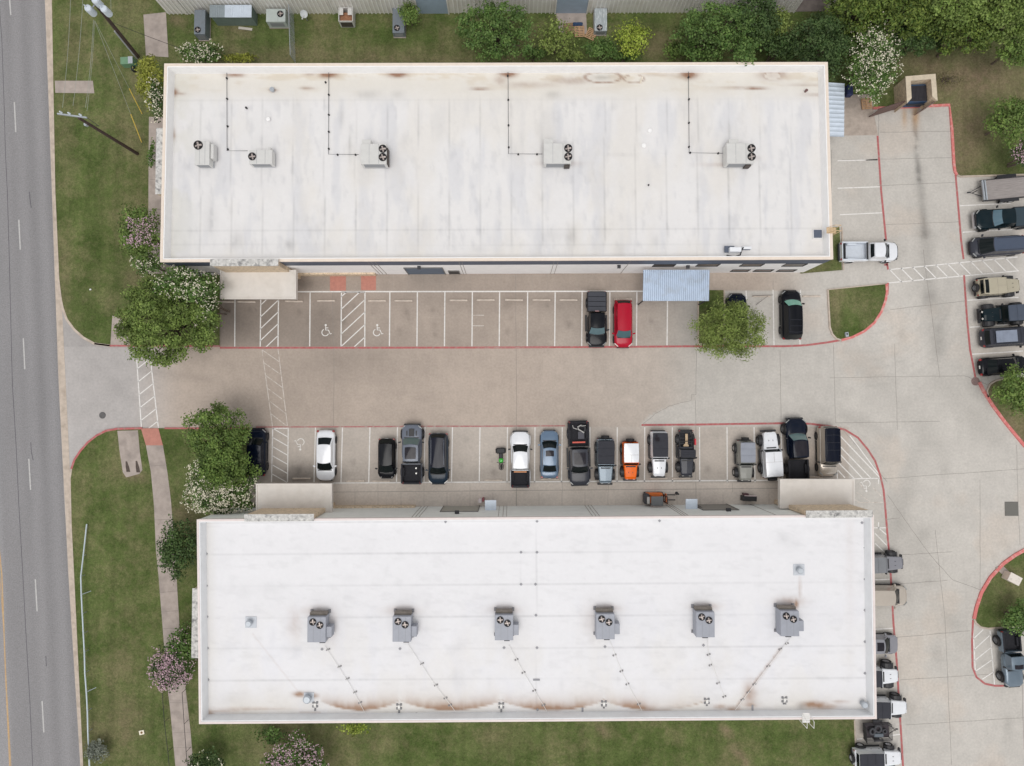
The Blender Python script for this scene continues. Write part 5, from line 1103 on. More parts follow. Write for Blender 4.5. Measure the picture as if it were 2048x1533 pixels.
def pickup(label, u, v, deg, L_, W, H, pm, cabin=(.235, .335, .575, .61), bedf=.63, cover=None, bedm=None, sun=None, hoodm=None, wr=.40, bumper=None, name='pickup_truck', rim=None, lower=None, roofm=None, splits=(.5,), proud=.0, step=False, wglass=None, scoop=False):
    t = spawn(name, label, 'pickup truck', u, v, deg, 1.0, GRP); hw = W/2; zh = 1.14; zb = .48; X = lambda f: L_/2-f*L_
    st = [(X(.004), hw*.46, zb+.08, .85, .98), (X(.010), hw*.66, zb+.02, .92, 1.03), (X(.026), hw*.82, zb, .98, 1.07), (X(.06), hw*.93, zb, 1.02, zh-.02), (X(.13), hw*.99, zb, 1.04, zh+.02), (X(.24), hw*.97, zb, zh-.08, zh+.05), (X(.30), hw*.96, zb, zh-.05, zh+.02), (X(.45), hw*.965, zb, zh-.03, zh+.02), (X(bedf-.012), hw*.965, zb, zh-.03, zh+.02)]
    loft(st, W).build('body', pm, t, smooth=True, sub=1)
    cb = Cabin(X(cabin[0])-.02, X(cabin[1]), X(cabin[2]), X(cabin[3]), hw*.86, hw*.70, zh+.02, H-.04, .20, .11, .03, .03)
    cabin_parts(t, cb, pm, roofm, splits=splits, sun=sun, rearglass=(.2, .85), wglass=wglass); MB().box((X(cabin[0])+.14, 0, zh+.06), (.10, hw*1.4, .03)).build('cowl', TRIMB, t)
    # bed
    xb0, xb1 = X(bedf), X(.985); zt = 1.22; bm_ = bedm or LINERB; lm = lower or pm; q = MB(); Lb = xb0-xb1; xm = (xb0+xb1)/2
    for s in (-1, 1): q.rbox((xm, s*(hw-.07), (zt+zb)/2+.04), (Lb, .14, zt-zb-.08), .05, top=.03)
    q.rbox((xb1+.035, 0, (zt+zb)/2+.04), (.07, W-.12, zt-zb-.08), .03, top=.02).rbox((xb0-.03, 0, (zt+zb)/2+.04), (.06, W-.28, zt-zb-.1), .02); bed = q.build('bed', lm, t)
    MB().box((xm, 0, zb+.25), (Lb-.1, W-.28, .04)).build('bed_floor', bm_, bed); q = MB(); k = -hw+.25
    while k < hw-.2: q.box((xm, k, zb+.285), (Lb-.16, .05, .025)); k += .14
    for s in (-1, 1): q.box((xm, s*(hw-.155), (zt+zb)/2+.12), (Lb-.12, .03, zt-zb-.18)); q.rbox((X(.80), s*(hw-.24), zb+.42), (.95, .2, .34), .08, top=.04)
    for s in (-1, 1): q.box((xm, s*(hw-.09), zt+.008), (Lb-.06, .12, .02))
    q.box((xb1+.04, 0, zt+.008), (.08, W-.2, .02)); q.build('bed_liner', bm_, bed)
    if cover:
        c = MB(); nseg = cover[1]
        for k in range(nseg): c.rbox((xb1+Lb*(k+.5)/nseg, 0, zt+.03), (Lb/nseg-.035, W-.2, .05), .02, top=.015)
        c.build('bed_cover', cover[0], bed)
    for sx in (.165, .805):
        for sg in (-1, 1):
            MB().lathe([(.0, 0), (wr+.08, 0), (wr+.08, .012), (0, .012)], (X(sx), sg*(hw-.005)-.006, wr+.02), 22, 'Y').build('wheel_arch', TRIMB, t)
            MB().add([(X(sx)+(wr+r_)*math.cos(a), sg*(hw-.02+o_), wr+.02+(wr+r_)*math.sin(a)) for a in np.linspace(.2, math.pi-.2, 9) for r_, o_ in ((.06, 0), (.05, .05), (.12, .06), (.13, 0))], [(4*i+k, 4*i+(k+1) % 4, 4*i+4+(k+1) % 4, 4*i+4+k) for i in range(8) for k in range(4)]).build('fender_flare', TRIMB if proud else pm, t)
            wheel(t, X(sx), sg*(hw-.10+proud), wr, .28, rim or RIM, sg)
    mirrors(t, X(cabin[0])-.30, hw-.02, zh+.2, TRIMB if not rim else pm); lamps(t, L_, W, 1.0, 1.05)
    MB().rbox((L_/2-.03, 0, .66), (.22, W*.80, .24), .09).build('front_bumper', bumper or TRIMB, t); MB().rbox((-L_/2+.04, 0, .62), (.2, W*.88, .16), .05).build('rear_bumper', bumper or TRIMB, t); MB().box((L_/2-.03, 0, .9), (.1, W*.55, .2)).build('grille', TRIMB, t)
    if step:
        for s in (-1, 1): MB().box((X(.43), s*(hw+.04), .45), (L_*.30, .18, .05)).build('running_board', TRIMB, t)
    if scoop:
        MB().rbox((X(.135), 0, zh+.075), (.75, .52, .05), .05, top=.02).build('bonnet_vent', TRIMB, t)
        for s in (-1, 1): MB().rbox((X(.145), s*.46, zh+.06), (.5, .12, .03), .04).build('bonnet_vent', TRIMB, t)
    return t, cb, (xb0, xb1, zt, zb, hw)
def jeep(label, u, v, deg, L_, pm, top, roofm=None, W=1.58, H=1.85, wr=.42, spare=True, flare=None, bars=False, doors=4, rim=None, hard=False, trw=.0, rearwin=False, vents=2, bumperm=None, flap=None, name='off_road_jeep', wf=.20, wrr=.80, cat='off-road vehicle', topfrac=(.375, .97), windm=None, nospan=False):
    t = spawn(name, label, cat, u, v, deg, 1.0, GRP); hw = W/2; X = lambda f: L_/2-f*L_; fl = flare or TRIMB
    # tub and bonnet
    tub = MB().rbox((X(.69), 0, .86), (L_*.60, W, .58), .08, top=.04); tub.build('body', pm, t)
    hz = 1.22; f0, f1 = X(.035), X(.39); vs = []
    for x, w_, z in ((f0, hw*.68, hz-.10), (f0-.18, hw*.74, hz-.03), ((f0+f1)/2, hw*.80, hz+.02), (f1, hw*.88, hz+.05)):
        vs += [(x, -w_, .6), (x, -w_, z-.05), (x, -w_*.86, z), (x, 0, z+.02), (x, w_*.86, z), (x, w_, z-.05), (x, w_, .6)]
    fs = [(7*i+k, 7*i+k+1, 7*i+8+k, 7*i+7+k) for i in range(3) for k in range(6)]+[tuple(range(6, -1, -1)), tuple(21+k for k in range(7))]
    MB().add(vs, fs).build('bonnet', pm, t, bevel=.02); vn = MB()
    for k in range(vents): vn.box((X(.20), (-.2 if k else .2) if vents > 1 else 0, hz+.035), (.14, .045, .02))
    vn.box((X(.355), 0, hz+.07), (.12, .95, .02)); vn.build('bonnet_vent', TRIMB, t)
    MB().box((f0+.02, 0, .93), (.05, 1.0, .46)).build('grille', pm, t)
    for s in (-1, 1): MB().lathe([(0, .05), (.1, .04), (.11, 0)], (f0+.045, s*.34, .98), 14, 'X').build('headlight', LIGHTL, t); MB().box((X(.985)-.02, s*(hw-.08), 1.0), (.06, .12, .2)).build('tail_light', TAILL, t)
    for fx, sgn in ((wf, 1), (wrr, 1)):
        for s in (-1, 1):
            xw = X(fx); wi = .30 if fx < .5 else .17; y0 = hw-.06 if fx > .5 else hw*.70; y1 = hw+.14+trw*.6
            pts = [(xw+(wr+.14)*math.cos(a), wr*1.05+(wr+.10)*math.sin(a)*.92) for a in np.linspace(.25, math.pi-.25, 8)]
            v2 = []
            for px, pz in pts: v2 += [(px, s*y0, pz), (px, s*y1, pz-.02), (px, s*y1, pz-.07), (px, s*y0, pz-.05)]
            MB().add(v2, [(4*i+k, 4*i+(k+1) % 4, 4*i+4+(k+1) % 4, 4*i+4+k) for i in range(7) for k in range(4)]+[(0, 1, 2, 3), (31, 30, 29, 28)]).build('fender_flare', fl, t)
            wheel(t, xw, s*(hw-.02+trw), wr, .30, rim or RIM, s)
    bp = bumperm or TRIMB; MB().rbox((L_/2+.02, 0, .62), (.2, W*.9, .18), .07).box((L_/2+.02, 0, .8), (.16, .6, .16)).build('front_bumper', bp, t)
    if bars: MB().tube([(L_/2+.05, -.4, .66), (L_/2+.32, -.22, .86), (L_/2+.32, .22, .86), (L_/2+.05, .4, .66)], .03, 8).build('bull_bar', bp, t)
    MB().rbox((-L_/2+.02, 0, .62), (.18, W*.9, .2), .06).build('rear_bumper', bp, t)
    # windscreen frame, glass, top
    zb = 1.15; xw0 = X(.385); xt0 = X(topfrac[0]+.075); xt1 = X(topfrac[1])
    cb = Cabin(xw0, xt0, xt1+.05, xt1, hw*.97, hw*.93, zb, H-.04, .03, .02, .01, .01, crown=.025)
    if roofm is None: roofm = top
    o = cabin_parts(t, cb, pm if hard or not nospan else TRIMB, roofm, splits=(.36, .68) if doors == 4 else (.5,), rearglass=(.25, .85))
    f = MB(); fr = [cb.front(a, v)+Vector((.03, 0, .01)) for a, v in ((-1, 0), (-1, 1), (1, 1), (1, 0))]; f.tube(fr, .03, 6); f.build('windscreen_frame', windm or pm, t)
    if not hard:
        s_ = MB()
        for k in (.02, .36, .68, .98): s_.tube([cb.roof(k, a)+Vector((0, 0, .012)) for a in np.linspace(-1, 1, 9)], .018, 5)
        s_.build('top_bow', roofm, t)
    else:
        s_ = MB(); s_.tube([cb.roof(.40, a)+Vector((0, 0, .004)) for a in np.linspace(-.98, .98, 9)], .010, 5); s_.tube([cb.roof(k, 0)+Vector((0, 0, .006)) for k in np.linspace(.01, .39, 5)], .010, 5); s_.build('roof_seam', TRIMB if roofm is not top else JOINTL, t)
    mirrors(t, xw0-.12, hw-.02, 1.32, TRIMB)
    hg = MB()
    for s in (-1, 1): hg.box((X(.62), s*(hw+.01), .95), (.16, .02, .03)).box((X(.46), s*(hw+.01), .95), (.16, .02, .03))
    hg.build('door_handle', TRIMB, t)
    for s in (-1, 1): MB().box((X(.55), s*(hw+.08), .48), (L_*.30, .14, .06)).build('running_board', bp, t)
    if spare:
        w_ = wheel(t, -L_/2-.16, 0, wr*.96, .27, rim or RIM, 1, 'spare_wheel'); w_.location.z = 1.0; w_.rotation_euler = (0, 0, math.pi/2)
        MB().box((-L_/2-.02, 0, .98), (.12, .3, .3)).build('spare_mount', TRIMB, t)
    return t, cb
PK = dict(
 black=paint('black', srgb(16, 18, 24), .16, .05, 0, spec=.2), navy=paint('navy', srgb(14, 22, 38), .16, .05, 0, spec=.2), red=paint('red', srgb(172, 12, 42), .22, .1, 0, spec=.25), white=paint('white', srgb(226, 228, 232), metal=0, coat=.6), grey=paint('grey', srgb(104, 110, 122), .22, .1, .05, spec=.3), dgrey=paint('dark_grey', srgb(56, 58, 66), .2, .08, 0, spec=.25),
 slate=paint('slate', srgb(104, 118, 130), metal=.2), blue=paint('blue_grey', srgb(94, 116, 140), .3, .6, .15), dblue=paint('steel_blue', srgb(34, 48, 62), .18, .05, 0, spec=.22), tan=paint('tan', srgb(176, 168, 148), metal=.1), beige=paint('beige', srgb(190, 180, 168), metal=.35), orange=paint('orange', srgb(236, 104, 8), .3, .05, 0, spec=.2), green=paint('dark_green', srgb(14, 30, 36), .16, .05, 0, spec=.2),
 stone=paint('stone_grey', srgb(140, 140, 134), .45, .3, 0), sgrey=paint('silver_grey', srgb(140, 140, 146), metal=.2))
# --- upper row
t, cb, b = pickup('black pickup with ribbed black bed cover beside the red car in the upper row', 1193.5, 638, -90, 5.45, 1.93, 1.86, PK['black'], cover=(mat('cover_black', srgb(60, 62, 70), .7, var=.05), 4), bedf=.63, step=True, wglass=mat('painted_reflection_glass', srgb(96, 118, 124), .1, spec=.6))  # windscreen colour made paler to stand in for reflected sky
MB().box((b[0]-.02, 0, 1.27), (.05, .4, .02)).build('brake_light', mat('lamp_pale_red', srgb(220, 170, 170), .4), t)
HL = LIGHTL
car('red hatchback suv with pale headlights beside the black pickup', 1246.5, 648, -90, 4.7, 1.83, 1.64, PK['red'], 'suv', splits=(.38, .7), wglass=mat('painted_reflection_glass2', srgb(72, 100, 106), .08, spec=.6))  # sky reflection painted into the windscreen colour
HL = None
car('dark navy van mostly hidden under the round olive tree', 1475, 633, 90, 4.6, 1.85, 1.75, PK['navy'], 'suv')
car('black suv with mint green sunshade behind its windscreen, rightmost in the upper row', 1583, 630, 90, 4.95, 1.95, 1.88, PK['black'], 'suv', wglass=mat('sunshade_mint', srgb(136, 190, 172), .25), rack=(PK['dgrey'], 3, .5, .93))
t, cb, b = pickup('white extended-cab pickup parked against the east wall of the northern building', 1738, 503.5, 0, 5.7, 1.92, 1.80, PK['white'], bedm=mat('bed_white', srgb(206, 212, 220), .5, var=.08), cabin=(.20, .30, .46, .50), bedf=.53, wr=.37)
MB().box((b[0]-.12, 0, 1.25), (.16, 1.7, .06)).build('bed_rail', TRIMB, t); MB().box((b[1]+.3, 0, .95), (.12, 1.6, .5)).build('tailgate_step', TRIMB, t)
# --- east column
A = 183.6-360
t = spawn('flatbed_trailer', 'weathered wood-deck flatbed trailer at the top of the east parking column', 'trailer', 2015, 377.5, A+2, .6, GRP)
MB().box((0, 0, .62), (5.2, 2.02, .06)).build('deck', OLDW, t); q = MB()
for s in (-1, 1): q.box((0, s*1.03, .72), (5.3, .07, .08)).box((0, s*1.03, .58), (5.3, .07, .12))
q.box((-1.9, 0, .67), (.25, 2.0, .05)); q.build('frame', mat('trailer_frame', srgb(48, 46, 50), .6), t); q = MB()
for s in (2.62, 2.38): q.box((s, 0, .85), (.12, 1.98, .16))
q.build('front_rail', GALV, t); q = MB().tube([(2.6, .5, .5), (3.75, 0, .5), (2.6, -.5, .5)], .05, 6).box((3.85, 0, .52), (.3, .12, .12)).tube([(3.3, 0, .3), (3.3, 0, .95)], .05, 6); q.build('drawbar', DKMETAL, t)
for s in (-1, 1):
    MB().box((.1, s*1.22, .8), (1.9, .3, .05)).build('mudguard', TRIMB, t)
    for x in (-.35, .55): wheel(t, x, s*1.2, .33, .22, None, s)
pickup('dark green crew-cab pickup with flat bed cover, below the flatbed trailer', 2012, 436.5, A, 6.0, 2.02, 1.86, PK['green'], cover=(mat('cover_green', srgb(40, 58, 68), .5), 2), cabin=(.28, .36, .56, .60), bedf=.62, bumper=mat('chrome_strip', srgb(190, 188, 190), .3, metal=.6), wglass=mat('glass_painted_sky', srgb(88, 116, 130), .08, spec=.6))  # windscreen base colour carries a painted reflection of the sky
car('dark grey minivan with blue-grey roof, just above the hatched crossing', 1996, 492, A, 5.2, 1.95, 1.74, PK['dgrey'], 'van', roofm=paint('van_roof', srgb(72, 82, 100)), cat='minivan', rack=(PK['dgrey'], 0, 0, 0))
t, cb = jeep('tan hard-top jeep with black bumper facing right, just below the hatched crossing', 1996.5, 573.5, A+180, 4.2, PK['tan'], PK['tan'], hard=True, spare=True, W=1.65, wr=.45, trw=.08)
q = MB(); patch(q, lambda a, b: cb.roof(a, b), .80, .96, -.84, .84, -.014, 3, 4); openmesh(q, 'roof_window', GLV, t)
t, cb = jeep('black open-front jeep with slate soft top in the east column', 2010, 628.5, A, 4.7, PK['green'], mat('soft_top_slate', srgb(70, 78, 92), .85, var=.1), nospan=True, W=1.62, wr=.48, trw=.18, spare=False)
t, cb = car('grey suv with loaded silver roof rack in the east column', 2013.5, 674, A+180, 4.95, 1.90, 1.85, PK['dgrey'], 'boxy', cat='suv', rack=(PK['dgrey'], 2, .08, .9), hood=1)
q = MB()
for k in range(6): q.box(cb.roof(.28+.105*k, 0)+Vector((0, 0, .12)), (.34, 1.15, .05))
q.build('roof_rack_tray', mat('rack_panels', srgb(134, 142, 158), .5, metal=.3, var=.12), t)
car('black sedan partly under the tree at the foot of the east column', 2008, 732, A+180, 4.7, 1.82, 1.44, PK['black'], 'sedan')
# --- lower row
car('dark navy suv half hidden under the flowering trees, leftmost in the lower row', 513, 905, 90, 4.7, 1.86, 1.66, PK['navy'], 'suv')
car('white sedan parked beside the accessible stall in the lower row', 650.5, 911.5, -90, 5.0, 1.87, 1.44, PK['white'], 'sedan')
car('small black hatchback with red rear corners left of the grey scooped pickup', 773, 917.5, -90, 3.95, 1.72, 1.50, PK['black'], 'hatch')
t, cb, b = pickup('grey pickup with black bonnet vents and dark panoramic roof', 823.5, 909, 90, 5.85, 2.06, 1.98, PK['grey'], sun=(.15, .86, .72), wr=.44, proud=.07, scoop=True, cabin=(.245, .345, .60, .635), bedf=.655, wglass=mat('glass_green', srgb(90, 108, 106), .1, spec=.6))
q = MB(); [q.box((b[1]+x, y, .78), (.14, .14, .06)) for x, y in ((1.45, -.4), (.95, -.42))]; q.build('bed_bracket', LIGHTL, t)
HL = LIGHTL
car('steel-blue crossover with glass roof right of the grey scooped pickup', 876.5, 918, -90, 5.05, 1.98, 1.66, PK['dblue'], 'suv', roofm=mat('roof_glass_violet', srgb(22, 24, 38), .08, spec=.2), rack=(PK['grey'], 0, 0, 0))
HL = None
t, cb, b = pickup('white crew-cab pickup with black bumper and orange bar in the bed', 1040.5, 919.5, 90, 5.5, 1.92, 1.84, PK['white'], cabin=(.26, .37, .645, .665), bedf=.68, wr=.40)
MB().box((b[0]-.22, 0, 1.02), (.10, 1.25, .06)).build('load_bar', mat('bar_orange', srgb(226, 158, 110), .5), t)
car('blue-grey sedan with small dark sunroof between a white pickup and a dark long pickup', 1099, 909.5, 90, 4.72, 1.84, 1.46, PK['blue'], 'sedan', sun=(.14, .48, .6))
t, cb, b = pickup('long dark grey pickup with hoses in its black bed, backed past the stall line', 1158, 907, -90, 6.3, 2.10, 1.98, PK['dgrey'], sun=(.12, .82, .74), cabin=(.22, .32, .565, .59), bedf=.605, step=True, wr=.42, lower=PK['black'], rim=RIM)
t.rotation_euler.z += math.radians(1.5)
MB().box((b[0]-.42, 0, 1.12), (.14, 1.25, .08)).build('load_bar', mat('bar_red', srgb(206, 84, 66), .5), t)
q = MB().tube([(b[1]+.3, .3, 1.05), (b[1]+.45, -.05, 1.1), (b[1]+.7, 0, 1.12), (b[1]+1.05, .55, 1.15)], .06, 8).tube([(b[1]+.35, .75, 1.0), (b[1]+.4, .3, 1.05)], .035, 8); 
for v_ in range(1): q.tube([(b[1]+.3, -.55, 1.0), (b[1]+.55, -.5, 1.08), (b[1]+.7, -.1, 1.12)], .04, 8)
q.build('hose', mat('hose_pale', srgb(184, 182, 178), .5), t); q = MB().lathe([(.25, 0), (.42, .02), (.42, .18), (.25, .2)], (b[1]+.65, .35, .82), 20); q.build('hose_reel', TRIMB, t)
MB().box((b[0]-1.1, .25, .95), (.7, .6, .3)).build('tool_box', mat('box_charcoal', srgb(70, 70, 78), .6), t)
jeep('slate grey jeep with long black soft top, left of the orange jeep', 1210.5, 923, -90, 4.45, PK['slate'], SOFTT, W=1.66, wr=.42, topfrac=(.375, .97), vents=0)
jeep('orange two-door jeep with white hard top', 1260.5, 922, -90, 3.75, PK['orange'], PK['white'], PK['white'], hard=True, doors=2, W=1.50, wr=.42, trw=.02, topfrac=(.40, .975), vents=2, H=1.82)
t, cb = jeep('white jeep with black folded soft top right of the orange jeep', 1317.5, 908.5, -90, 4.5, PK['white'], SOFTT, W=1.56, wr=.42, trw=.04, spare=False, windm=PK['white'])
q = MB()
for k in range(7): q.tube([cb.roof(.66, -.55+.05*k)+Vector((0, 0, .03+.01*k)), cb.roof(.78, -.75+.1*k)+Vector((0, 0, .07)), cb.roof(.93, -.35-.06*k)+Vector((0, 0, .03))], .03, 5)
q.build('folded_cloth', mat('cloth_black', srgb(40, 36, 42), .9), t)
t, cb = jeep('grey off-roader with stripped open rear chassis and red fuel can', 1372.5, 907.5, -90, 4.55, PK['dgrey'], SOFTT, W=1.5, wr=.42, spare=False, topfrac=(.36, .60), vents=0, trw=.0, doors=2, windm=TRIMB)
for o in [c for c in t.children if c.name.split('.')[0] == 'body']:
    o.data = MB().rbox((4.55/2-.52*4.55, 0, .86), (4.55*.26, 1.5, .58), .08, top=.04).mesh('body', PK['dgrey'])
q = MB()
for s in (-1, 1): q.box((-1.35, s*.62, .75), (1.9, .10, .14)).tube([(-.45, s*.66, 1.3), (-2.0, s*.66, 1.15), (-2.2, s*.6, .8)], .035, 6)
for x in (-.55, -1.0, -1.5, -2.1): q.box((x, 0, .78), (.08, 1.3, .1))
q.tube([(-.45, -.66, 1.3), (-.45, .66, 1.3)], .035, 6).tube([(-1.2, -.66, 1.22), (-1.2, .66, 1.22)], .03, 6).tube([(-2.2, -.6, .8), (-2.2, .6, .8)], .045, 6); q.build('rear_chassis', TRIMB, t)
MB().box((-1.35, 0, .62), (1.7, 1.1, .05)).build('floor_pan', LINERB, t); MB().lathe([(0, .1), (.26, .1), (.28, .0)], (-.72, .0, .88), 18).box((-1.45, .05, .92), (.95, .24, .1)).build('winch', mat('brass_metal', srgb(170, 148, 120), .4, metal=.4, var=.2), t)
MB().rbox((-1.15, .86, 1.0), (.62, .16, .45), .04, top=.02).build('fuel_can', mat('can_red', srgb(196, 52, 60), .5), t)
jeep('light grey jeep with pale grey cloth top in the lower row', 1490.5, 922, -90, 4.0, PK['stone'], mat('soft_top_grey', srgb(146, 150, 160), .9, var=.06), doors=2, W=1.5, wr=.38, trw=.1, topfrac=(.40, .97), vents=0, H=1.9, rim=mat('rim_pale', srgb(190, 186, 182), .4, metal=.3))
t, cb = jeep('white hard-top four-door jeep facing up, with white roof and rear spare wheel', 1541.5, 909, 93, 4.55, PK['white'], PK['white'], hard=True, W=1.7, wr=.46, trw=.08)
t, cb, b = pickup('black and navy pickup on big tyres reaching under the right canopy', 1594, 900.5, 92, 6.2, 2.06, 2.05, PK['navy'], wr=.50, proud=.10, cabin=(.26, .35, .60, .63), bedf=.65, sun=(.05, .92, .8), wglass=mat('glass_green2', srgb(104, 128, 128), .1, spec=.6), lower=PK['black'])
car('tan suv with black glossy roof and rack, rightmost in the lower row', 1655.5, 903, -90, 4.95, 1.86, 2.0, PK['beige'], 'boxy', cat='suv', roofm=mat('roof_black_gloss', srgb(10, 16, 32), .12, spec=.2), rack=(PK['dgrey'], 3, .35, .8))
# --- south-east column (noses past the wall)
B0 = 2
jeep('grey jeep with vented bonnet, topmost beside the southern building', 1760, 1127, B0, 4.5, PK['sgrey'], mat('soft_top_mid', srgb(124, 126, 130), .85, var=.08), W=1.58, wr=.45, trw=.12, vents=2)
car('beige suv with pale roof, second from the top beside the southern building', 1765, 1192, 0, 5.0, 1.98, 1.78, PK['beige'], 'suv')
car('silver-grey sedan with dark sunroof poking out beside the southern building', 1751, 1290, 0, 4.6, 1.88, 1.46, PK['sgrey'], 'sedan', sun=(.08, .5, .6))
jeep('white jeep with black soft top and huge deep-dish tyre beside the southern building', 1751, 1352, 1, 4.4, PK['white'], SOFTT, W=1.66, wr=.50, trw=.30, vents=2, rim=mat('rim_grey', srgb(170, 168, 172), .4, metal=.3))
t, cb = jeep('white jeep without window glass, lower of the two jutting past the building corner', 1768, 1414, -1, 4.4, PK['white'], SOFTT, W=1.62, wr=.48, trw=.14, vents=0)
t, cb = jeep('white jeep with black top and chrome wheels at the bottom right edge', 1755, 1516, 1, 4.6, PK['white'], SOFTT, W=1.66, wr=.42, trw=.06, vents=2, rim=mat('rim_chrome', srgb(200, 200, 204), .3, metal=.5))
t, cb, b = pickup('dark slate pickup-bodied jeep in the bay beside the lower right island', 2024, 1318, -86, 5.45, 1.85, 1.9, PK['slate'], cabin=(.33, .37, .585, .61), bedf=.63, wr=.45, proud=.14, sun=(.1, .42, .62), name='pickup_truck')
# tyre trailer
t = spawn('utility_trailer', 'black mesh-sided utility trailer loaded with old tyres at the building corner', 'trailer', 1755, 1463, 2, .8, GRP); TB = mat('trailer_black', srgb(40, 38, 42), .6, var=.15)
MB().box((0, 0, .55), (2.5, 1.45, .06)).build('deck', mat('deck_dark', srgb(64, 58, 62), .9, var=.3), t); q = MB()
for s in (-1, 1):
    for z in (.72, .92, 1.12): q.box((0, s*.74, z), (2.5, .035, .045))
    for x in (-1.2, -.4, .4, 1.2): q.box((x, s*.74, .85), (.04, .04, .6))
for z in (.72, .92, 1.12): q.box((1.24, 0, z), (.035, 1.45, .045))
q.build('side_rail', TB, t); q = MB()
for k in range(7): q.box((-1.27-.05*k*.6, 0, .6+k*.16), (.03, 1.45, .07))
for y in (-.7, 0, .7): q.box((-1.38, y, 1.1), (.05, .04, 1.15), ry=-.18)
q.build('ramp_gate', TB, t); MB().tube([(1.25, .4, .5), (2.0, 0, .5), (1.25, -.4, .5)], .04, 6).box((2.05, 0, .5), (.2, .1, .1)).tube([(1.75, 0, .3), (1.75, 0, .8)], .04, 6).build('drawbar', TB, t)
for s in (-1, 1): MB().box((.1, s*.92, .72), (.9, .22, .04)).build('mudguard', TB, t); wheel(t, .1, s*.9, .30, .2, None, s)
TYW = mat('worn_tyre', srgb(72, 72, 76), .9, var=.2, scale=8)
tt = [(-.55, .05, .36, 'old tyre lying left of the largest one in the black trailer', .15), (.1, .2, .40, 'largest old tyre lying in the middle of the black trailer', 0), (.72, -.05, .24, 'small old tyre lying by the front rail of the black trailer', 0)]
ca, sa = math.cos(math.radians(2)), math.sin(math.radians(2))
for x, y, r_, lb, ti in tt:
    o = MB().lathe([(r_*.55, -.1), (r_*.7, -.12), (r_*.95, -.1), (r_, -.06), (r_, .06), (r_*.95, .1), (r_*.7, .12), (r_*.55, .1), (r_*.55, -.1)], n=26).build('old_tyre', TYW, smooth=True)
    o.location = (t.location.x+x*ca-y*sa, t.location.y+x*sa+y*ca, .72+ti); o.rotation_euler = (0, ti*1.5, 0); tag(o, lb, 'tyre', 'old tyres in the black trailer')
o = MB().rbox((0, 0, .1), (.9, .35, .2), .06, top=.04).build('engine_cover', mat('cover_greyblue', srgb(96, 104, 112), .5)); o.location = (t.location.x+.15, t.location.y-.42, .6); tag(o, 'grey plastic engine cover below the tyres in the black trailer', 'engine cover')
# three-wheel scooter
t = spawn('three_wheel_scooter', 'small black three-wheel scooter with bright green body, alone in an empty stall', 'scooter', 1002, 919, -88, .3)
MB().rbox((-.85, 0, .38), (.55, .92, .35), .14, top=.08).build('rear_box', BLACK, t); MB().rbox((-.35, 0, .42), (.65, .38, .25), .1, top=.08).build('seat', BLACK, t)
q = loft([(-.15, .16, .3, .5, .62), (.05, .27, .28, .55, .74), (.25, .22, .3, .55, .7), (.4, .1, .35, .5, .6)], .5); q.build('fairing', mat('fairing_green', srgb(50, 176, 48), .3, coat=.7), t, smooth=True, sub=1)
for s in (-1, 1): wheel(t, -.85, s*.42, .22, .16, None, s)
wheel(t, .75, 0, .25, .16); MB().tube([(.25, -.42, .72), (.32, -.2, .8), (.32, .2, .8), (.25, .42, .72)], .025, 6).build('handlebar', BLACK, t)
MB().tube([(.35, .12, .6), (.6, .2, .5), (.95, .18, .45), (1.05, 0, .45), (.95, -.18, .45), (.6, -.2, .5), (.35, -.12, .6)], .035, 6).build('front_guard', BLACK, t)
# forklift
t = spawn('forklift', 'orange and grey forklift with raised forks pointing right by the southern facade', 'forklift', 1311, 998, 0, 1.0); OR = mat('forklift_orange', srgb(216, 112, 46), .5, var=.1)
MB().rbox((-.1, .05, .62), (1.7, 1.02, .6), .15, top=.08).build('body', OR, t); MB().rbox((-.85, 0, .75), (.55, 1.08, .8), .26, top=.1).build('counterweight', mat('fork_dark', srgb(62, 62, 66), .6), t)
MB().rbox((-.05, -.08, 2.02), (1.15, .90, .06), .05, top=.02).build('overhead_guard', mat('fork_grey', srgb(104, 106, 108), .6), t); q = MB()
for x in (-.55, .45):
    for y in (-.45, .32): q.tube([(x+(.15 if x > 0 else 0), y, .9), (x, y, 2.0)], .035, 6)
q.build('guard_post', BLACK, t); MB().box((.1, -.05, 1.0), (.5, .45, .15)).box((-.12, -.05, 1.2), (.12, .45, .5)).build('seat', BLACK, t)
MB().lathe([(0, -.32), (.14, -.32), (.15, -.28), (.15, .28), (.14, .32), (0, .32)], (-.75, -.1, 1.32), 16, 'Y').build('gas_bottle', mat('bottle_grey', srgb(196, 194, 190), .5), t)
q = MB()
for y in (-.32, .32): q.box((.92, y, 1.1), (.12, .1, 1.95))
for z in (.3, 1.1, 2.0): q.box((.94, 0, z), (.1, .7, .08))
q.build('mast', mat('mast_brown', srgb(90, 58, 44), .6), t); q = MB().box((1.06, 0, .6), (.07, .95, .1)).box((1.06, 0, .95), (.07, .95, .1))
for y in (-.4, .4): q.box((1.06, y, .78), (.07, .08, .5))
q.build('carriage', OR, t); q = MB()
for y in (-.22, .28): q.box((1.6, y, .22), (1.05, .1, .04)); q.box((1.11, y, .5), (.04, .1, .55))
q.build('fork', DKMETAL, t)
for x, r_ in ((.55, .32), (-.75, .25)):
    for s in (-1, 1): wheel(t, x, s*.46, r_, .2, None, s)
q = P(1357, 989, .8); t = thing('bollard', 'short dark round bollard right of the fork tips', 'bollard', (q.x, q.y, 0)); MB().lathe([(.09, 0), (.09, .75), (.07, .82), (0, .84)], n=14).build('post', DKMETAL, t); MB().lathe([(.16, 0), (.16, .04), (.09, .05)], n=14).build('base', DKMETAL, t)
p = P(1500, 996, .8); t = thing('steel_bench_bin', 'long black metal bin with pale rim and maroon corner standing by the southern facade', 'bin', (p.x, p.y, 0), -.03)
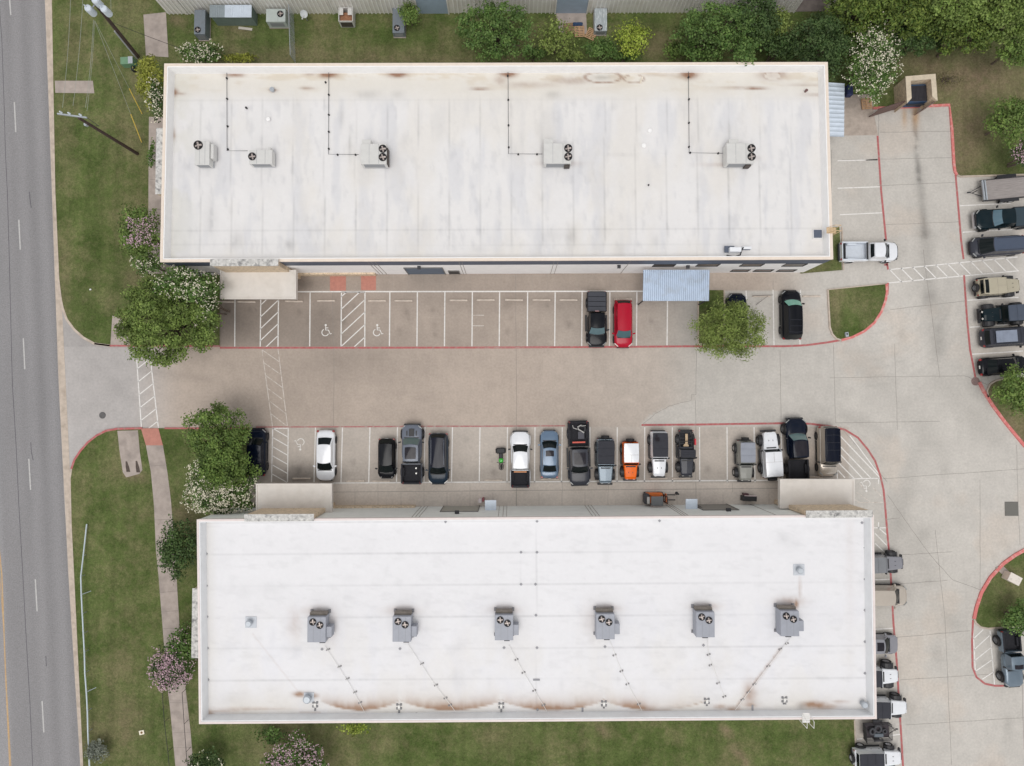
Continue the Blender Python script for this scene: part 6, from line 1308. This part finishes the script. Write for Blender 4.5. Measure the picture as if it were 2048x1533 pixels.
MB().box((0, -.1, .4), (1.4, .5, .75)).build('bin_body', BLACK, t, bevel=.03); MB().box((.05, .19, .8), (1.2, .08, .05)).build('rim', mat('rim_pink', srgb(206, 190, 190), .6), t); MB().box((-.42, .33, .7), (.5, .18, .5)).build('maroon_side', mat('maroon', srgb(74, 44, 50), .7), t)
p = P(962, 1008, 1.0); t = thing('pipe_fitting', 'small red and white meter boxes beside the left door awning', 'meter box', (p.x-.1, p.y+.25, 0))
MB().box((0, 0, .5), (.3, .35, 1.0)).build('body', mat('meter_white', srgb(216, 206, 206), .6), t); MB().box((.3, .1, .45), (.2, .3, .9)).build('red_box', mat('meter_red', srgb(150, 84, 92), .6), t)
# ================================================================== TREES AND PLANTS
def leafmat(name, c1, c2, var=.5, trans=.12):
    m = bpy.data.materials.new(name); m.use_nodes = True; n = m.node_tree.nodes; l = m.node_tree.links; b = n['Principled BSDF']; b.inputs['Roughness'].default_value = .55; b.inputs['Specular IOR Level'].default_value = .25; c1 = tuple(x*.92 for x in c1); c2 = tuple(x*.95 for x in c2)
    g = n.new('ShaderNodeNewGeometry'); r = n.new('ShaderNodeMix'); r.data_type = 'RGBA'; r.inputs[6].default_value = (*c1, 1); r.inputs[7].default_value = (*c2, 1); l.new(g.outputs['Random Per Island'], r.inputs[0])
    tcn = n.new('ShaderNodeTexCoord'); a = n.new('ShaderNodeTexNoise'); a.inputs['Scale'].default_value = .9; a.inputs['Detail'].default_value = 3; l.new(tcn.outputs['Object'], a.inputs[0])
    mr = n.new('ShaderNodeMapRange'); mr.inputs[1].default_value = .3; mr.inputs[2].default_value = .7; mr.inputs[3].default_value = 1-var; mr.inputs[4].default_value = 1+var; l.new(a.outputs['Fac'], mr.inputs[0])
    v = n.new('ShaderNodeVectorMath'); v.operation = 'SCALE'; l.new(r.outputs[2], v.inputs[0]); l.new(mr.outputs[0], v.inputs['Scale']); l.new(v.outputs[0], b.inputs['Base Color'])
    tr = n.new('ShaderNodeBsdfTranslucent'); l.new(v.outputs[0], tr.inputs[0]); ms = n.new('ShaderNodeMixShader'); ms.inputs[0].default_value = trans; l.new(b.outputs[0], ms.inputs[1]); l.new(tr.outputs[0], ms.inputs[2]); l.new(ms.outputs[0], n['Material Output'].inputs[0]); return m
LM = dict(oak=leafmat('leaf_oak', srgb(84, 106, 46), srgb(132, 150, 80)), olive=leafmat('leaf_olive', srgb(100, 120, 54), srgb(146, 160, 88)), bright=leafmat('leaf_bright', srgb(80, 106, 48), srgb(122, 142, 74)), lime=leafmat('leaf_lime', srgb(124, 146, 50), srgb(176, 188, 84)),
  dark=leafmat('leaf_dark', srgb(52, 76, 38), srgb(88, 108, 62)), mid=leafmat('leaf_mid', srgb(68, 98, 44), srgb(112, 136, 74)), yell=leafmat('leaf_yellow', srgb(118, 126, 44), srgb(158, 160, 76)), silver=leafmat('leaf_silver', srgb(110, 118, 104), srgb(150, 154, 142)), forest=leafmat('leaf_forest', srgb(66, 90, 36), srgb(118, 132, 62)))
FLW = mat('petals_cream', srgb(216, 209, 188), .8, island=.12); FLP = mat('petals_pink', srgb(190, 160, 170), .8, island=.18)
BARK = mat('bark', srgb(104, 92, 80), .95, var=.25, scale=4)
def quads(C, Nn, size, asp=.6, jit=.35):
    n = len(C); s = size*(1+jit*(rng.random(n)*2-1)); a = rng.normal(size=(n, 3)); t = np.cross(Nn, a); t /= np.linalg.norm(t, axis=1)[:, None]+1e-9; b = np.cross(Nn, t)
    t *= (s/2)[:, None]; b *= (s/2*asp)[:, None]; v = np.stack([C-t, C+b*1.0+t*.1, C+t, C-b+t*.1], 1).reshape(-1, 3); return v
def qmesh(name, v, m):
    n = len(v)//4; me = bpy.data.meshes.new(name); me.vertices.add(len(v)); me.vertices.foreach_set('co', v.astype(np.float32).ravel()); me.loops.add(4*n); me.loops.foreach_set('vertex_index', np.arange(4*n, dtype=np.int32)); me.polygons.add(n); me.polygons.foreach_set('loop_start', np.arange(0, 4*n, 4, dtype=np.int32)); me.update(calc_edges=True); me.materials.append(m); return me
def plant(name, label, cat, u, v, ru, rv, ztop, lm, lobes=14, dens=150, leaf=.24, z0=None, flower=None, fdens=16, fmask=None, group=None, lobe_r=.42, feather=0.0, upright=0.0, flat=.8, trunk=True, asp=.62, fsize=.135, seed=None):
    """crown centred on a photo pixel, ru/rv its half sizes in photo pixels"""
    r_ = np.random.default_rng(seed or int(u*7+v)); z0 = ztop*.22 if z0 is None else z0; zm = z0+(ztop-z0)*.5; p = P(u, v, zm); k = (HC-zm)/FPX; rx, ry, rz = ru*k, rv*k, (ztop-z0)/2
    t = thing(name, label, cat, (p.x, p.y, .08), 0, group)
    d = r_.normal(size=(lobes, 3)); d /= np.linalg.norm(d, axis=1)[:, None]; d[:, 2] = np.abs(d[:, 2])*1.0-.35
    i = np.arange(lobes); ph = i*2.39996; rr = np.sqrt((i+.5)/lobes)
    lc = np.stack([np.cos(ph)*rr*(1-lobe_r)*1.02, np.sin(ph)*rr*(1-lobe_r)*1.02, (np.sqrt(np.clip(1-rr**2, 0, 1))-.25)*.8*(1-lobe_r)+r_.uniform(-.16, .12, lobes)], 1)+r_.normal(0, .05, (lobes, 3))
    lr = lobe_r*r_.uniform(.75, 1.15, lobes); area = math.pi*rx*ry; n = int(area*dens); pick = r_.integers(0, lobes, n)
    q = r_.normal(size=(n, 3)); q /= np.linalg.norm(q, axis=1)[:, None]; q[:, 2] = np.where(q[:, 2] < -.3, -q[:, 2], q[:, 2]); rad = (r_.random(n)**.35)*(1+r_.normal(0, .10+feather, n)); pos = lc[pick]+q*(lr[pick]*rad)[:, None]
    pos[:, 2] = lc[pick][:, 2]+q[:, 2]*lr[pick]*rad*.85
    # small clumps
    cl = r_.normal(0, .03, (n, 3)); pos = pos+cl
    pos[:, :2] *= 1.13; W3 = pos*np.array([rx, ry, rz])+np.array([0, 0, zm-.08]); nr = q*.8+r_.normal(0, .5, (n, 3))+np.array([0, 0, .35]); nr /= np.linalg.norm(nr, axis=1)[:, None]
    W3[:, 2] = np.maximum(W3[:, 2], .05)
    global rng; rng = r_; vv = quads(W3, nr, leaf, asp); link('crown', qmesh('crown', vv, lm), t)
    if flower is not None:
        m_ = (q[:, 2] > .05)&(rad > .80)
        if fmask is not None: m_ &= fmask(pos[:, 0], pos[:, 1], r_)
        idx = np.nonzero(m_)[0]; nf = min(len(idx), int(area*fdens))
        if nf:
            idx = r_.choice(idx, nf, replace=False); base = W3[idx]+q[idx]*.10+np.array([0, 0, .10]); C = np.repeat(base, 4, 0)+r_.normal(0, .10, (nf*4, 3)); Nn = r_.normal(0, .5, (nf*4, 3))+np.array([0, 0, .8]); Nn /= np.linalg.norm(Nn, axis=1)[:, None]
            link('flowers', qmesh('flowers', quads(C, Nn, fsize, .8), flower), t)['kind'] = 'stuff'
    if trunk:
        b = MB(); th = max(.04, min(.28, rx*.055)); top = max(.4, zm-rz*.2)
        stems = 1 if cat == 'tree' and flower is None else 3
        for s in range(stems):
            o = Vector((r_.uniform(-.2, .2), r_.uniform(-.2, .2), 0))*(stems > 1); mid = Vector((o.x*2, o.y*2, top*.5)); b.tube([o, mid], th, 7, th*.75)
            for a in range(s, lobes, stems):
                e = Vector((lc[a][0]*rx, lc[a][1]*ry, lc[a][2]*rz+zm-.1)); b.tube([mid, mid.lerp(e, .5)+Vector((0, 0, .15)), e], th*.5, 5, th*.12)
        b.build('trunk', BARK, t)
    return t
GT = 'crape myrtles and shade trees around the car park'
plant('shade_tree', 'large round olive-green shade tree over the driveway corner, biggest of all', 'tree', 336, 643, 99, 92, 8.2, LM['oak'], lobes=62, dens=230, leaf=.26, lobe_r=.165, asp=.5)
plant('crape_myrtle', 'cream-flowering crape myrtle wrapping the upper right of the large shade tree', 'tree', 374, 575, 72, 42, 8.2, LM['mid'], flower=FLW, fdens=9, lobes=22, lobe_r=.3, group=GT)
plant('crape_myrtle', 'white-flowering crape myrtle by the stalls, right of the large shade tree', 'tree', 420, 615, 28, 50, 6.8, LM['mid'], flower=FLW, fdens=12, lobes=12, group=GT)
plant('crape_myrtle', 'pink-flowering crape myrtle against the west wall of the northern building', 'tree', 284, 470, 48, 62, 5.6, LM['bright'], flower=FLP, fdens=9, lobes=20, lobe_r=.33, group=GT, fmask=lambda x, y, r: (x > -.35)&(np.abs(y) < .45))
plant('crape_myrtle', 'small white-flowering crape myrtle between the pink one and the big shade tree', 'tree', 300, 530, 34, 26, 4.4, LM['mid'], flower=FLW, fdens=10, lobes=10, group=GT)
plant('crape_myrtle', 'yellow-green leafy tree beside the north-west building corner', 'tree', 303, 160, 32, 52, 5.0, LM['yell'], lobes=16, lobe_r=.36, group=GT)
plant('crape_myrtle', 'white-flowering crape myrtle squeezed against the north-west building corner', 'tree', 318, 200, 18, 46, 5.0, LM['dark'], flower=FLW, fdens=18, lobes=10, group=GT)
plant('shrub', 'low leafy shrub on the sidewalk by the stone strip of the northern building', 'shrub', 304, 310, 9, 34, 1.4, LM['mid'], lobes=8, dens=90, trunk=False)
plant('flowering_shrub', 'white-flowering shrub north of the building behind the dark unit', 'shrub', 400, 108, 50, 24, 2.6, LM['mid'], flower=FLW, fdens=11, lobes=14)
plant('hedge_shrub', 'row of low yellowish shrubs along the north wall', 'shrub', 478, 118, 46, 12, 1.6, LM['yell'], lobes=12, dens=110)
plant('small_tree', 'small bright green tree half over a narrow grey unit', 'tree', 819, 30, 24, 29, 3.4, LM['bright'], lobes=10, feather=.1)
plant('wild_tree', 'bushy mid-green tree at the top centre by the north wall', 'tree', 992, 66, 76, 62, 6.0, LM['mid'], lobes=44, lobe_r=.19, feather=.08)
plant('wild_tree', 'thin greyish half-bare tree left of the pallets', 'tree', 1112, 80, 44, 46, 4.2, LM['olive'], lobes=14, dens=70, feather=.15)
plant('wild_shrub', 'dark green shrub just below the pallets', 'shrub', 1205, 100, 46, 24, 3.0, LM['mid'], lobes=12, feather=.1)
plant('wild_shrub', 'bright lime spiky shrub right of the pallets', 'shrub', 1263, 80, 42, 38, 3.4, LM['lime'], lobes=12, dens=90, feather=.22)
plant('wild_shrub', 'low green shrub between the lime shrub and the dark trees', 'shrub', 1350, 102, 30, 20, 2.4, LM['bright'], lobes=9, feather=.12)
plant('wild_tree', 'big dark green tree over the north-east roof edge', 'tree', 1440, 66, 94, 58, 6.6, LM['mid'], lobes=50, lobe_r=.18, feather=.08)
plant('wild_tree', 'dark tree beside the right end of the metal building', 'tree', 1512, 42, 52, 60, 6.5, LM['dark'], lobes=18, lobe_r=.32, feather=.08)
plant('wild_tree', 'small leafy branch clump hanging over the white roof edge', 'tree', 1490, 110, 24, 26, 7.3, LM['mid'], z0=5.6, lobes=7, dens=110, feather=.25, trunk=True)
plant('wild_tree', 'very dark broad tree left of the white-flowering tree', 'tree', 1640, 92, 68, 70, 6.8, LM['dark'], lobes=26, lobe_r=.28, dens=180)
plant('crape_myrtle', 'tall white-flowering crape myrtle beside the lean-to awning', 'tree', 1742, 126, 52, 88, 6.4, LM['mid'], flower=FLW, fdens=15, lobes=26, lobe_r=.28, group=GT)
for lb, u, v, a, b_, h, lm in (('first wood tree right of the open shed', 1712, 22, 62, 55, 7, 'forest'), ('wood tree between the open shed and the upper right corner', 1800, 30, 70, 58, 7.5, 'forest'), ('dark hollow-looking wood tree above the dumpster enclosure', 1830, 78, 60, 34, 5.5, 'dark'), ('yellowish wood tree near the upper right', 1900, 20, 72, 52, 8, 'oak'), ('wood tree above the dry clearing', 1925, 72, 70, 40, 6.5, 'forest'), ('wood tree in the upper right corner', 2000, 30, 66, 62, 8, 'oak'), ('bright wood tree on the right edge above the clearing', 2035, 92, 44, 46, 6, 'bright')):
    plant('wood_tree', lb, 'tree', u, v, a, b_, h, LM[lm], lobes=44, lobe_r=.2, dens=220, leaf=.25, group='trees of the small wood in the upper right', feather=.05)
for lb, u, v, a, b_, h, lm in (('small green shrub filling the gap right of the top centre tree', 1068, 108, 30, 16, 2.4, 'mid'), ('low olive shrub in front of the half-bare tree', 1140, 112, 32, 13, 2.0, 'olive'), ('low shrub behind the lime shrub near the roof edge', 1250, 114, 40, 12, 2.0, 'mid'), ('mid-green shrub left of the big dark tree', 1392, 100, 36, 26, 3.4, 'mid'), ('dark shrub right of the hanging branch clump', 1556, 96, 44, 36, 4.4, 'dark'), ('olive-tipped shrub by the right end of the ribbed metal building', 1552, 50, 34, 34, 4.4, 'olive'), ('dark undergrowth tree beneath the first wood trees', 1690, 88, 44, 44, 4.6, 'forest')):
    plant('wild_shrub', lb, 'shrub', u, v, a, b_, h, LM[lm], lobes=12, feather=.1, group='wild shrubs along the top edge')
plant('dry_shrub', 'sparse reddish dry shrub right of the dumpster enclosure', 'shrub', 1898, 160, 36, 26, 1.4, mat('leaf_dry', srgb(104, 98, 66), .9, island=.4), lobes=10, dens=30, leaf=.18)
plant('shade_tree', 'bright round tree at the right edge above the flatbed trailer', 'tree', 2018, 243, 46, 54, 5.5, LM['bright'], lobes=18, lobe_r=.33)
plant('crape_myrtle', 'pale pink flowering crape myrtle above the flatbed trailer', 'tree', 2052, 312, 38, 34, 4.4, LM['dark'], flower=FLP, fdens=22, lobes=12, group=GT)
plant('shade_tree', 'round feathery olive tree over the dark van in the upper row', 'tree', 1460, 662, 74, 60, 6.0, LM['olive'], lobes=34, lobe_r=.24, dens=300, leaf=.26, asp=.3, feather=.14)
plant('shade_tree', 'bright green tree left of the leftmost lower-row car', 'tree', 436, 872, 62, 66, 6.4, LM['bright'], lobes=44, lobe_r=.19, dens=230, leaf=.22)
plant('shade_tree', 'lower bright green tree merging into the white-flowering one by the left canopy', 'tree', 452, 942, 58, 62, 6.0, LM['bright'], lobes=36, lobe_r=.2, dens=230, leaf=.22)
plant('crape_myrtle', 'white-flowering crape myrtle beside the left canopy of the southern building', 'tree', 440, 972, 70, 62, 5.6, LM['mid'], flower=FLW, fdens=21, lobes=24, lobe_r=.3, group=GT, fmask=lambda x, y, r: (y < .25)|(x < -.5))
plant('evergreen_shrub', 'dark green shrubby tree at the north-west corner of the southern building', 'shrub', 360, 1098, 44, 64, 4.6, LM['dark'], lobes=18, lobe_r=.34, feather=.06)
plant('crape_myrtle', 'green-topped crape myrtle by the stone strip of the southern building', 'tree', 366, 1290, 34, 46, 4.0, LM['mid'], flower=FLP, fdens=3, lobes=12, group=GT)
plant('crape_myrtle', 'pink-flowering crape myrtle leaning over the lower left sidewalk', 'tree', 345, 1335, 44, 46, 4.0, LM['dark'], flower=FLP, fdens=30, lobes=16, group=GT)
plant('silver_shrub', 'round silvery grey shrub at the lower end of the guard rail', 'shrub', 193, 1503, 24, 26, 1.6, LM['silver'], lobes=14, dens=190, leaf=.2)
plant('evergreen_shrub', 'dark green shrub at the bottom edge by the sidewalk handrail', 'shrub', 412, 1525, 46, 26, 2.6, LM['dark'], flower=FLW, fdens=1.5, lobes=12)
plant('crape_myrtle', 'pink-flowering crape myrtle at the bottom edge below the southern building', 'tree', 596, 1530, 70, 56, 4.2, LM['mid'], flower=FLP, fdens=17, lobes=20, lobe_r=.3, group=GT, fmask=lambda x, y, r: (np.abs(x) < 1))
plant('low_shrub', 'dull green low shrub left of the bottom pink crape myrtle under the roof edge', 'shrub', 545, 1472, 40, 24, 1.4, LM['mid'], lobes=10, dens=60)
plant('low_shrub', 'small bright spiky shrub peeping from under the southern roof edge', 'shrub', 712, 1452, 30, 20, 2.0, LM['lime'], lobes=8, dens=80, feather=.25)
plant('shade_tree', 'bright green tree on the rounded island at the right edge', 'tree', 2030, 782, 50, 50, 4.6, LM['bright'], lobes=20, lobe_r=.32, dens=170)
plant('evergreen_shrub', 'dark green shrub on the lower right island beside the slate jeep', 'shrub', 2036, 1236, 34, 38, 2.8, LM['mid'], lobes=14)
# ================================================================== POLES, WIRES, RAILS
A = P(275, 308, .1); B = P(157, 236, 9.2)
t = thing('utility_pole', 'leaning wooden utility pole with white crossarm on the left lawn', 'utility pole', (A.x, A.y, .05)); D = B-A; o = Vector((A.x, A.y, .05))
MB().tube([(0, 0, 0), tuple(D)], .17, 10, .12).build('pole', POLEW, t); c0 = P(115, 228, 9.2)-o; c1 = P(174, 236, 9.2)-o; q = MB(); q.box((c0+c1)/2, ((c1-c0).length, .12, .14), rz=math.atan2((c1-c0).y, (c1-c0).x)); q.build('crossarm', GALV, t)
ins = []
for f in (.17, .45, .83):
    x = c0.lerp(c1, f); q = MB().lathe([(.03, 0), (.09, .05), (.05, .1), (.09, .16), (.05, .22), (.07, .3), (0, .34)], (x.x, x.y+.1, x.z+.08), 10); q.build('insulator', mat('insulator_grey', srgb(196, 204, 210), .4), t)
q = MB().lathe([(0, 0), (.14, 0), (.16, .3), (.06, .4), (0, .42)], (D.x*.86-.2, D.y*.86-.08, D.z*.86-.2), 12); q.build('fuse_can', GALV, t)
MB().tube([tuple(c1), tuple(c1+Vector((.7, -.5, -.6))), tuple(D*.85+Vector((.12, 0, 0)))], .025, 6).build('drop_cable', BLACK, t)
tag(t)
A2 = P(276, 114, .1); B2 = P(178, -8, 9.8); o2 = Vector((A2.x, A2.y, .05)); D2 = B2-A2
t2 = thing('utility_pole', 'wooden utility pole with three pale transformer cans at the upper left', 'utility pole', tuple(o2)); MB().tube([(0, 0, 0), tuple(D2), tuple(D2*1.12)], .19, 10, .13).build('pole', POLEW, t2)
MB().tube([tuple(Vector((-.1, -.2, 0))), tuple(D2*.5+Vector((-.1, -.22, 0)))], .07, 8).build('conduit', mat('conduit_grey', srgb(170, 170, 174), .5), t2)
for (u, v, z) in ((188, 28, 8.2), (219, 29, 8.0), (202, 12, 8.6)):
    c = P(u, v, z)-o2; q = MB().lathe([(0, 0), (.30, 0), (.32, .05), (.32, .85), (.28, .95), (0, 1.0)], c, 16).lathe([(.05, 0), (.08, .1), (.04, .25), (0, .27)], c+Vector((-.12, .08, 1.0)), 8); tf = q.build('transformer_can', mat('transformer_grey', srgb(200, 208, 216), .45, var=.08), t2, smooth=False)
    near = D2*(c.z+.4)/D2.z; MB().tube([tuple(c+Vector((0, 0, .5))), tuple(Vector((near.x, near.y, c.z+.5)))], .05, 6).build('bracket', GALV, t2)
def wire(label, pts, r=.018, m=None, group='overhead power lines'):
    W_ = [Vector(p) for p in pts]; a = W_[0]; L_ = []
    for i in range(len(W_)-1):
        for s in np.linspace(0, 1, 9)[(1 if i else 0):]:
            p = W_[i].lerp(W_[i+1], s); p.z -= .35*4*s*(1-s)*(W_[i+1]-W_[i]).length/20; L_.append(tuple(p-a))
    ob = MB().tube(L_, r, 5).build('power_line', m or mat('wire_pale', srgb(150, 154, 146), .5)); ob.location = a; return tag(ob, label, 'power line', group)
wire('pale power line from the left insulator of the crossarm to the top edge', (P(125, 216, 9.5), P(142, -30, 9.9)), .014); wire('pale power line from the middle insulator of the crossarm to the top edge', (P(146, 212, 9.5), P(167, -30, 9.9)), .014)
wire('pale power line from the crossarm to the left transformer can', (P(171, 216, 9.5), P(187, 40, 9.1)), .014); wire('second pale power line beside it to the left transformer can', (P(174, 222, 9.4), P(189, 42, 9.0)), .012)
wire('pale power line running up past the upper pole to the top edge', (P(222, 26, 9.0), P(220, -30, 9.6)), .014); wire('thin dark service wire from the upper pole to the building corner', (P(226, 46, 7.0), P(360, 97, 4.0)), .02, BLACK)
def guy(label, top, u, v, ug, vg):
    G = P(u, v, .1); tp = Vector(top); q = MB().tube([(0, 0, 0), tuple(tp-G)], .014, 5); t_ = thing('guy_wire', label, 'guy wire', tuple(G), 0, 'guy wires on the left lawn'); q.build('wire', MATS['wire_pale'], t_)
    d = (tp-G).normalized(); MB().tube([tuple(d*.1), tuple(d*3.0)], .045, 6).build('guard_sleeve', mat('guard_yellow', srgb(216, 186, 84), .5), t_)
guy('guy wire with yellow sleeve, upper of the two', P(190, 42, 8.6), 285, 230, 0, 0); guy('guy wire with yellow sleeve, lower of the two, ending above the pole foot', P(190, 44, 8.6), 284, 287, 0, 0)
# guard rail at left
RP = [(176, 1048), (172, 1110), (170, 1150), (171, 1186), (173, 1224), (175, 1263), (177, 1300), (178, 1341), (181, 1379), (183, 1417), (184, 1458), (186, 1500), (188, 1550), (191, 1620)]
W_ = [P(a, b, .1) for a, b in RP]; t = thing('guard_rail', 'long pale metal guard rail with posts on the lower left lawn', 'guard rail', tuple(W_[0])); o = W_[0]; q = MB(); top = []
for i, p in enumerate(W_):
    h = .2+min(1, i/2)*.45; top.append(tuple(p-o+Vector((0, 0, h))));
    if i: q.tube([tuple(p-o), tuple(p-o+Vector((0, 0, h)))], .04, 6)
q.build('post', GALV, t); RL = mat('rail_pale', srgb(196, 206, 214), .4, metal=.2); MB().tube(top, .07, 6).build('top_rail', RL, t); 
q = MB()
for i in (3, 8): x = Vector(top[i]); q.tube([tuple(x), tuple(x+Vector((.55, .18, -x.z)))], .03, 6)
q.build('brace', RL, t)
def handrail(label, pts, zt=.9):
    W_ = [P(a, b, .1) for a, b in pts]; o = W_[0]; t = thing('handrail', label, 'handrail', tuple(o), 0, 'dark handrails along the lower left sidewalk'); q = MB()
    MB().tube([tuple(p-o+Vector((0, 0, zt))) for p in W_], .028, 6).build('rail', BLACK, t)
    for p in W_: q.tube([tuple(p-o), tuple(p-o+Vector((0, 0, zt)))], .022, 6)
    q.build('post', BLACK, t)
handrail('dark handrail on the right side of the lower left sidewalk', [(373, 1378), (377, 1440), (381, 1495), (386, 1545), (391, 1610)]); handrail('dark handrail on the grass left of the lower left sidewalk', [(334, 1380), (338, 1436), (345, 1495), (350, 1550), (354, 1610)])
# guard frames in the upper row and fence near the shade tree
t = thing('black_fence', 'black slatted fence between the shade tree and the brown canopy', 'fence', tuple(P(378, 548))); o = P(378, 548)
a = P(370, 552)-o; b = P(442, 552)-o; q = MB()
for k in range(6):
    q.tube([tuple(a+Vector((0, -.3*k*.9, 1.6))), tuple(b+Vector((0, -.3*k*.9, 1.6)))], .035, 5)
q.build('slat', BLACK, t); q = MB()
for x in (a, (a+b)/2, b):
    for y in (0, -1.45): q.tube([(x.x, x.y+y, 0), (x.x, x.y+y, 1.6)], .04, 5)
q.build('post', BLACK, t)
t = thing('steel_guard_frame', 'thin rusty steel guard frame in the stall between the tree and the black suv', 'guard frame', tuple(P(1522, 592))); o = P(1522, 592)
q = MB().tube([tuple(P(1501, 594)-o+Vector((0, 0, .5))), tuple(P(1542, 592)-o+Vector((0, 0, .5)))], .03, 5).tube([tuple(P(1512, 610)-o+Vector((0, 0, .05))), tuple(P(1532, 594)-o+Vector((0, 0, .5)))], .025, 5); q.build('bar', mat('bar_grey', srgb(120, 112, 108), .6), t)
# litter
p = P(183, 580); o = tag(MB().box((0, 0, .06), (.16, .12, .1), rz=.3).box((.05, .03, .13), (.06, .06, .05)).build('paper_cup', mat('litter_white', srgb(236, 236, 236), .6)), 'tiny white scrap of litter on the left lawn', 'litter'); o.location = (p.x, p.y, .1)

# every loose piece of these parts becomes a part of its own
def split_pieces(o):
    me = o.data; n = len(me.vertices); par = list(range(n))
    def f(a):
        while par[a] != a: par[a] = par[par[a]]; a = par[a]
        return a
    for e in me.edges: par[f(e.vertices[0])] = f(e.vertices[1])
    isl = {}
    for p in me.polygons: isl.setdefault(f(p.vertices[0]), []).append(p)
    if len(isl) < 2: return
    base = o.name.split('.')[0]; first = True
    for ps in isl.values():
        ids = sorted({v for p in ps for v in p.vertices}); mp = {v: i for i, v in enumerate(ids)}
        m = bpy.data.meshes.new(base); m.from_pydata([me.vertices[i].co for i in ids], [], [[mp[v] for v in p.vertices] for p in ps]); m.materials.append(me.materials[0])
        if first: o.data = m; first = False
        else:
            c = o.copy(); c.data = m; COL.objects.link(c)
for o in list(COL.objects):
    if o.type == 'MESH' and o.name.split('.')[0] in ('wall_groove', 'bonnet_vent', 'downpipe', 'membrane_patch', 'corner_pad', 'awning_post', 'pad', 'fork', 'guard_post', 'door_handle', 'bed_bracket', 'hose', 'tactile_pads', 'side_rail', 'stringers', 'post', 'slat', 'rung', 'bar', 'lift_bar'): split_pieces(o)
import OpenImageIO as oiio,sys
im=oiio.ImageBuf('/workdir/render_main.png'); a=im.get_pixels(oiio.UINT8)
for n,(u,v) in dict(roofN=(900,400),roofS=(900,1150),roofN_n=(900,170),aisle=(1000,760),aisleW=(330,770),east=(1850,760),stall=(860,640),lowstall=(930,900),walk=(1000,565),grassW=(220,450),grassSW=(220,1200),grassS=(1200,1490),grassN=(700,80),road=(60,450),band=(800,526),wallN=(760,540),wallS=(1000,1022),canopyW=(520,570),canopyE=(1630,985),awn=(1350,570),lowwalk=(900,1000)).items():
    x,y=u//2,v//2; print(n,(u,v),a[y-2:y+3,x-2:x+3,:3].reshape(-1,3).mean(0).round())
